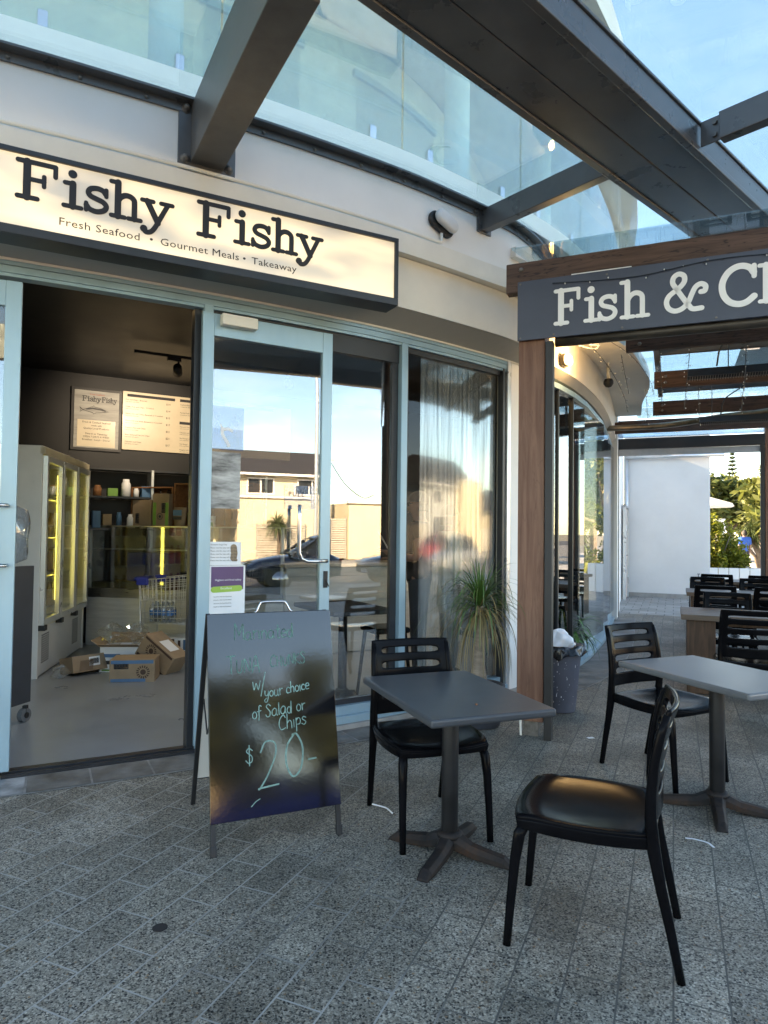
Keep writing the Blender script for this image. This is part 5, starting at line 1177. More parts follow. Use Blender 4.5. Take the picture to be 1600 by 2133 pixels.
    if cap is not None:
        c = dome(.092, 1.795, .012, 1.685, 'cap', pmat('cap cloth', cap, .8, var=.2)); mb = MB(); rows = []
        for i in range(4): rows.append([((-.07 + .14 * j / 8) * k, (.105 + .085 * i / 3 - .04 * (abs(j - 4) / 4) ** 2) * k, (1.692 - .012 * i / 3 - .02 * (abs(j - 4) / 4) ** 2) * k) for j in range(9)])
        mb.grid(rows).build('cap_peak', c.data.materials[0], t, smooth=True, local=True, solid=.006)
        mb = MB(); rows = []
        for i in range(5): rows.append([(.086 * cos(th) * k, (.010 - .098 * sin(th)) * k, (1.60 + .085 * i / 4) * k) for th in [pi * q / 12 for q in range(13)]])
        mb.grid(rows).build('hair', hm, t, smooth=True, local=True, solid=.008)
    else:
        dome(.090, 1.785, .0, 1.66, 'hair', hm); mb = MB(); rows = []
        for i in range(5): rows.append([(.088 * cos(th) * k, (.005 - .100 * sin(th)) * k, (1.57 + .10 * i / 4) * k) for th in [pi * q / 12 for q in range(13)]])
        mb.grid(rows).build('hair', hm, t, smooth=True, local=True, solid=.010)
    for s in (1, -1): MB().lathe([(.001, -.010), (.009, 0), (.001, .010)], (s * .032 * k, .105 * k, 1.655 * k), 10).build('eye', M['sign_white'] if False else M['ink'], t, smooth=True, local=True)
    MB().box((0, .108 * k, 1.592 * k), (.045 * k, .010, .009 * k)).build('mouth', pmat('lips', (.25, .09, .07), .5), t, local=True, bevel=.003)
    return t
p1 = person(.345, 6.42, 176, 'man in a black cap and black t-shirt reading a paper inside the shop window', 1.80, cap=(.008, .009, .011), arms='paper', shirt=(.005, .005, .006), skin=(.28, .14, .09))
_pm = MB(); _q = root_matrix(p1); _pp = [(-.10, .27, 1.21), (.12, .25, 1.17), (.13, .36, 1.36), (-.09, .38, 1.40)]
po = _pm.poly([_q @ (Vector(v) * 1.03) for v in _pp]).build('paper_sheet', M['paper'], solid=.001); tag(po, 'white paper sheet held by the man in the black cap', 'paper')
p2 = person(.66, 6.75, 10, 'person in a pale sage long top standing behind the pleated window blind', 1.70, shirt=(.62, .66, .50), trousers=(.16, .15, .14), arms='down', sleeve=1.0, long_top=True)

# ------------------------------------------------------------------ drinks fridge
F0 = Vector((-3.28, 6.45, 0)); FD = Vector((-.192, .981, 0)).normalized(); FN = Vector((FD.y, -FD.x, 0)); FRZ = atan2(FD.y, FD.x)
def fg(x, z, o=0.0): return F0 + FD * x + FN * o + Vector((0, 0, z))
fr = empty('drinks_fridge', fg(.9, 0, -.35), label='tall white three door glass drinks fridge with yellow tubes, left inside the doorway', cat='fridge')
FLn = 1.78
_b = MB(); _b.box(fg(.02, 1.13, -.36), (.04, .70, 2.24), FRZ); _b.box(fg(FLn - .02, 1.13, -.36), (.04, .70, 2.24), FRZ); _b.box(fg(FLn / 2, 2.23, -.36), (FLn - .08, .70, .04), FRZ); _b.box(fg(FLn / 2, 1.13, -.69), (FLn - .08, .04, 2.16), FRZ)
_b.build('cabinet', M['white_plastic'], fr, bevel=.006)
MB().box(fg(FLn / 2, .255, -.34), (FLn - .085, .64, .47), FRZ).build('plinth', M['white_plastic'], fr, bevel=.01)
_v = MB()
for bx0 in (.16, 1.30):
    for i in range(9):
        for j in range(13): _v.box(fg(bx0 + i * .028, .14 + j * .022, -.0185), (.012, .004, .010), FRZ)
_v.build('vent_holes', M['black'], fr)
MB().box(fg(FLn / 2, 2.20, -.010), (FLn, .05, .07), FRZ).build('top_trim', pmat('yellowed fridge trim', (.55, .50, .38), .5, dirt=.2), fr, bevel=.004)
M['tube'] = emat('fluorescent tube', (1.0, .90, .16), 1.3)
M['fridge_in'] = pmat('fridge liner', (.55, .55, .53), .5)
MB().box(fg(FLn / 2, 1.32, -.65), (FLn - .1, .03, 1.66), FRZ).build('liner', M['fridge_in'], fr)
for i in range(3):
    x0 = .02 + i * .585; x1 = x0 + .565; zb, zt = .515, 2.155
    d = MB(); w = .050
    for x in (x0 + w / 2, x1 - w / 2): d.box(fg(x, (zb + zt) / 2, .012), (w, .045, zt - zb), FRZ)
    for z in (zb + .03, zt - .03): d.box(fg((x0 + x1) / 2, z, .012), (x1 - x0 - 2 * w, .045, .06), FRZ)
    do = d.build('door', M['alu_trim'], fr, bevel=.003)
    MB().box(fg((x0 + x1) / 2, (zb + zt) / 2, .012), (x1 - x0 - 2 * w, .01, zt - zb - .12), FRZ).build('glass', M['clear_glass'], do)
    MB().box(fg(x0 + .02, zb - .02, .02), (.08, .06, .05), FRZ).build('hinge', M['black'], do)
    if i < 2: MB().tube([fg(x1 - .24, .68, -.10), fg(x1 - .24, 2.03, -.10)], .020, 10).build('light_tube', M['tube'], fr, smooth=True)
    for z in (.55, .95, 1.35, 1.75): MB().box(fg((x0 + x1) / 2, z, -.36), (.54, .46, .012), FRZ).build('shelf', M['alu_trim'], fr)
_bt = [((.05, .18, .06), 'green'), ((.22, .03, .02), 'red'), ((.05, .05, .05), 'dark'), ((.25, .16, .03), 'amber')]
_rn = random.Random(8)
for kx, (c, nm) in enumerate(_bt):
    mt_ = pmat('drink ' + nm, c, .2, var=.1)
    for z in (.56, .96, 1.36):
        for r in range(2):
            x = .12 + kx * .42 + r * .11; o = MB().lathe([(.001, 0), (.036, .004), (.038, .02), (.038, .17), (.016, .23), (.015, .27), (.001, .272)], fg(x, z, -.30), 12).build('bottle', mt_, smooth=True)
            tag(o, nm + ' drink bottle standing on a shelf inside the glass fridge', 'bottle', 'bottles inside the fridge')

# ------------------------------------------------------------------ display counter and what stands on it
K0 = Vector((-3.70, 8.41, 0)); KD = Vector((cos(radians(-14)), sin(radians(-14)), 0)); KN = Vector((KD.y, -KD.x, 0)); KRZ = radians(-14)
def kg(x, z, o=0.0): return K0 + KD * x + KN * o + Vector((0, 0, z))
ctr = empty('display_counter', kg(1.3, 0, -.4), label='stainless seafood display counter with a tall glass front behind the trolley', cat='counter')
KL = 2.62
MB().box(kg(KL / 2, .345, -.40), (KL, .80, .67), KRZ).build('base', M['counter_steel'], ctr, bevel=.008)
MB().box(kg(KL / 2, .665, .012), (KL + .01, .03, .11), KRZ).build('rail', M['stainless'], ctr, bevel=.005)
_g = MB(); _g.box(kg(KL / 2, 1.10, -.02), (KL, .01, .76), KRZ); _g.build('front_glass', M['shop_glass'], ctr)
MB().box(kg(KL / 2, 1.488, -.38), (KL, .74, .016), KRZ).build('top_shelf', M['stainless'], ctr, bevel=.003)
MB().box(kg(KL / 2, 1.20, -.36), (KL, .5, .012), KRZ).build('inner_shelf', M['alu_trim'], ctr)
for x in (.02, KL - .02): MB().box(kg(x, 1.09, -.03), (.035, .035, .79), KRZ).build('corner_post', M['alu_trim'], ctr, bevel=.003)
MB().box(kg(KL / 2, .74, -.40), (KL - .05, .70, .10), KRZ).build('tray', pmat('parchment lined tray', (.20, .17, .11), .6, var=.4), ctr)
MB().box(kg(KL / 2, 1.08, -.77), (KL, .03, .8), KRZ).build('rear_panel', M['int_dark'], ctr)
c2_ = empty('service_counter', (-.4, 8.5, 0), label='stainless service counter with banded panels seen through the fixed window', cat='counter')
Q0 = Vector((-1.12, 7.72, 0)); 
def qg(x, z, o=0.0): return Q0 + _wd * x + _wn * o + Vector((0, 0, z))
MB().box(qg(1.25, .50, -.36), (2.5, .72, .98), W30).build('base', M['counter_steel'], c2_, bevel=.006)
for z, h in ((.98, .10), (.68, .09), (.08, .12)): MB().box(qg(1.25, z, .010), (2.5, .02, h), W30).build('band', M['counter_steel'], c2_, bevel=.004)
MB().box(qg(1.25, 1.055, -.34), (2.56, .80, .04), W30).build('worktop', pmat('pale worktop', (.55, .52, .46), .35), c2_, bevel=.006)
def crate(x, w, h, label, o=-.50):
    t = empty('wooden_crate', kg(x + w / 2, 1.497, o), KRZ, label=label, cat='crate', group='orange timber crates on the display counter')
    for sx in (-1, 1): MB().box((sx * (w / 2 - .008), 0, h / 2), (.016, .30, h)).build('side', M['crate_wood'], t, local=True, bevel=.002)
    for z in (.008, h - .008): MB().box((0, 0, z), (w - .034, .30, .016)).build('board', M['crate_wood'], t, local=True, bevel=.002)
    n = 5; mb = MB()
    for i in range(n): mb.box((-w / 2 + .02 + (i + .5) * (w - .04) / n, .142, h / 2), ((w - .04) / n - .022, .012, h - .036))
    mb.build('slats', M['crate_wood'], t, local=True)
crate(.36, .60, .50, 'orange timber crate holding two brown cartons on the counter, left of three'); crate(.98, .52, .545, 'orange timber crate behind the blue topped bottles on the counter, middle of three'); crate(1.52, .55, .545, 'orange timber crate at the right end of the counter row')
def carton(name, c, d, rz, label, prints=(), open_=False, M3=None, mat='cardboard', group='cardboard cartons in the shop'):
    R = M3 if M3 is not None else Matrix.Rotation(rz, 3, 'Z'); c = Vector(c); t = empty(name, c, label=label, cat='carton', group=group)
    hx, hy, hz = d[0] / 2, d[1] / 2, d[2] / 2
    if not open_: MB().box(c, d, M=R).build('box', M[mat], t, bevel=.004)
    else:
        mb = MB(); w = .005
        for s in (-1, 1): mb.box(c + R @ Vector((s * (hx - w / 2), 0, 0)), (w, d[1] - 2 * w, d[2]), M=R); mb.box(c + R @ Vector((0, s * (hy - w / 2), 0)), (d[0], w, d[2]), M=R)
        mb.box(c + R @ Vector((0, 0, -hz + w / 2)), (d[0] - 2 * w, d[1] - 2 * w, w), M=R); mb.build('box', M[mat], t)
        for ax, s, L_, an in ((0, -1, d[1], 35), (0, 1, d[1], 50), (1, -1, d[0], 20), (1, 1, d[0], 62)):
            a = radians(an); e = Vector((s * hx, 0, hz)) if ax == 0 else Vector((0, s * hy, hz)); o = Vector((s * cos(a), 0, sin(a))) if ax == 0 else Vector((0, s * cos(a), sin(a))); tg = Vector((0, 1, 0)) if ax == 0 else Vector((1, 0, 0)); ln = d[1] * .42
            MB().prism([c + R @ (e - tg * L_ * .49), c + R @ (e + tg * L_ * .49), c + R @ (e + tg * L_ * .49 + o * ln), c + R @ (e - tg * L_ * .49 + o * ln)], R @ (o.cross(tg) * .004)).build('flap', M['cardboard'], t)
    for face, u0, u1, v0, v1, m in prints:
        # face 'f': -y side, 't': top, 'r': +x side; u,v in 0..1
        e = .0015
        def P(u, v):
            if face == 'f': return c + R @ Vector((-hx + u * d[0], -hy - e, -hz + v * d[2]))
            if face == 't': return c + R @ Vector((-hx + u * d[0], -hy + v * d[1], hz + e))
            return c + R @ Vector((hx + e, -hy + u * d[1], -hz + v * d[2]))
        MB().poly([P(u0, v0), P(u1, v0), P(u1, v1), P(u0, v1)]).build('print', M[m], t, fix=False)
    return t
def ring_print(c, xd, yd, nrm, r, mat, par, n=16):
    mb = MB()
    for k in range(n):
        a = 2 * pi * k / n; b = 2 * pi * (k + .55) / n; q = lambda a, rr: c + (xd * cos(a) + yd * sin(a)) * rr + nrm * .002
        mb.add([q(a, r * .62), q(a, r), q(b, r), q(b, r * .62)], [(0, 1, 2, 3)])
    mb.add([c + (xd * cos(2 * pi * k / 12) + yd * sin(2 * pi * k / 12)) * r * .42 + nrm * .002 for k in range(12)], [tuple(range(12))]); mb.build('print', mat, par, fix=False)
ct = carton('carton', kg(.56, 1.497 + .165, -.42), (.27, .26, .33), KRZ, 'plain brown carton in the left crate on the counter', [('f', .18, .38, .10, .48, 'ink'), ('f', .20, .36, .12, .46, 'cardboard')], open_=False)
ct2 = carton('carton', kg(.845, 1.497 + .205, -.40), (.23, .26, .41), KRZ, 'tall brown carton with green printed edges on the counter', [('f', .03, .22, .02, .72, 'print_green'), ('f', .78, .97, .02, .72, 'print_green'), ('f', .56, .80, .40, .70, 'ink'), ('f', .58, .78, .42, .68, 'cardboard')])
ring_print(kg(.845 - .01, 1.497 + .12, -.27), KD, UPZ, KN, .045, M['ink'], ct2)
bag = empty('coffee_bag', kg(1.13, 1.497, -.25), label='tan stand up pouch with blue label and black band on the counter', cat='pouch')
MB().grid([[kg(1.13 + x * w, 1.497 + z, -.25 + o * b) for x, o in ((-1, 0), (-.5, 1), (0, 1.2), (.5, 1), (1, 0))] for z, w, b in ((.0, .072, .045), (.06, .078, .04), (.16, .086, .025), (.235, .090, .004))]).build('pouch', M['cardboard'], bag, smooth=True, solid=.003)
for z0, z1, m in ((.13, .20, 'print_blue'), (.08, .12, 'ink')): MB().poly([kg(1.13 - .06, 1.497 + z0, -.185), kg(1.13 + .06, 1.497 + z0, -.185), kg(1.13 + .06, 1.497 + z1, -.185), kg(1.13 - .06, 1.497 + z1, -.185)]).build('print', M[m], bag)
M['clear_plastic'] = glass('clear plastic', .10, (.80, .86, .92), .6, haze=.22, hazec=(.6, .66, .72))
M['wrap_blue'] = pmat('blue shrink wrap', (.03, .16, .42), .25, var=.2)
def bottles(c0, rows, cols, n_lab, base_label, r=.034, h=.20, blue=True, grp='water bottles'):
    for i in range(rows):
        for j in range(cols):
            p = Vector(c0) + KD * (j * .072) + KN * (-.072 * i)
            t = empty('water_bottle', p, label=base_label, cat='bottle', group=grp)
            MB().lathe([(.001, 0), (r, .003), (r, h * .62), (r * .75, h * .78), (.014, h * .88), (.013, h), (.001, h)], p, 12).build('bottle', M['clear_plastic'], t, smooth=True)
            MB().lathe([(r + .001, h * .34), (r + .001, h * .58)], p, 12, cap=False).build('bottle_label', M['wrap_blue'], t, smooth=True)
            MB().lathe([(.001, .016), (.015, .015), (.015, 0)], p + Vector((0, 0, h)), 10).build('cap', M['white_plastic'], t, smooth=True)
bottles(kg(1.27, 1.497, -.30), 2, 3, 0, 'clear water bottle with a blue label in the group standing on the counter', grp='water bottles on the counter')
sm = carton('small_box', kg(1.545, 1.497 + .065, -.28), (.09, .05, .13), KRZ, 'small red and white packet standing on the counter', [('f', .05, .95, .55, .95, 'paper'), ('f', .1, .9, .05, .4, 'print_green')], mat='paper')
MB().poly([kg(1.505, 1.497 + .06, -.2535), kg(1.585, 1.497 + .075, -.2535), kg(1.585, 1.497 + .095, -.2535), kg(1.505, 1.497 + .08, -.2535)]).build('print', pmat('red print', (.5, .03, .03), .5), sm)

def wg(x, z, o=0.0): v = Vector((-3.75, 8.52, 0)) + _wd * x + _wn * o; return Vector((v.x, v.y, z))
for k_, (x_, lab_) in enumerate(((.55, 'blue plastic tub inside the display counter, left of two'), (.88, 'blue plastic tub inside the display counter, right of two'))):
    tb_ = MB(); tb_.prism([kg(x_ - .13, .80, -.20), kg(x_ + .13, .80, -.20), kg(x_ + .13, .80, -.50), kg(x_ - .13, .80, -.50)], (0, 0, .36)); o_ = tb_.build('plastic_tub', M['blue_plastic'], bevel=.015, loc=kg(x_, .80, -.35)); tag(o_, lab_, 'tub', 'blue tubs in the display counter')
# dim shelving with stock behind the counter
shf = empty('stock_shelf', wg(1.0, 0, .2), label='dark shelving with jars and packets on the back wall behind the counter', cat='shelf')
for z_ in (1.45, 1.85, 2.2): MB().box(wg(1.1, z_, .16), (2.3, .28, .025), W30).build('board', M['dark_frame'], shf)
for x_ in (-.05, .72, 1.5, 2.25): MB().box(wg(x_, 1.5, .16), (.03, .28, 1.42), W30).build('upright', M['alu_trim'], shf)
_rn = random.Random(17)
for z_ in (1.463, 1.863):
    x_ = .02
    while x_ < 2.15:
        w_ = _rn.uniform(.06, .14); h_ = _rn.uniform(.10, .24); kind_ = _rn.choice(('jar', 'box', 'box', 'jar'))
        mt_ = M[_rn.choice(['cardboard', 'paper', 'print_blue', 'print_green', 'print_brown', 'crate_wood', 'lime', 'menu2'])] if False else M[_rn.choice(['cardboard', 'paper', 'print_blue', 'print_green', 'print_brown', 'crate_wood'])]
        if abs(x_ - .72) > .08 and abs(x_ - 1.5) > .08:
            if kind_ == 'box': o_ = MB().box(wg(x_ + w_ / 2, z_ + h_ / 2, .17), (w_ * .9, .12, h_), W30).build('packet', mt_, bevel=.004, loc=wg(x_ + w_ / 2, z_, .17)); tag(o_, 'small grocery packet on the dark back wall shelving', 'packet', 'packets on the back shelves')
            else: o_ = MB().lathe([(.001, 0), (w_ * .42, .004), (w_ * .42, h_ * .7), (w_ * .3, h_ * .82), (w_ * .3, h_ * .95), (.001, h_ * .95)], wg(x_ + w_ / 2, z_, .17), 12).build('jar', mt_, smooth=True, loc=wg(x_ + w_ / 2, z_, .17)); tag(o_, 'small jar on the dark back wall shelving', 'jar', 'jars on the back shelves')
        x_ += w_ + _rn.uniform(.01, .05)

# ------------------------------------------------------------------ menus on the back wall, track light, downlights
M['menu'] = pmat('cream menu board', (.62, .54, .40), .35, var=.04)
M['poster_grey'] = pmat('grey timber poster print', (.30, .30, .28), .5, var=.25, scale=3, stretch=(1, 1, 8))
ps = empty('menu_poster', wg(.07, 2.45), label='framed poster with a printed tuna fish on the dark back wall', cat='poster')
MB().box(wg(.07, 2.845, -.010), (.60, .02, .80), W30).build('frame', M['black'], ps, bevel=.003)
MB().box(wg(.07, 2.845, .003), (.53, .006, .73), W30).build('print', M['poster_grey'], ps)
MB().box(wg(.07, 2.665, .0075), (.45, .003, .34), W30).build('text_panel', M['menu'], ps)
_t = MB(); _pf = lambda x, y, h: wg(x, y, .0105 + h)
slab_text(_t, 'Fishy', -.105, 3.075, .062, .0085, _pf, th=.0005); slab_text(_t, 'Fishy', .125, 3.075, .062, .0085, _pf, th=.0005, xs=.82)
for pts in ([(-.13, 2.99), (-.115, 2.965), (-.13, 2.93), (-.09, 2.96), (-.03, 2.985), (.0, 3.0), (.02, 3.005), (.035, 3.025), (.04, 3.005), (.12, 2.99), (.17, 2.97), (.21, 2.955), (.17, 2.945), (.06, 2.93), (.03, 2.915), (.02, 2.93), (-.04, 2.945), (-.09, 2.955), (-.13, 2.99)],):
    stroke_ribbon(_t, pts, .006, _pf, .0005, 0)
stroke_ribbon(_t, [(-.05, 2.972), (.02, 2.985), (.12, 2.975), (.17, 2.962)], .018, _pf, .0004, 0)
_t.build('artwork', M['sign_black'], ps)
for k, (s, z, sz) in enumerate((('Fresh & Cooked Seafood', 2.795, .033), ('made with', 2.757, .030), ('Quality Local Products', 2.718, .033), ('Dine-in or Takeaway', 2.650, .031), ('OPEN 7 DAYS A WEEK', 2.612, .031), ('Breakfast - Lunch - Dinner', 2.574, .031))):
    type_text(s, sz, M['ink'], wg(.07, z, .0105), _wd, UPZ, ps, 'small_lettering', 'CENTER', th=.0004)
type_text('Fresh Seafood', .03, pmat('red print', (.4, .06, .04), .5), wg(.07, 3.155, .0085), _wd, UPZ, ps, 'small_lettering', 'CENTER', th=.0004)
mn = empty('menu_board', wg(1.2, 2.45), label='wide cream menu board of seafood packs and prices on the back wall', cat='menu board')
MB().box(wg(1.55, 2.872, -.008), (2.34, .02, .765), W30).build('board', M['menu'], mn, bevel=.003)
def mt(s, x, z, sz, mat='ink', al='LEFT'): type_text(s, sz, M[mat], wg(x, z, .0045), _wd, UPZ, mn, 'small_lettering', al, th=.0004)
for x0, x1, z in ((.435, 1.045, 3.205), (1.11, 1.72, 3.205), (1.11, 1.72, 2.90), (1.80, 2.45, 3.205)): MB().box(wg((x0 + x1) / 2, z, .0035), (x1 - x0, .003, .036), W30).build('heading_bar', M['ink'], mn)
mt('Seafood Packs', .445, 3.194, .034, 'menu'); mt('Seafood Packs', 1.12, 3.194, .034, 'menu'); mt('Kids Packs', 1.12, 2.889, .034, 'menu'); mt('Burgers', 1.81, 3.194, .034, 'menu')
for k, (a, b) in enumerate((('Fish and Chips - Battered', '$14'), ('Grilled Fish and Chips - Crumbed', '$14'), ('House Fish and Chips, Battered or Crumbed', '$15'), ('House Fish and Salad, Battered or Crumbed', '$17'), ('Premium Fish and Chips', '$21'), ('Beer Battered Fish and Chips', '$21'), ('Calamari and Chips', '$17'))):
    z = 3.140 - k * .092; mt(a, .415, z, .026); mt('with lemon and tartare', .415, z - .026, .018); mt(b, .93, z - .02, .036)
for k, a in enumerate(('Seafood Basket', 'Family Pack for 4')): mt(a, 1.115, 3.14 - k * .11, .026); mt('crumbed fish, calamari, prawns, chips', 1.115, 3.114 - k * .11, .018)
for k, a in enumerate(('Fish and Chips', 'Calamari and Chips', 'Beef Burger and Chips', 'Fish Burger', 'Nuggets and Chips')): mt(a, 1.115, 2.84 - k * .078, .024); mt('with a small drink', 1.115, 2.817 - k * .078, .017)
tk = empty('track_light', (-2.2, 7.2, 3.35), label='black ceiling track with one round black spotlight above the menu boards', cat='track light')
MB().bar((-2.66, 7.05, 3.335), (-.9, 8.05, 3.335), .035, .03).build('track', M['black'], tk)
MB().tube([(-2.26, 7.28, 3.32), (-2.26, 7.28, 3.22)], .010, 8).build('stem', M['black'], tk); MB().box((-2.30, 7.25, 3.30), (.14, .05, .035), W30).build('adapter', M['black'], tk)
MB().tube([(-2.24, 7.18, 3.20), (-2.28, 7.32, 3.17)], [.045, .052], 14).build('spot_head', M['black'], tk, smooth=True)
_sp = bpy.data.lights.new('spot', 'SPOT'); _sp.energy = 22; _sp.spot_size = radians(75); _sp.spot_blend = .7; _sp.color = (1, .92, .80); _sp.shadow_soft_size = .04
_so = bpy.data.objects.new('spot_glow', _sp); col.objects.link(_so); _so.location = (-2.285, 7.36, 3.165); _so.rotation_euler = (wg(.55, 2.80) - Vector((-2.285, 7.36, 3.165))).to_track_quat('-Z', 'Y').to_euler(); _so.parent = tk; _so.matrix_parent_inverse = root_matrix(tk).inverted()
MB().tube([(-1.16, 7.86, 3.20), (-1.12, 7.76, 3.14)], [.045, .052], 14).build('spot_head', M['black'], tk, smooth=True); MB().tube([(-1.16, 7.88, 3.32), (-1.16, 7.88, 3.20)], .010, 8).build('stem', M['black'], tk)  # second head and its spot are added to brighten the service counter
_sp = bpy.data.lights.new('spot', 'SPOT'); _sp.energy = 12; _sp.spot_size = radians(60); _sp.spot_blend = .7; _sp.color = (1, .94, .84); _sp.shadow_soft_size = .04
_so = bpy.data.objects.new('spot_glow', _sp); col.objects.link(_so); _so.location = (-1.10, 7.72, 3.12); _so.rotation_euler = (Vector((-.6, 7.6, .4)) - Vector((-1.10, 7.72, 3.12))).to_track_quat('-Z', 'Y').to_euler(); _so.parent = tk; _so.matrix_parent_inverse = root_matrix(tk).inverted()
for k, (x, y, lab, e) in enumerate(((-2.05, 5.55, 'recessed downlight in the ceiling above the doorway, hidden behind the lintel', 12), (-.46, 6.97, 'round recessed downlight glowing in the ceiling above the bar table', 4), (1.6, 8.1, 'recessed downlight over the dining room behind the curved glass', 6))):  # doorway lamp is an added fill, out of view, brightening floor and fridge
    d = empty('downlight', (x, y, 3.41), label=lab, cat='downlight', group='ceiling downlights in the shop')
    MB().lathe([(.052, 0), (.068, -.004), (.070, .002)], (x, y, 3.412), 20, cap=False).build('trim', M['white_plastic'], d, smooth=True)
    MB().lathe([(.001, 0), (.052, .001)], (x, y, 3.408), 20, cap=False).build('lamp_face', emat('downlight face', (1, .78, .42), 8), d)
    l = bpy.data.lights.new('lamp', 'SPOT'); l.energy = e; l.color = (.84, .92, 1.0) if k == 0 else (1, .94, .85); l.spot_size = radians(84 if k == 0 else 120); l.spot_blend = .8; l.shadow_soft_size = .05
    lo = bpy.data.objects.new('lamp_glow', l); col.objects.link(lo); lo.location = (x, y, 3.39); lo.parent = d; lo.matrix_parent_inverse = root_matrix(d).inverted()

# ------------------------------------------------------------------ floor cartons, wrap, trolley
c1 = carton('carton', (-2.93, 6.86, .10), (.56, .26, .16), radians(52), 'long open brown carton lying by the fridge plinth', [('f', .30, .50, .30, .85, 'paper'), ('f', .32, .48, .42, .75, 'ink'), ('f', .62, .72, .3, .7, 'print_brown'), ('f', .80, .95, .35, .8, 'print_brown')], open_=False, M3=Matrix.Rotation(radians(52), 3, 'Z') @ Matrix.Rotation(radians(-12), 3, 'X'))
MB().poly([Vector((-2.93, 6.86, .10)) + (Matrix.Rotation(radians(52), 3, 'Z') @ Matrix.Rotation(radians(-12), 3, 'X')) @ Vector(v) for v in ((-.22, -.1315, -.07), (-.08, -.1315, -.07), (-.06, -.1315, .03), (-.20, -.1315, .03))]).build('torn_opening', M['carton_dark'], c1)
c2 = carton('carton', (-2.38, 6.52, .115), (.41, .28, .215), radians(9), 'brown carton with blue printed borders, in front on the shop floor', [('f', .03, .97, .82, .97, 'print_blue'), ('f', .03, .80, .03, .17, 'print_blue'), ('f', .10, .42, .60, .82, 'ink'), ('f', .12, .40, .62, .80, 'cardboard')])
_R = Matrix.Rotation(radians(9), 3, 'Z'); ring_print(Vector((-2.38, 6.52, .115)) + _R @ Vector((.10, -.1415, -.01)), _R @ Vector((1, 0, 0)), UPZ, _R @ Vector((0, -1, 0)), .062, M['print_brown'], c2)
for i in range(9): MB().poly([Vector((-2.38, 6.52, .115)) + _R @ Vector((-.165 + i * .013, -.1428, z)) for z in ()] or [Vector((-2.38, 6.52, .115)) + _R @ Vector(v) for v in ((-.165 + i * .014, -.1425, .040), (-.158 + i * .014, -.1425, .040), (-.158 + i * .014, -.1425, .065), (-.165 + i * .014, -.1425, .065))]).build('print', M['ink'], c2)
c3 = carton('carton', (-2.24, 6.88, .185), (.42, .24, .25), 0, 'brown carton tipped on its corner with dark printing beside the trolley', [('f', .05, .95, .05, .16, 'print_brown'), ('f', .40, .62, .22, .40, 'ink'), ('t', .35, .75, .2, .8, 'paper'), ('f', .05, .95, .86, .95, 'print_brown')], M3=Matrix.Rotation(radians(-20), 3, 'Z') @ Matrix.Rotation(radians(33), 3, 'Y'))
_R = Matrix.Rotation(radians(-20), 3, 'Z') @ Matrix.Rotation(radians(33), 3, 'Y'); ring_print(Vector((-2.24, 6.88, .185)) + _R @ Vector((-.06, -.1215, .02)), _R @ Vector((1, 0, 0)), _R @ Vector((0, 0, 1)), _R @ Vector((0, -1, 0)), .066, M['print_brown'], c3)
c4 = carton('carton', (-2.66, 6.98, .135), (.40, .28, .25), radians(4), 'white sided open carton behind the blue printed one', [('f', .05, .50, .58, .72, 'print_blue'), ('f', .05, .30, .30, .45, 'ink'), ('f', .05, .25, .03, .10, 'print_green')], open_=True, mat='paper')
M['cling'] = glass('crumpled cling film', .07, (.95, .95, .94), .5, rough=.05, haze=.06, hazec=(.8, .8, .78))
def cling(c, r, seed, label):
    rn = random.Random(seed); ph_ = [rn.uniform(0, 6) for _ in range(6)]; rows = []
    for i in range(19):
        a = pi * i / 18; row = []
        for j in range(31):
            b = 2 * pi * j / 30; q = r * (1 + .20 * sin(3 * b + ph_[0] + 2 * a) + .16 * sin(6 * a + ph_[1] + b) + .12 * sin(9 * b + ph_[2]) * sin(5 * a) + .10 * sin(13 * a + 7 * b + ph_[3]))
            row.append((c[0] + q * sin(a) * cos(b), c[1] + q * sin(a) * sin(b), c[2] + q * .8 * cos(a)))
        rows.append(row)
    o = MB().grid(rows).build('plastic_wrap', M['cling'], loc=c); tag(o, label, 'plastic wrap', 'scrunched clear plastic wrap')
cling((-2.82, 7.06, .35), .12, 3, 'scrunched clear wrap over the left flap of the white sided carton'); cling((-2.55, 7.04, .37), .11, 4, 'scrunched clear wrap sticking up from the middle of the white sided carton'); cling((-3.10, 6.50, .07), .07, 5, 'small scrap of clear wrap on the floor by the fridge corner')
tr = empty('shopping_trolley', (-2.15, 7.55, 0), label='chrome wire shopping trolley with blue corners, loaded with boxes and bottles', cat='trolley')
T0 = Vector((-2.68, 7.38, 0)); TD = Vector((cos(radians(-4)), sin(radians(-4)), 0)); TN = Vector((-TD.y, TD.x, 0))
def tg_(x, y, z): return T0 + TD * x + TN * y + Vector((0, 0, z))
TL, TW = .92, .50
def bk(x, y, f):   # basket point: f=0 bottom, 1 rim
    return tg_(.03 * (1 - f) + x * (TL - .10 * (1 - f)), y * TW + (.04 * (1 - f)) * (1 - 2 * y), .42 + f * (.47 + .10 * x))
w = MB()
for y in (0, 1):
    for k in range(19): u = k / 18; w.tube([bk(u, y, 0), bk(u, y, 1)], .0034, 5)
    for f in (0, .12, .25, .38, .52, .66, .80, .90, 1.0): w.tube([bk(0, y, f), bk(1, y, f)], .0034 if f not in (0, 1) else .005, 6)
for x in (0, 1):
    for k in range(11): v = k / 10; w.tube([bk(x, v, 0), bk(x, v, 1)], .0034, 5)
    for f in (0, .25, .52, .80, 1.0): w.tube([bk(x, 0, f), bk(x, 1, f)], .0034 if f not in (0, 1) else .005, 6)
for k in range(13): u = k / 12; w.tube([bk(u, 0, 0), bk(u, 1, 0)], .0034, 5)
for k in range(7): v = k / 6; w.tube([bk(0, v, 0), bk(1, v, 0)], .0034, 5)
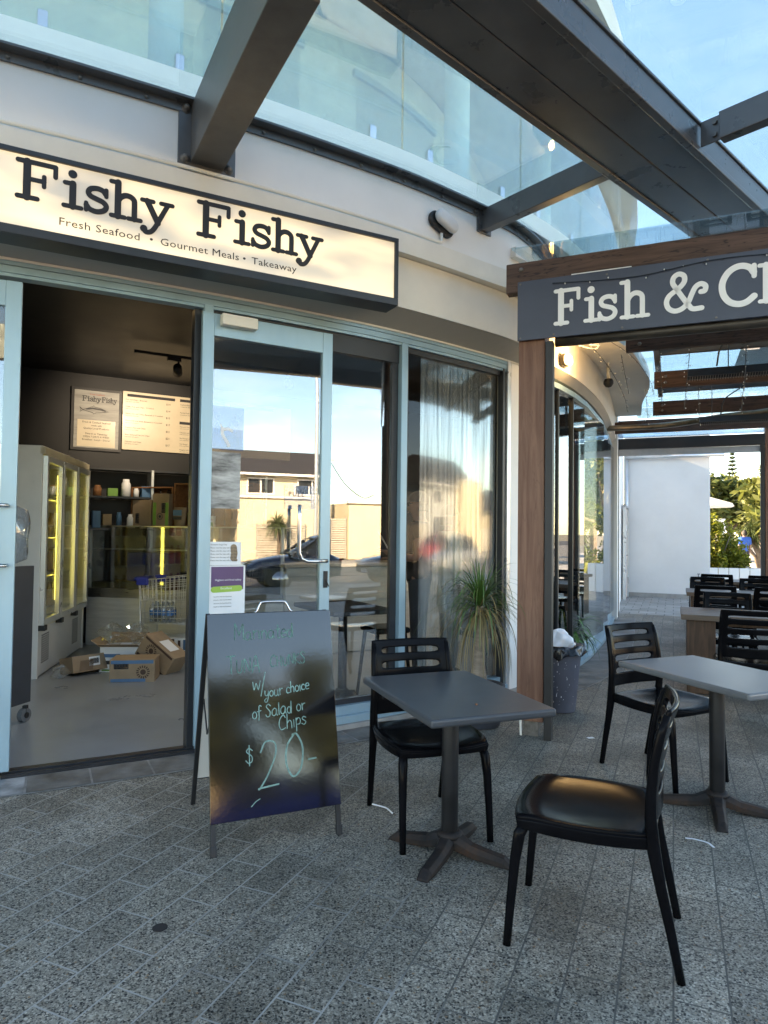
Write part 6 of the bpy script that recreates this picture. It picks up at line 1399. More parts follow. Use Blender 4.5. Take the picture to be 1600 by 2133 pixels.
w.build('basket', M['zinc'], tr, smooth=True)
fr_ = MB()
for y in (0.06, .94):
    fr_.tube(cr2([bk(0, y, .95), tg_(.02, y * TW, .42), tg_(.06, y * TW, .14), tg_(.2, y * TW, .11), tg_(.88, y * TW, .13)], 5), .011, 8)
fr_.tube([tg_(.88, .06 * TW, .13), tg_(.88, .94 * TW, .13)], .011, 8); fr_.tube([tg_(.10, .06 * TW, .11), tg_(.10, .94 * TW, .11)], .011, 8)
for k in range(8): fr_.tube([tg_(.10 + k * .11, .06 * TW, .115), tg_(.10 + k * .11, .94 * TW, .115)], .003, 5)
fr_.build('frame', M['zinc'], tr, smooth=True)
for y in (0, 1): MB().box(bk(.05, y, .98) + TD * .0, (.13, .05, .085), radians(-4)).build('corner_cover', M['blue_plastic'], tr, bevel=.012)
MB().tube([bk(0, .05, 1.04) - TD * .05, bk(0, .95, 1.04) - TD * .05], .016, 10).build('handle', M['blue_plastic'], tr, smooth=True)
for x, y in ((.10, .06), (.10, .94), (.86, .06), (.86, .94)):
    wh = MB().tube([tg_(x, y * TW - .012, .05), tg_(x, y * TW + .012, .05)], .05, 16).build('wheel', M['black'], tr, smooth=False)
carton('carton', tg_(.70, .26, .42 + .19), (.34, .40, .36), radians(-4), 'brown carton with a round stamp riding in the trolley basket', [('f', .08, .55, .18, .34, 'print_brown'), ('f', .18, .60, .42, .58, 'ink')], group='cartons loaded on the trolley')
_c = tg_(.40, .25, .19); lc = carton('carton', _c, (.50, .36, .14), radians(-4), 'white carton printed with dark lettering on the lower trolley rack', [('f', .05, .20, .10, .9, 'print_brown'), ('f', .30, .48, .05, .95, 'print_brown'), ('f', .56, .62, .15, .85, 'print_brown'), ('f', .68, .96, .1, .9, 'print_blue')], mat='paper', group='cartons loaded on the trolley')
bottles(tg_(.12, .10, .435), 2, 4, 0, 'water bottle with a blue label standing in the trolley basket', grp='water bottles in the trolley', h=.22)

# dark trolley board and wrapped bundle just behind the left door leaf
db = empty('trolley_board', (-2.75, 4.9, 0), label='dark grey panel on a caster wheel behind the left door frame', cat='board')
MB().bar((-2.80, 4.52, .66), (-2.655, 5.10, .66), .03, 1.02).build('panel', pmat('charcoal board', (.045, .048, .055), .5, var=.1), db, bevel=.004)
MB().bar((-2.66, 5.06, .13), (-2.66, 5.06, .06), .03, .03).build('fork', M['black'], db)
MB().tube([(-2.685, 5.06, .06), (-2.645, 5.05, .06)], .050, 18).build('wheel', pmat('grey rubber wheel', (.16, .16, .16), .6), db); MB().tube([(-2.69, 5.06, .06), (-2.64, 5.05, .06)], .022, 12).build('hub', M['black'], db)
rows = []
for i in range(11):
    f = i / 10; row = []
    for j in range(25):
        a = 2 * pi * j / 24; r = (.13 + .03 * sin(pi * f)) * (1 + .06 * sin(5 * a + 7 * f) + .05 * sin(9 * a - 4 * f)) * (1 if .02 < f < .98 else .3); row.append((-2.80 + r * cos(a), 4.98 + r * .8 * sin(a), 1.175 + .46 * f))
    rows.append(row)
wb_ = MB().grid(rows).build('wrapped_bundle', M['clear_plastic'], smooth=True, loc=(-2.80, 4.98, 1.18)); tag(wb_, 'clear plastic wrapped bundle on top of the dark grey panel', 'bundle')

# bar table and stool just inside the window; dining furniture behind the curved glass
bt = copy_tree(t1); bt.location = (-.34, 5.78, .005); bt.scale = (1, 1, 1.12); bt.rotation_euler = (0, 0, radians(30)); bt['label'] = 'dark pedestal table inside the shop window beside the black stool'
for nm, x, y, f, l in (('c', 1.05, 6.95, 120, 'black chair inside the shop behind the palm leaves'), ('c', 1.62, 7.72, 75, 'black chair inside the dining room behind the bin'), ('c', 2.15, 8.75, 60, 'black chair inside the dining room near the lantern table')):
    put_chair(x, y, f, l, 'black chairs inside the shop')
sto = empty('bar_stool', (.02, 5.92, .01), radians(25), label='low black stool inside the shop beside the window table', cat='stool')
MB().box((0, 0, .60), (.34, .34, .05)).build('seat', M['black_plastic'], sto, local=True, bevel=.02, seg=3)
for sx in (-1, 1):
    for sy in (-1, 1): MB().tube([(sx * .13, sy * .13, .58), (sx * .18, sy * .18, 0)], [.018, .013], 10).build('leg', M['black_plastic'], sto, local=True, smooth=True)
dt = copy_tree(t1); dt.location = (1.72, 8.25, .005); dt.rotation_euler = (0, 0, radians(60)); dt['label'] = 'dark pedestal table inside the dining room carrying the white lantern'
ln_ = empty('lantern', (1.74, 8.18, .735), label='small white house shaped lantern on the indoor table behind the bin', cat='lantern')
MB().box((1.74, 8.18, .745), (.15, .15, .02), .4).build('base', M['white_plastic'], ln_)
for a, b in ((-1, -1), (1, -1), (1, 1), (-1, 1)): q = Matrix.Rotation(.4, 3, 'Z') @ Vector((a * .065, b * .065, 0)); MB().box(Vector((1.74, 8.18, .83)) + q, (.016, .016, .15), .4).build('corner_post', M['white_plastic'], ln_)
MB().lathe([(.115, 0), (.03, .07), (.02, .10), (.001, .102)], (1.74, 8.18, .905), 4).build('roof', M['white_plastic'], ln_)
pd = empty('pendant_lamp', (1.98, 7.95, 2.2), label='lit woven basket pendant lamp hanging inside the curved glass', cat='pendant lamp')
_s = MB()
for k in range(22):
    a = 2 * pi * k / 22; _s.tube([(1.98 + r * cos(a + q), 7.95 + r * sin(a + q), z) for r, z, q in ((.03, 2.42, 0), (.06, 2.38, .05), (.11, 2.30, .12), (.13, 2.21, .2), (.12, 2.13, .28), (.09, 2.06, .35))], .004, 4)
_s.build('shade', pmat('woven cane', (.30, .17, .07), .6), pd, smooth=True); MB().tube([(1.98, 7.95, 2.42), (1.98, 7.95, 3.41)], .006, 6).build('cord', M['wire'], pd)
MB().lathe([(.001, -.05), (.035, -.03), (.045, .0), (.035, .03), (.02, .06)], (1.98, 7.95, 2.21), 14).build('bulb', emat('warm bulb', (1, .55, .16), 9), pd, smooth=True)
_l = bpy.data.lights.new('lamp', 'POINT'); _l.energy = 5; _l.color = (1, .62, .26); _l.shadow_soft_size = .05; _o = bpy.data.objects.new('lamp_glow', _l); col.objects.link(_o); _o.location = (1.98, 7.95, 2.12); _o.parent = pd; _o.matrix_parent_inverse = root_matrix(pd).inverted()
hp = empty('indoor_plant', (2.12, 7.78, 0), label='leafy green potted plant inside the dining room glass', cat='plant')
MB().lathe([(.11, 0), (.15, .26), (.14, .265), (.10, .02)], (2.12, 7.78, .01), 20, cap=False).build('pot', M['paper'], hp, smooth=True)
_g = MB(); _rn = random.Random(31)
for k in range(70): az = _rn.uniform(0, 6.28); strap(_g, (2.12, 7.78, .26), az, _rn.uniform(.3, 1.4), _rn.uniform(.3, .62), _rn.uniform(.016, .034), _rn.uniform(.8, 2.2), _rn)
_g.build('leaves', pmat('indoor leaf', (.05, .15, .03), .4, var=.4), hp, fix=False, smooth=True)

# ribbed clear film hanging against the third pane
_v = MB(); rows_t, rows_b = [], []; _rn = random.Random(77); _ph = 0
for k, s in enumerate(srange(5.10, 6.05, .006)):
    _ph += _rn.uniform(.15, .75); o = -.045; rows_t.append(fac(s, o, 2.90)); rows_b.append(fac(s, o - .001, .17))
def ribbed():
    m, nt, out = _mat('ribbed clear film'); L = nt.links.new; a = N(nt, 'ShaderNodeBsdfTransparent'); a.inputs[0].default_value = (.80, .82, .82, 1); b = N(nt, 'ShaderNodeBsdfDiffuse'); b.inputs[0].default_value = (.62, .62, .58, 1); g = N(nt, 'ShaderNodeBsdfGlossy'); g.inputs[1].default_value = .075; g.inputs[0].default_value = (.95, .95, .93, 1)
    tc = N(nt, 'ShaderNodeTexCoord'); mp = N(nt, 'ShaderNodeMapping'); mp.inputs['Scale'].default_value = (1, 1, .02); L(tc.outputs['Object'], mp.inputs[0]); nz = N(nt, 'ShaderNodeTexNoise', i_Scale=38.0, i_Detail=4.0); L(mp.outputs[0], nz.inputs['Vector'])
    m1 = N(nt, 'ShaderNodeMapRange'); m1.inputs[1].default_value = .35; m1.inputs[2].default_value = .7; m1.inputs[3].default_value = .10; m1.inputs[4].default_value = .42; L(nz.outputs['Fac'], m1.inputs[0])
    x0 = N(nt, 'ShaderNodeMixShader'); L(m1.outputs[0], x0.inputs[0]); L(a.outputs[0], x0.inputs[1]); L(b.outputs[0], x0.inputs[2])
    x = N(nt, 'ShaderNodeMixShader'); m2 = N(nt, 'ShaderNodeMapRange'); m2.inputs[1].default_value = .3; m2.inputs[2].default_value = .72; m2.inputs[3].default_value = .10; m2.inputs[4].default_value = .30; L(nz.outputs['Fac'], m2.inputs[0]); L(m2.outputs[0], x.inputs[0]); L(x0.outputs[0], x.inputs[1]); L(g.outputs[0], x.inputs[2]); L(x.outputs[0], out.inputs[0]); return m
cu_ = _v.grid([rows_b, rows_t]).build('ribbed_film', ribbed(), smooth=True, loc=fac(5.57, -.14, 2.9)); tag(cu_, 'clear ribbed plastic film with vertical streaks hanging inside the third shop window', 'blind')

# ------------------------------------------------------------------ notices stuck on the sliding door glass
def leafp(s, z, d=.0): 
    a, b = fac(3.315, .055), fac(4.185, .055); t = (s - 3.315) / (4.185 - 3.315); p = a.lerp(b, t); return p + _rn_l * (.006 + d) + Vector((0, 0, z))
_rn_l = Vector((rdd.y, -rdd.x, 0))
def notice(s0, s1, z0, z1, mat, name, label, cat='notice', d=.0):
    o = MB().prism([leafp(s0, z0, d), leafp(s1, z0, d), leafp(s1, z1, d), leafp(s0, z1, d)], _rn_l * .0012).build(name, mat); return tag(o, label, cat)
M['film'] = glass('printed translucent film', .10, (.75, .82, .92), .4, haze=.30, hazec=(.55, .66, .80))
nt1 = notice(3.42 - .115, 3.53, 1.995, 2.287, M['film'], 'window_poster', 'pale translucent poster with a white leaping fish on the door glass', 'poster')
_f = lambda x, y, h: leafp(3.417 + x, 2.075 + y, .0018 + h)
_t = MB(); stroke_ribbon(_t, [(p.x, p.y) for p in cr2([(-.03, .06), (-.035, .03), (-.02, .0), (.0, -.03), (.01, -.05)], 5)], .022, _f, .0004, 0); stroke_ribbon(_t, [(-.035, .055), (.005, .062), (.03, .05)], .02, _f, .0004, 2e-5); stroke_ribbon(_t, [(-.035, .06), (-.045, .085)], .01, _f, .0004, 4e-5); _t.build('artwork', M['paper'], nt1)
MB().poly([leafp(3.31, 1.998, .0015), leafp(3.525, 1.998, .0015), leafp(3.525, 2.135, .0015), leafp(3.31, 2.135, .0015)]).build('lower_band', glass('blue film', .1, (.35, .5, .75), .4, haze=.35, hazec=(.16, .28, .5)), nt1)
M['photo_print'] = pmat('grey seascape photo print', (.30, .30, .29), .4, var=.8, scale=5, stretch=(1, 1, 4))
notice(3.308, 3.512, 1.60, 1.978, M['photo_print'], 'photo_poster', 'grey seascape photo poster on the door glass under the fish film', 'poster')
nt2 = notice(3.312, 3.526, 1.222, 1.378, M['paper'], 'paper_notice', 'white paper notice with small print and a brown animal picture on the door')
for k in range(6): type_text('Please mind the step with your dog' if k else 'Assistance Dogs Only', .0125, M['ink'], leafp(3.318, 1.355 - k * .021, .002), rdd, UPZ, nt2, 'small_lettering', th=.0003)
_t = MB(); _f = lambda x, y, h: leafp(3.475 + x, 1.30 + y, .0018 + h)
stroke_ribbon(_t, [(0, .04), (.005, .0), (.0, -.03)], .045, _f, .0004, 0); stroke_ribbon(_t, [(-.005, -.045), (.02, -.045)], .016, _f, .0004, 2e-5); _t.build('picture', M['cardboard'], nt2)
nt3 = notice(3.314, 3.558, .897, 1.220, M['paper'], 'hygiene_certificate', 'purple and green food hygiene certificate on the door glass above the chalkboard', 'certificate')
M['purple'] = pmat('purple print', (.105, .055, .145), .4, var=.05); M['lime'] = pmat('lime print', (.30, .50, .08), .4, var=.05)
MB().poly([leafp(3.326, 1.075, .0016), leafp(3.546, 1.058, .0016), leafp(3.546, 1.212, .0016), leafp(3.326, 1.212, .0016)]).build('purple_panel', M['purple'], nt3)
_t = MB(); stroke_ribbon(_t, [(3.345, 1.060), (3.52, 1.066)], .040, lambda x, y, h: leafp(x, y, .0018 + h), .0003, 0); _t.build('green_panel', M['lime'], nt3)
type_text('Hygiene and food safety', .0185, M['paper'], leafp(3.352, 1.118, .0024), rdd, UPZ, nt3, 'small_lettering', th=.0003); type_text('Excellent', .021, M['paper'], leafp(3.39, 1.062, .0028), rdd, UPZ, nt3, 'small_lettering', th=.0003)
for k in range(4): type_text('issued to this food business', .011, M['ink'], leafp(3.345, 1.01 - k * .022, .002), rdd, UPZ, nt3, 'small_lettering', th=.0003)
nt4 = notice(3.835, 4.062, 1.612, 1.778, M['film'], 'door_sticker', 'small translucent sticker reading PULL on the door glass', 'sticker')
type_text('PULL', .048, M['ink'], leafp(3.862, 1.70, .002), rdd, UPZ, nt4, 'lettering', th=.0003, xs=.95, spacing=1.3)
# ------------------------------------------------------------------ courtyard wall, door, planter
M['stained_white'] = pmat('rain marked white wall', (.74, .745, .74), .7, var=.05, scale=1.2, bump=.08, bscale=60, dirt=.05)
WL = Vector((5.75, 16.10, 0))
def wl(x, y=0, z=0.0): return WL + AX * x + BX * y + Vector((0, 0, z))
ww = empty('white_wall', wl(1), label='plain white rendered courtyard wall behind the farthest timber table', cat='wall')
MB().box(wl(.93, .15, 1.9), (1.86, .30, 3.8), PA).build('wall', M['stained_white'], ww, bevel=.01)
MB().box(wl(.93, -.006, .05), (1.86, .012, .10), PA).build('base_stain', M['kerb'], ww)
sw = empty('door_wall', wl(-.2, -1.5), label='white side wall with a pale flush door beside the courtyard wall', cat='wall')
MB().bar((WL - AX * .06 + UPZ * 1.9), (Vector((4.58, 13.35, 1.9))), .10, 3.8).build('wall', M['stained_white'], sw, bevel=.004)
_sd = (WL - Vector((4.58, 13.35, 0))).normalized(); _sx = Vector((_sd.y, -_sd.x, 0)); _sr = atan2(_sd.y, _sd.x)
def sdp(y, o, z): return Vector((4.58, 13.35, 0)) + _sd * y + _sx * (.06 + o) + Vector((0, 0, z))
do = MB().box(sdp(2.35, .01, 1.04), (.86, .04, 2.04), _sr).build('door', pmat('pinkish flush door', (.52, .47, .45), .5, var=.05), sw, bevel=.004)
MB().box(sdp(1.87, .02, 1.07), (.06, .07, 2.14), _sr).build('door_frame', M['alu_trim'], sw); MB().box(sdp(2.83, .02, 1.07), (.06, .07, 2.14), _sr).build('door_frame', M['alu_trim'], sw); MB().box(sdp(2.35, .02, 2.11), (1.02, .07, .06), _sr).build('door_frame', M['alu_trim'], sw)
MB().tube([sdp(2.05, .03, 1.0), sdp(2.05, .075, 1.0), sdp(2.17, .075, 1.0)], .011, 8).build('handle', M['chrome'], do, smooth=True); MB().box(sdp(2.35, .034, 1.62), (.12, .008, .14), _sr).build('door_plate', M['paper'], do)
o = MB().tube([wl(.06, -.07, .0), wl(.06, -.07, 3.45)], .055, 16).build('downpipe', M['alu_trim'], smooth=True, loc=wl(.06, -.07, 0)); tag(o, 'silver round downpipe standing at the corner of the white courtyard wall', 'pipe')
o = MB().tube([wl(.05, -.12, 3.30), wl(2.15, -.12, 3.30)], .045, 14).build('awning_roller', M['alu_trim'], smooth=True, loc=wl(1, -.12, 3.3)); tag(o, 'horizontal silver roller tube across the top of the white wall', 'roller')
tp = MB(); tp.tube([wl(1.62, -.0, .52), wl(1.62, -.09, .52), wl(1.62, -.10, .46)], .014, 8); tp.tube([wl(1.62, -.07, .53), wl(1.62, -.07, .58)], .008, 6); tp.tube([wl(1.59, -.07, .585), wl(1.65, -.07, .585)], .010, 6)
tag(tp.build('garden_tap', M['bolt'], smooth=True, loc=wl(1.62, 0, .5)), 'small brass garden tap low on the white wall', 'tap')
PLN = Vector((7.74, 16.2, 0)); _pr = radians(-8)
pl = empty('planter_box', PLN, label='white boarded planter box beyond the courtyard wall, holding the round bush', cat='planter')
_R = Matrix.Rotation(_pr, 3, 'Z'); mb = MB()
for k in range(9): mb.box(PLN + _R @ Vector((-.92 + k * .23, -.55, .36)), (.215, .03, .72), _pr)
mb.build('boards', M['white_render'], pl, bevel=.004)
for s in (-1, 1): MB().box(PLN + _R @ Vector((s * 1.03, .0, .36)), (.03, 1.08, .72), _pr).build('end_board', M['white_render'], pl)
MB().box(PLN + _R @ Vector((0, .1, .33)), (2.0, 1.0, .62), _pr).build('soil', M['soil'], pl)

# ------------------------------------------------------------------ trees and bushes
def leaf_mat(name, c, var=.5, trans=.35):
    m, nt, out = _mat(name); L = nt.links.new
    g = N(nt, 'ShaderNodeNewGeometry'); cr = N(nt, 'ShaderNodeValToRGB'); e = cr.color_ramp.elements
    e[0].color = rgb([x * (1 - var) for x in c]); e[1].color = rgb([min(1, x * (1 + var)) for x in c]); L(g.outputs['Random Per Island'], cr.inputs[0])
    d = N(nt, 'ShaderNodeBsdfPrincipled'); d.inputs['Roughness'].default_value = .5; d.inputs['Specular IOR Level'].default_value = .3; L(cr.outputs[0], d.inputs['Base Color'])
    t = N(nt, 'ShaderNodeBsdfTranslucent'); L(cr.outputs[0], t.inputs[0])
    x = N(nt, 'ShaderNodeMixShader'); x.inputs[0].default_value = trans; L(d.outputs[0], x.inputs[1]); L(t.outputs[0], x.inputs[2]); L(x.outputs[0], out.inputs[0]); return m
M['bush_leaf'] = leaf_mat('yellow green bush leaf', (.17, .19, .022), .45, .4)
M['tree_leaf'] = leaf_mat('coastal tree leaf', (.115, .135, .035), .5, .35)
M['pand_leaf'] = leaf_mat('pandanus leaf', (.075, .105, .04), .5, .3)
M['pine_leaf'] = leaf_mat('pine needle spray', (.050, .070, .030), .4, .2)
M['bark'] = pmat('grey bark', (.14, .11, .085), .9, var=.35, scale=8, bump=.6, bscale=30)
def leaves(mb, blobs, n, size, rn, asp=2.2, shell=.55, droop=0.0):
    tot = sum(b[3] ** 2 for b in blobs)
    for (x, y, z, r, sz) in blobs:
        for _ in range(int(n * r * r / tot)):
            while True:
                v = Vector((rn.uniform(-1, 1), rn.uniform(-1, 1), rn.uniform(-1, 1)))
                if v.length < 1: break
            q = v.normalized() * (v.length ** shell) * r * (1 + .18 * sin(v.x * 9 + x) + .15 * sin(v.y * 11 + z))
            c = Vector((x + q.x, y + q.y, z + q.z * sz)); s = size * rn.uniform(.6, 1.35)
            a = Vector((rn.gauss(0, 1), rn.gauss(0, 1), rn.gauss(0, .7) - droop)) + v * .8; a = a.normalized(); b = a.cross(Vector((rn.gauss(0, 1), rn.gauss(0, 1), rn.gauss(0, 1)))).normalized()
            h = a * s * asp * .5; w = b * s * .5
            mb.add([c - h, c + w * .9, c + h, c - w * .9], [(0, 1, 2, 3)])
def tree(x, y, h, spread, label, seed, mat, nleaf=5200, size=.16, asp=2.4, group='trees beyond the courtyard', cat='tree', name='tree', nb=14, base=.35, sz=.8, trunk=True, z0=-.16):
    rn = random.Random(seed); t = empty(name, (x, y, z0), label=label, cat=cat, group=group); blobs = []
    for k in range(nb):
        a = rn.uniform(0, 2 * pi); f = rn.uniform(0, 1); rr = spread * sqrt(rn.random()) * (1 - .45 * f); blobs.append((x + rr * cos(a), y + rr * sin(a), z0 + h * (base + (1 - base) * f * .86), spread * rn.uniform(.28, .46), sz))
    if trunk:
        tb = MB(); tb.tube(cr2([(x, y, z0), (x + .1 * h * .1, y, z0 + h * .25), (x - .05 * h * .2, y + .03 * h, z0 + h * .5), (x, y, z0 + h * .8)], 5), [h * .035 * (1 - .8 * i / 15) + .02 for i in range(16)], 8)
        for b in blobs[:9]: tb.tube([(x, y, z0 + h * .35), ((x + b[0]) / 2, (y + b[1]) / 2, z0 + h * .42 + .3 * (b[2] - z0 - h * .42)), b[:3]], [h * .018, h * .012, .015], 6)
        tb.build('trunk', M['bark'], t, smooth=True)
    mb = MB(); leaves(mb, blobs, nleaf, size, rn, asp); mb.build('crown', mat, t, fix=False); return t
_b = empty('bush', (7.85, 16.3, .6), label='round yellow green bush growing in the white planter box', cat='bush'); mb = MB(); _rn = random.Random(4)
leaves(mb, [(7.80, 16.3, 1.30, .62, 1.0), (7.60, 16.4, 1.70, .44, 1.0), (8.22, 16.2, 1.02, .42, .9), (8.42, 16.1, .86, .28, .8), (7.9, 16.2, .86, .55, .6)], 11000, .050, _rn, 1.9, .42); mb.build('crown', M['bush_leaf'], _b, fix=False)
_tb = MB()
for k in range(7): a = k * .9; _tb.tube([(7.85 + .05 * cos(a), 16.1 + .05 * sin(a), .6), (7.85 + .3 * cos(a), 16.1 + .3 * sin(a), 1.1), (7.85 + .45 * cos(a), 16.1 + .42 * sin(a), 1.5)], [.022, .016, .006], 6)
_tb.build('trunk', M['bark'], _b, smooth=True)
tree(20.6, 40, 5.3, 2.7, 'sunlit yellow green coastal tree beyond the planter, left of the gap to the right post', 51, M['tree_leaf'], 7000, .20)
tree(24.2, 43, 5.2, 2.6, 'sunlit coastal tree right of the gap, partly behind the right pergola post', 52, M['tree_leaf'], 6000, .20)
tree(17.2, 41, 4.2, 2.0, 'low coastal tree behind the white umbrella', 53, M['tree_leaf'], 3600, .20)
tree(22.5, 37, 3.4, 1.8, 'dark shaded low tree in front of the sunlit coastal trees', 54, M['pand_leaf'], 3600, .19)
tree(16.5, 26.0, 5.6, 2.4, 'spreading tree mirrored in the curved window glass', 55, M['tree_leaf'], 4500, .18)
tree(14.4, 20.5, 2.6, 1.3, 'dense green shrub tree mirrored at the edge of the curved window', 56, M['bush_leaf'], 3600, .10, asp=1.9, base=.22)
tree(26.5, 36.0, 6.2, 3.0, 'broad tree beyond the carpark mirrored in the curved glass', 57, M['tree_leaf'], 4500, .22)
def norfolk(x, y, h, label, seed):
    rn = random.Random(seed); t = empty('pine_tree', (x, y, -.16), label=label, cat='pine tree', group='tall tiered pines on the skyline'); tb = MB().tube([(x, y, -.16), (x, y, h)], [h * .018, .02], 8); mb = MB(); z = h * .25
    while z < h * .98:
        r = (h - z) * .17 + .10; n = 7
        for k in range(n):
            a = 2 * pi * k / n + z; tip = Vector((x + r * cos(a), y + r * sin(a), z + r * .22)); tb.tube([(x, y, z), tip], [.03, .01], 4)
            for q in range(12):
                f = .1 + .9 * q / 11; c = Vector((x, y, z)).lerp(tip, f) + Vector((0, 0, .05 + .05 * sin(q))); d = Vector((cos(a + 1.57), sin(a + 1.57), .5)); w = .26 * (1.1 - f * .6)
                mb.add([c - d * w, c + Vector((cos(a), sin(a), .2)) * .16, c + d * w, c + Vector((0, 0, .16))], [(0, 1, 2, 3)])
        z += .42 + (h - z) * .03
    tb.build('trunk', M['bark'], t); mb.build('crown', M['pine_leaf'], t, fix=False)
norfolk(41.5, 80, 11.5, 'tiered pine tip poking above the trees, tallest on the skyline', 1); norfolk(38.6, 80, 9.6, 'shorter tiered pine left of the tallest pine tip', 2); norfolk(21.5, 31.0, 12, 'tall tiered pine mirrored in the curved window glass', 3)
def pandanus(x, y, h, label, seed, spread=1.0, nhead=4, z0=-.16):
    rn = random.Random(seed); t = empty('pandanus', (x, y, z0), label=label, cat='pandanus', group='spiky pandanus plants'); tb = MB(); mb = MB()
    for k in range(nhead):
        a = rn.uniform(0, 6.28); c = Vector((x + spread * .5 * cos(a) * rn.random(), y + spread * .5 * sin(a) * rn.random(), z0 + h * rn.uniform(.55, .9))); tb.tube([(x, y, z0), ((x + c.x) / 2 + .1, (y + c.y) / 2, c.z * .55), c], [.09, .07, .05], 7)
        for q in range(60): az = rn.uniform(0, 6.28); strap(mb, c, az, rn.uniform(-.1, 1.35), rn.uniform(.7, 1.2) * h * .32, .030, rn.uniform(.8, 2.0), rn)
    tb.build('trunk', M['bark'], t, smooth=True); mb.build('crown', M['pand_leaf'], t, fix=False)
pandanus(14.35, 25.5, 2.3, 'spiky strap leaved pandanus at the right edge of the garden gap', 61, 1.4, 5); pandanus(12.6, 19.4, 2.2, 'spiky pandanus mirrored low in the curved window', 62, 1.2, 4); pandanus(19.0, 29.5, 2.6, 'spiky pandanus standing under the distant trees', 63, 1.6, 5)
um = empty('white_umbrella', (11.0, 22.0, -.16), label='white market umbrella in front of the sunlit trees', cat='umbrella')
rows = []
for r, z in ((.03, 2.98), (.55, 2.86), (1.2, 2.66), (1.26, 2.56)): rows.append([(10.12 + r * cos(2 * pi * k / 8), 22.0 + r * sin(2 * pi * k / 8), z - .16) for k in range(9)])
MB().grid(rows).build('canopy', M['shade'], um, solid=.01); MB().tube([(10.12, 22, -.16), (10.12, 22, 2.8)], .028, 10).build('pole', M['white_plastic'], um, smooth=True)
kb = empty('sign_board', (11.9, 23.5, 0), label='plain white upright board under the umbrella edge by the bush', cat='board'); MB().box((11.78, 23.5, 1.75), (.30, .03, .62), -.2).build('board', M['white_render'], kb, bevel=.01); MB().tube([(11.78, 23.52, -.16), (11.78, 23.52, 1.5)], .025, 8).build('post', M['bolt'], kb)
person(13.42, 25.0, 100, 'person in a royal blue top walking away beyond the bush', 1.66, shirt=(.02, .11, .46), trousers=(.03, .03, .04), arms='down', sleeve=.9, skin=(.20, .11, .08), hair=(.012, .01, .009))

# ------------------------------------------------------------------ the street the shop windows look out on
M['house_cream'] = pmat('sunny cream render', (.72, .62, .44), .8, var=.06, scale=1.2, bump=.1, bscale=30)
M['house_grey'] = pmat('pale grey weatherboard', (.46, .47, .47), .7, var=.08, scale=2)
M['roof_tile'] = pmat('dark roof tile', (.050, .046, .045), .7, var=.3, scale=3, stretch=(1, 6, 1), bump=.5, bscale=9)
M['slat'] = pmat('bleached timber slat', (.50, .46, .39), .7, var=.12)
def house(t0, t1, n0, n1, hw, hr, label, wall, front=None, wins=(), hip=False):
    h = empty('house', rp((t0 + t1) / 2, n0, 0), label=label, cat='house')
    MB().prism([rp(t0, n0, 0), rp(t1, n0, 0), rp(t1, n1, 0), rp(t0, n1, 0)], (0, 0, hw)).build('wall', wall, h)
    nm = (n0 + n1) / 2; e = .45; ins = 2.4 if hip else 0
    if hr:
        A = [rp(t0 - e, n0 - e, hw - .05), rp(t1 + e, n0 - e, hw - .05), rp(t1 + e, n1 + e, hw - .05), rp(t0 - e, n1 + e, hw - .05)]; r0, r1 = rp(t0 - e + ins, nm, hr), rp(t1 + e - ins, nm, hr)
        m = MB(); m.add(A + [r0, r1], [(0, 1, 5, 4), (2, 3, 4, 5), (1, 2, 5), (3, 0, 4), (0, 3, 2, 1)]); m.build('roof', M['roof_tile'], h)
        if not hip:
            MB().prism([rp(t1 + .0, n0, hw), rp(t1 + .0, n1, hw), rp(t1, nm, hr - .22)], RT * .12).build('gable', M['white_render'], h)
        MB().bar(rp(t0 - e, n0 - e - .06, hw), rp(t1 + e, n0 - e - .06, hw), .12, .12).build('gutter', M['white_render'], h)
    else:
        MB().bar(rp(t0 - .1, n0 - .05, hw + .06), rp(t1 + .1, n0 - .05, hw + .06), .25, .14).build('parapet_cap', M['white_render'], h)
    for a, b, z0, z1, o in wins:
        f = MB(); w = .07
        for x0, x1, q0, q1 in ((a, b, z0, z0 + w), (a, b, z1 - w, z1), (a, a + w, z0 + w, z1 - w), (b - w, b, z0 + w, z1 - w), ((a + b) / 2 - w / 2, (a + b) / 2 + w / 2, z0 + w, z1 - w)): f.box(rp((x0 + x1) / 2, n0 - o - .03, (q0 + q1) / 2), (x1 - x0, .06, q1 - q0), RD)
        fo_ = f.build('window', M['white_render'], h); MB().box(rp((a + b) / 2, n0 - o - .012, (z0 + z1) / 2), (b - a - 2 * w, .02, z1 - z0 - 2 * w), RD).build('pane', M['dark_frame'], fo_)
    if front:
        f0, f1, fn, fh = front; MB().prism([rp(f0, n0 - fn, 0), rp(f1, n0 - fn, 0), rp(f1, n0, 0), rp(f0, n0, 0)], (0, 0, fh)).build('porch_wall', M['house_cream'], h); MB().bar(rp(f0 - .1, n0 - fn / 2 - .05, fh + .05), rp(f1 + .1, n0 - fn / 2 - .05, fh + .05), fn + .2, .10).build('porch_cap', M['white_render'], h)
    return h
house(5.6, 13.3, 25.5, 33.5, 4.3, 6.0, 'cream house with a dark gabled roof across the street, mirrored in the door glass', M['house_cream'], (6.4, 12.9, 2.4, 3.0), ((7.2, 8.6, 3.3, 4.15, 0), (9.8, 11.4, 3.3, 4.15, 0)))
house(15.6, 23.5, 23.4, 31, 2.95, 0, 'low flat cream building across the street right of the slatted gate', M['house_cream'], None, ((18.2, 20.2, 1.0, 2.2, 0),))
house(28.0, 39.5, 24.5, 33, 4.6, 7.0, 'large pale grey house with a hipped roof farther along the street', M['house_grey'], (34.0, 38.6, 2.0, 5.0), ((29.5, 31.5, 1.2, 2.6, 0), (29.5, 31.0, 3.3, 4.3, 0)), True)
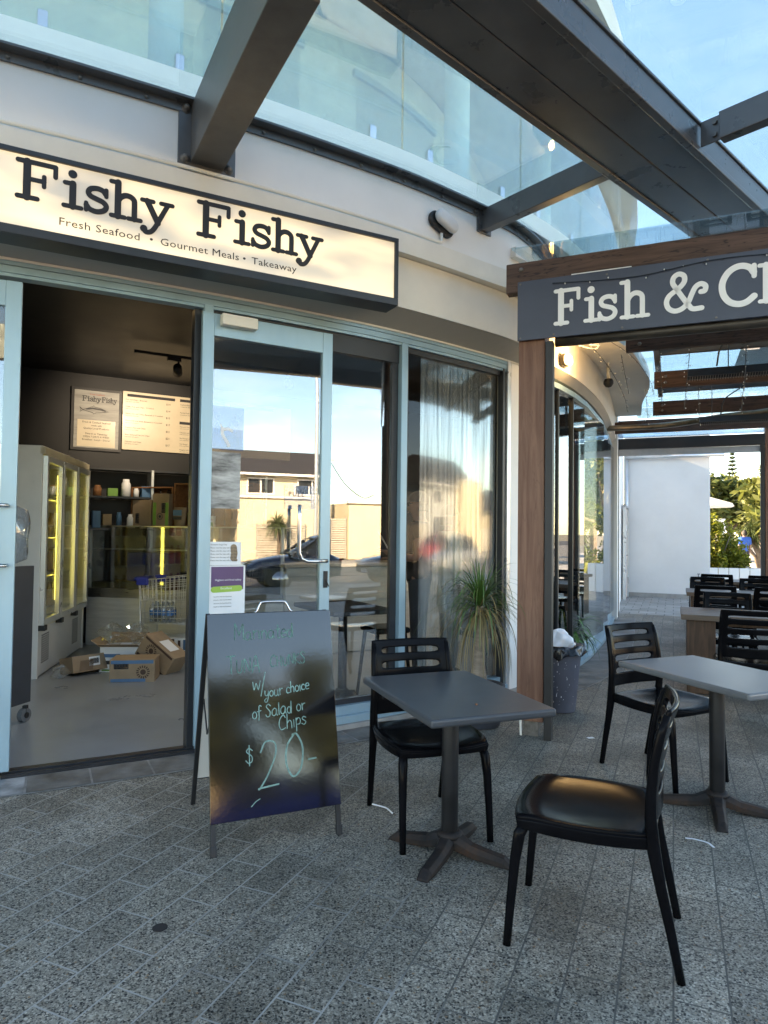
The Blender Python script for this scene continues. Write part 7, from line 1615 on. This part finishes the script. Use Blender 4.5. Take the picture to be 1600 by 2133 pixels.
house(46, 56, 24.5, 33, 3.4, 5.4, 'distant cream house with hipped roof at the end of the street', M['house_cream'], None, ((48, 50, 1, 2.2, 0), (52, 54, 1, 2.2, 0)), True)
house(-10.5, -1.5, 26.5, 34, 3.3, 5.2, 'cream bungalow behind the street trees opposite the shop', M['house_cream'], None, ((-8.5, -6.5, 1, 2.2, 0), (-4.5, -3, 1, 2.2, 0)), True)
def slat_fence(t0, t1, n, h, label):
    f = empty('slat_fence', rp((t0 + t1) / 2, n, 0), label=label, cat='fence'); m = MB(); z = .12
    while z < h: m.bar(rp(t0, n, z), rp(t1, n, z), .025, .085); z += .115
    m.build('slats', M['slat'], f); k = max(2, int((t1 - t0) / 1.4) + 1)
    for i in range(k): t = t0 + (t1 - t0) * i / (k - 1); MB().bar(rp(t, n + .06, 0), rp(t, n + .06, h + .05), .09, .09).build('post', M['kerb'], f)
slat_fence(13.2, 15.5, 23.5, 2.15, 'bleached timber slat gate between the two cream buildings'); slat_fence(7.3, 9.6, 22.95, 1.75, 'low timber slat fence in front of the gabled cream house'); slat_fence(23.7, 28.0, 23.6, 1.9, 'timber slat fence in front of the grey hipped house'); slat_fence(39.7, 46, 23.6, 1.8, 'timber slat fence between the two far houses')
lp = empty('street_lamp', rp(9.15, 19.4, 0), label='tall white street lamp with a curved arm across the road', cat='street lamp')
_q = lambda t, z: rp(9.15 + t, 19.4, z)
MB().tube(cr2([_q(0, 0), _q(0, 3), _q(0, 6), _q(0, 7.4), _q(-.08, 8.2), _q(-.38, 8.9), _q(-.95, 9.25)], 6), [.10 - .055 * i / 36 for i in range(37)], 10).build('pole', M['alu_trim'], lp, smooth=True); MB().bar(_q(-.9, 9.25), _q(-1.5, 9.38), .20, .10).build('lamp_head', M['kerb'], lp, bevel=.03)
up = empty('utility_pole', rp(14.2, 22.9, 0), label='short timber utility pole with wires by the slatted gate', cat='utility pole')
MB().tube([rp(14.2, 22.9, 0), rp(14.2, 22.9, 5.4)], [.13, .10], 10).build('pole', M['slat'], up, smooth=True); MB().bar(rp(13.9, 22.9, 5.1), rp(14.5, 22.9, 5.1), .08, .08).build('crossarm', M['slat'], up)
MB().tube(cr2([rp(14.3, 22.9, 5.0), rp(15.2, 23.0, 3.9), rp(16.3, 23.2, 3.25), rp(17.0, 23.3, 3.4)], 8), .022, 5).build('wire', M['wire'], up)
tree(*rp(2.6, 22.2).xy, 7.2, 2.3, 'leafy street tree opposite the chalkboard, mirrored in its gloss', 71, M['tree_leaf'], 3600, .20, group='street trees across the road', z0=0); tree(*rp(-1.6, 23.4).xy, 8.4, 2.6, 'tallest leafy street tree across the road from the shop', 72, M['tree_leaf'], 3800, .22, group='street trees across the road', z0=0); tree(*rp(-7.5, 22.0).xy, 7.0, 2.4, 'leafy street tree left of the tallest one across the road', 73, M['tree_leaf'], 3400, .22, group='street trees across the road', z0=0)
pandanus(*rp(8.2, 22.4).xy, 2.6, 'spiky palm like plant in front of the cream house fence', 74, .5, 3, 0)
# cars
def car(t, n, rz, paint, label, z=-.13):
    c = empty('parked_car', rp(t, n, z), RD + rz, label=label, cat='car', group='cars parked along the street')
    W = .88; st = [(-2.15, .42, .55, .72), (-2.10, .34, .82, .80), (-1.7, .28, .98, .86), (-1.0, .24, .98, .885), (.0, .24, .96, .89), (.75, .24, .94, .885), (1.35, .26, .88, .87), (1.85, .30, .78, .82), (2.12, .36, .66, .70), (2.17, .42, .56, .60)]
    rows = []
    for x, z0, z1, w in st: rows.append([(x, -w * .93, z0), (x, -w, (z0 + z1) * .5), (x, -w * .97, z1 - .06), (x, -w * .86, z1), (x, 0, z1 + .025), (x, w * .86, z1), (x, w * .97, z1 - .06), (x, w, (z0 + z1) * .5), (x, w * .93, z0)])
    m = MB(); m.grid(rows); k = 9; m.add(rows[0], [tuple(range(9))]); m.add(rows[-1], [tuple(range(8, -1, -1))]); m.build('body', paint, c, smooth=True, local=True)
    cs = [(-1.75, .97, .70, 1.00), (-1.20, 1.36, .60, .98), (-.5, 1.45, .58, .97), (.15, 1.42, .60, .96), (.95, .95, .70, .93)]
    rows = [[(x, -.80, zb - .03), (x, -w - .02, (z1 + zb) / 2), (x, -w * .92, z1 - .02), (x, 0, z1 + .03), (x, w * .92, z1 - .02), (x, w + .02, (z1 + zb) / 2), (x, .80, zb - .03)] for x, z1, w, zb in cs]
    MB().grid(rows).build('cabin_glass', M['car_glass'], c, smooth=True, local=True)
    rf = [[(x, y, z1 + .012 + .03 * (1 - (y / .6) ** 2)) for y in (-.56, -.3, 0, .3, .56)] for x, z1 in ((-1.22, 1.36), (-.5, 1.45), (.15, 1.42), (.32, 1.33))]; MB().grid(rf).build('roof', paint, c, smooth=True, local=True, solid=.02)
    for s in (-1, 1):
        for p_ in ([(-1.75, s * .74, .97), (-1.22, s * .60, 1.36)], [(-.45, s * .80, .95), (-.42, s * .58, 1.45)], [(.32, s * .57, 1.33), (.98, s * .72, .94)]): MB().tube(p_, .03, 6).build('pillar', paint, c, smooth=True, local=True)
        for x in (-1.35, 1.32):
            w_ = MB().tube([(x, s * (W - .21), .31), (x, s * (W - .0), .31)], .315, 24).build('wheel', M['black'], c, local=True, bevel=.02); MB().lathe([(.001, .0), (.20, -.01), (.215, .01)], (x, s * (W + .004), .31), 18, M=Matrix.Rotation(-s * pi / 2, 3, 'X')).build('rim', M['chrome'], w_, local=True, smooth=True)
        MB().box((2.06, s * .60, .66), (.14, .28, .12)).build('headlight', M['clear_plastic'], c, local=True, bevel=.04); MB().box((-2.10, s * .66, .74), (.08, .24, .14)).build('tail_light', pmat('red lens', (.35, .01, .01), .2), c, local=True, bevel=.03)
        MB().box((.62, s * .97, .98), (.10, .16, .11)).build('mirror', paint, c, local=True, bevel=.03)
    MB().box((2.16, 0, .42), (.02, .40, .10)).build('number_plate', M['paper'], c, local=True)
M['car_glass'] = pmat('dark car glass', (.012, .016, .02), .06, var=.1, rvar=.02)
def paint(n, c): return pmat('car paint ' + n, c, .22, var=.03, coat=.8, metal=.3, rvar=.03)
car(6.6, 9.55, pi, paint('charcoal', (.035, .042, .055)), 'charcoal car parked at the kerb, mirrored in the sliding door')
car(12.0, 9.6, pi, paint('black', (.012, .012, .014)), 'black car parked right behind the charcoal one'); car(18.6, 9.6, pi, paint('silver', (.40, .41, .42)), 'silver car parked farther along the near kerb')
car(1.0, 9.6, pi, paint('royal blue', (.010, .045, .36)), 'royal blue car parked at the near kerb, opposite the chalkboard'); car(3.4, 17.8, 0, paint('sky blue', (.03, .16, .42)), 'light blue car parked on the far side of the road'); car(24.5, 17.8, 0, paint('red', (.32, .015, .015)), 'dark red car on the far side near the grey house'); car(31.0, 9.6, pi, paint('white', (.62, .62, .60)), 'white car parked at the far end of the near kerb')
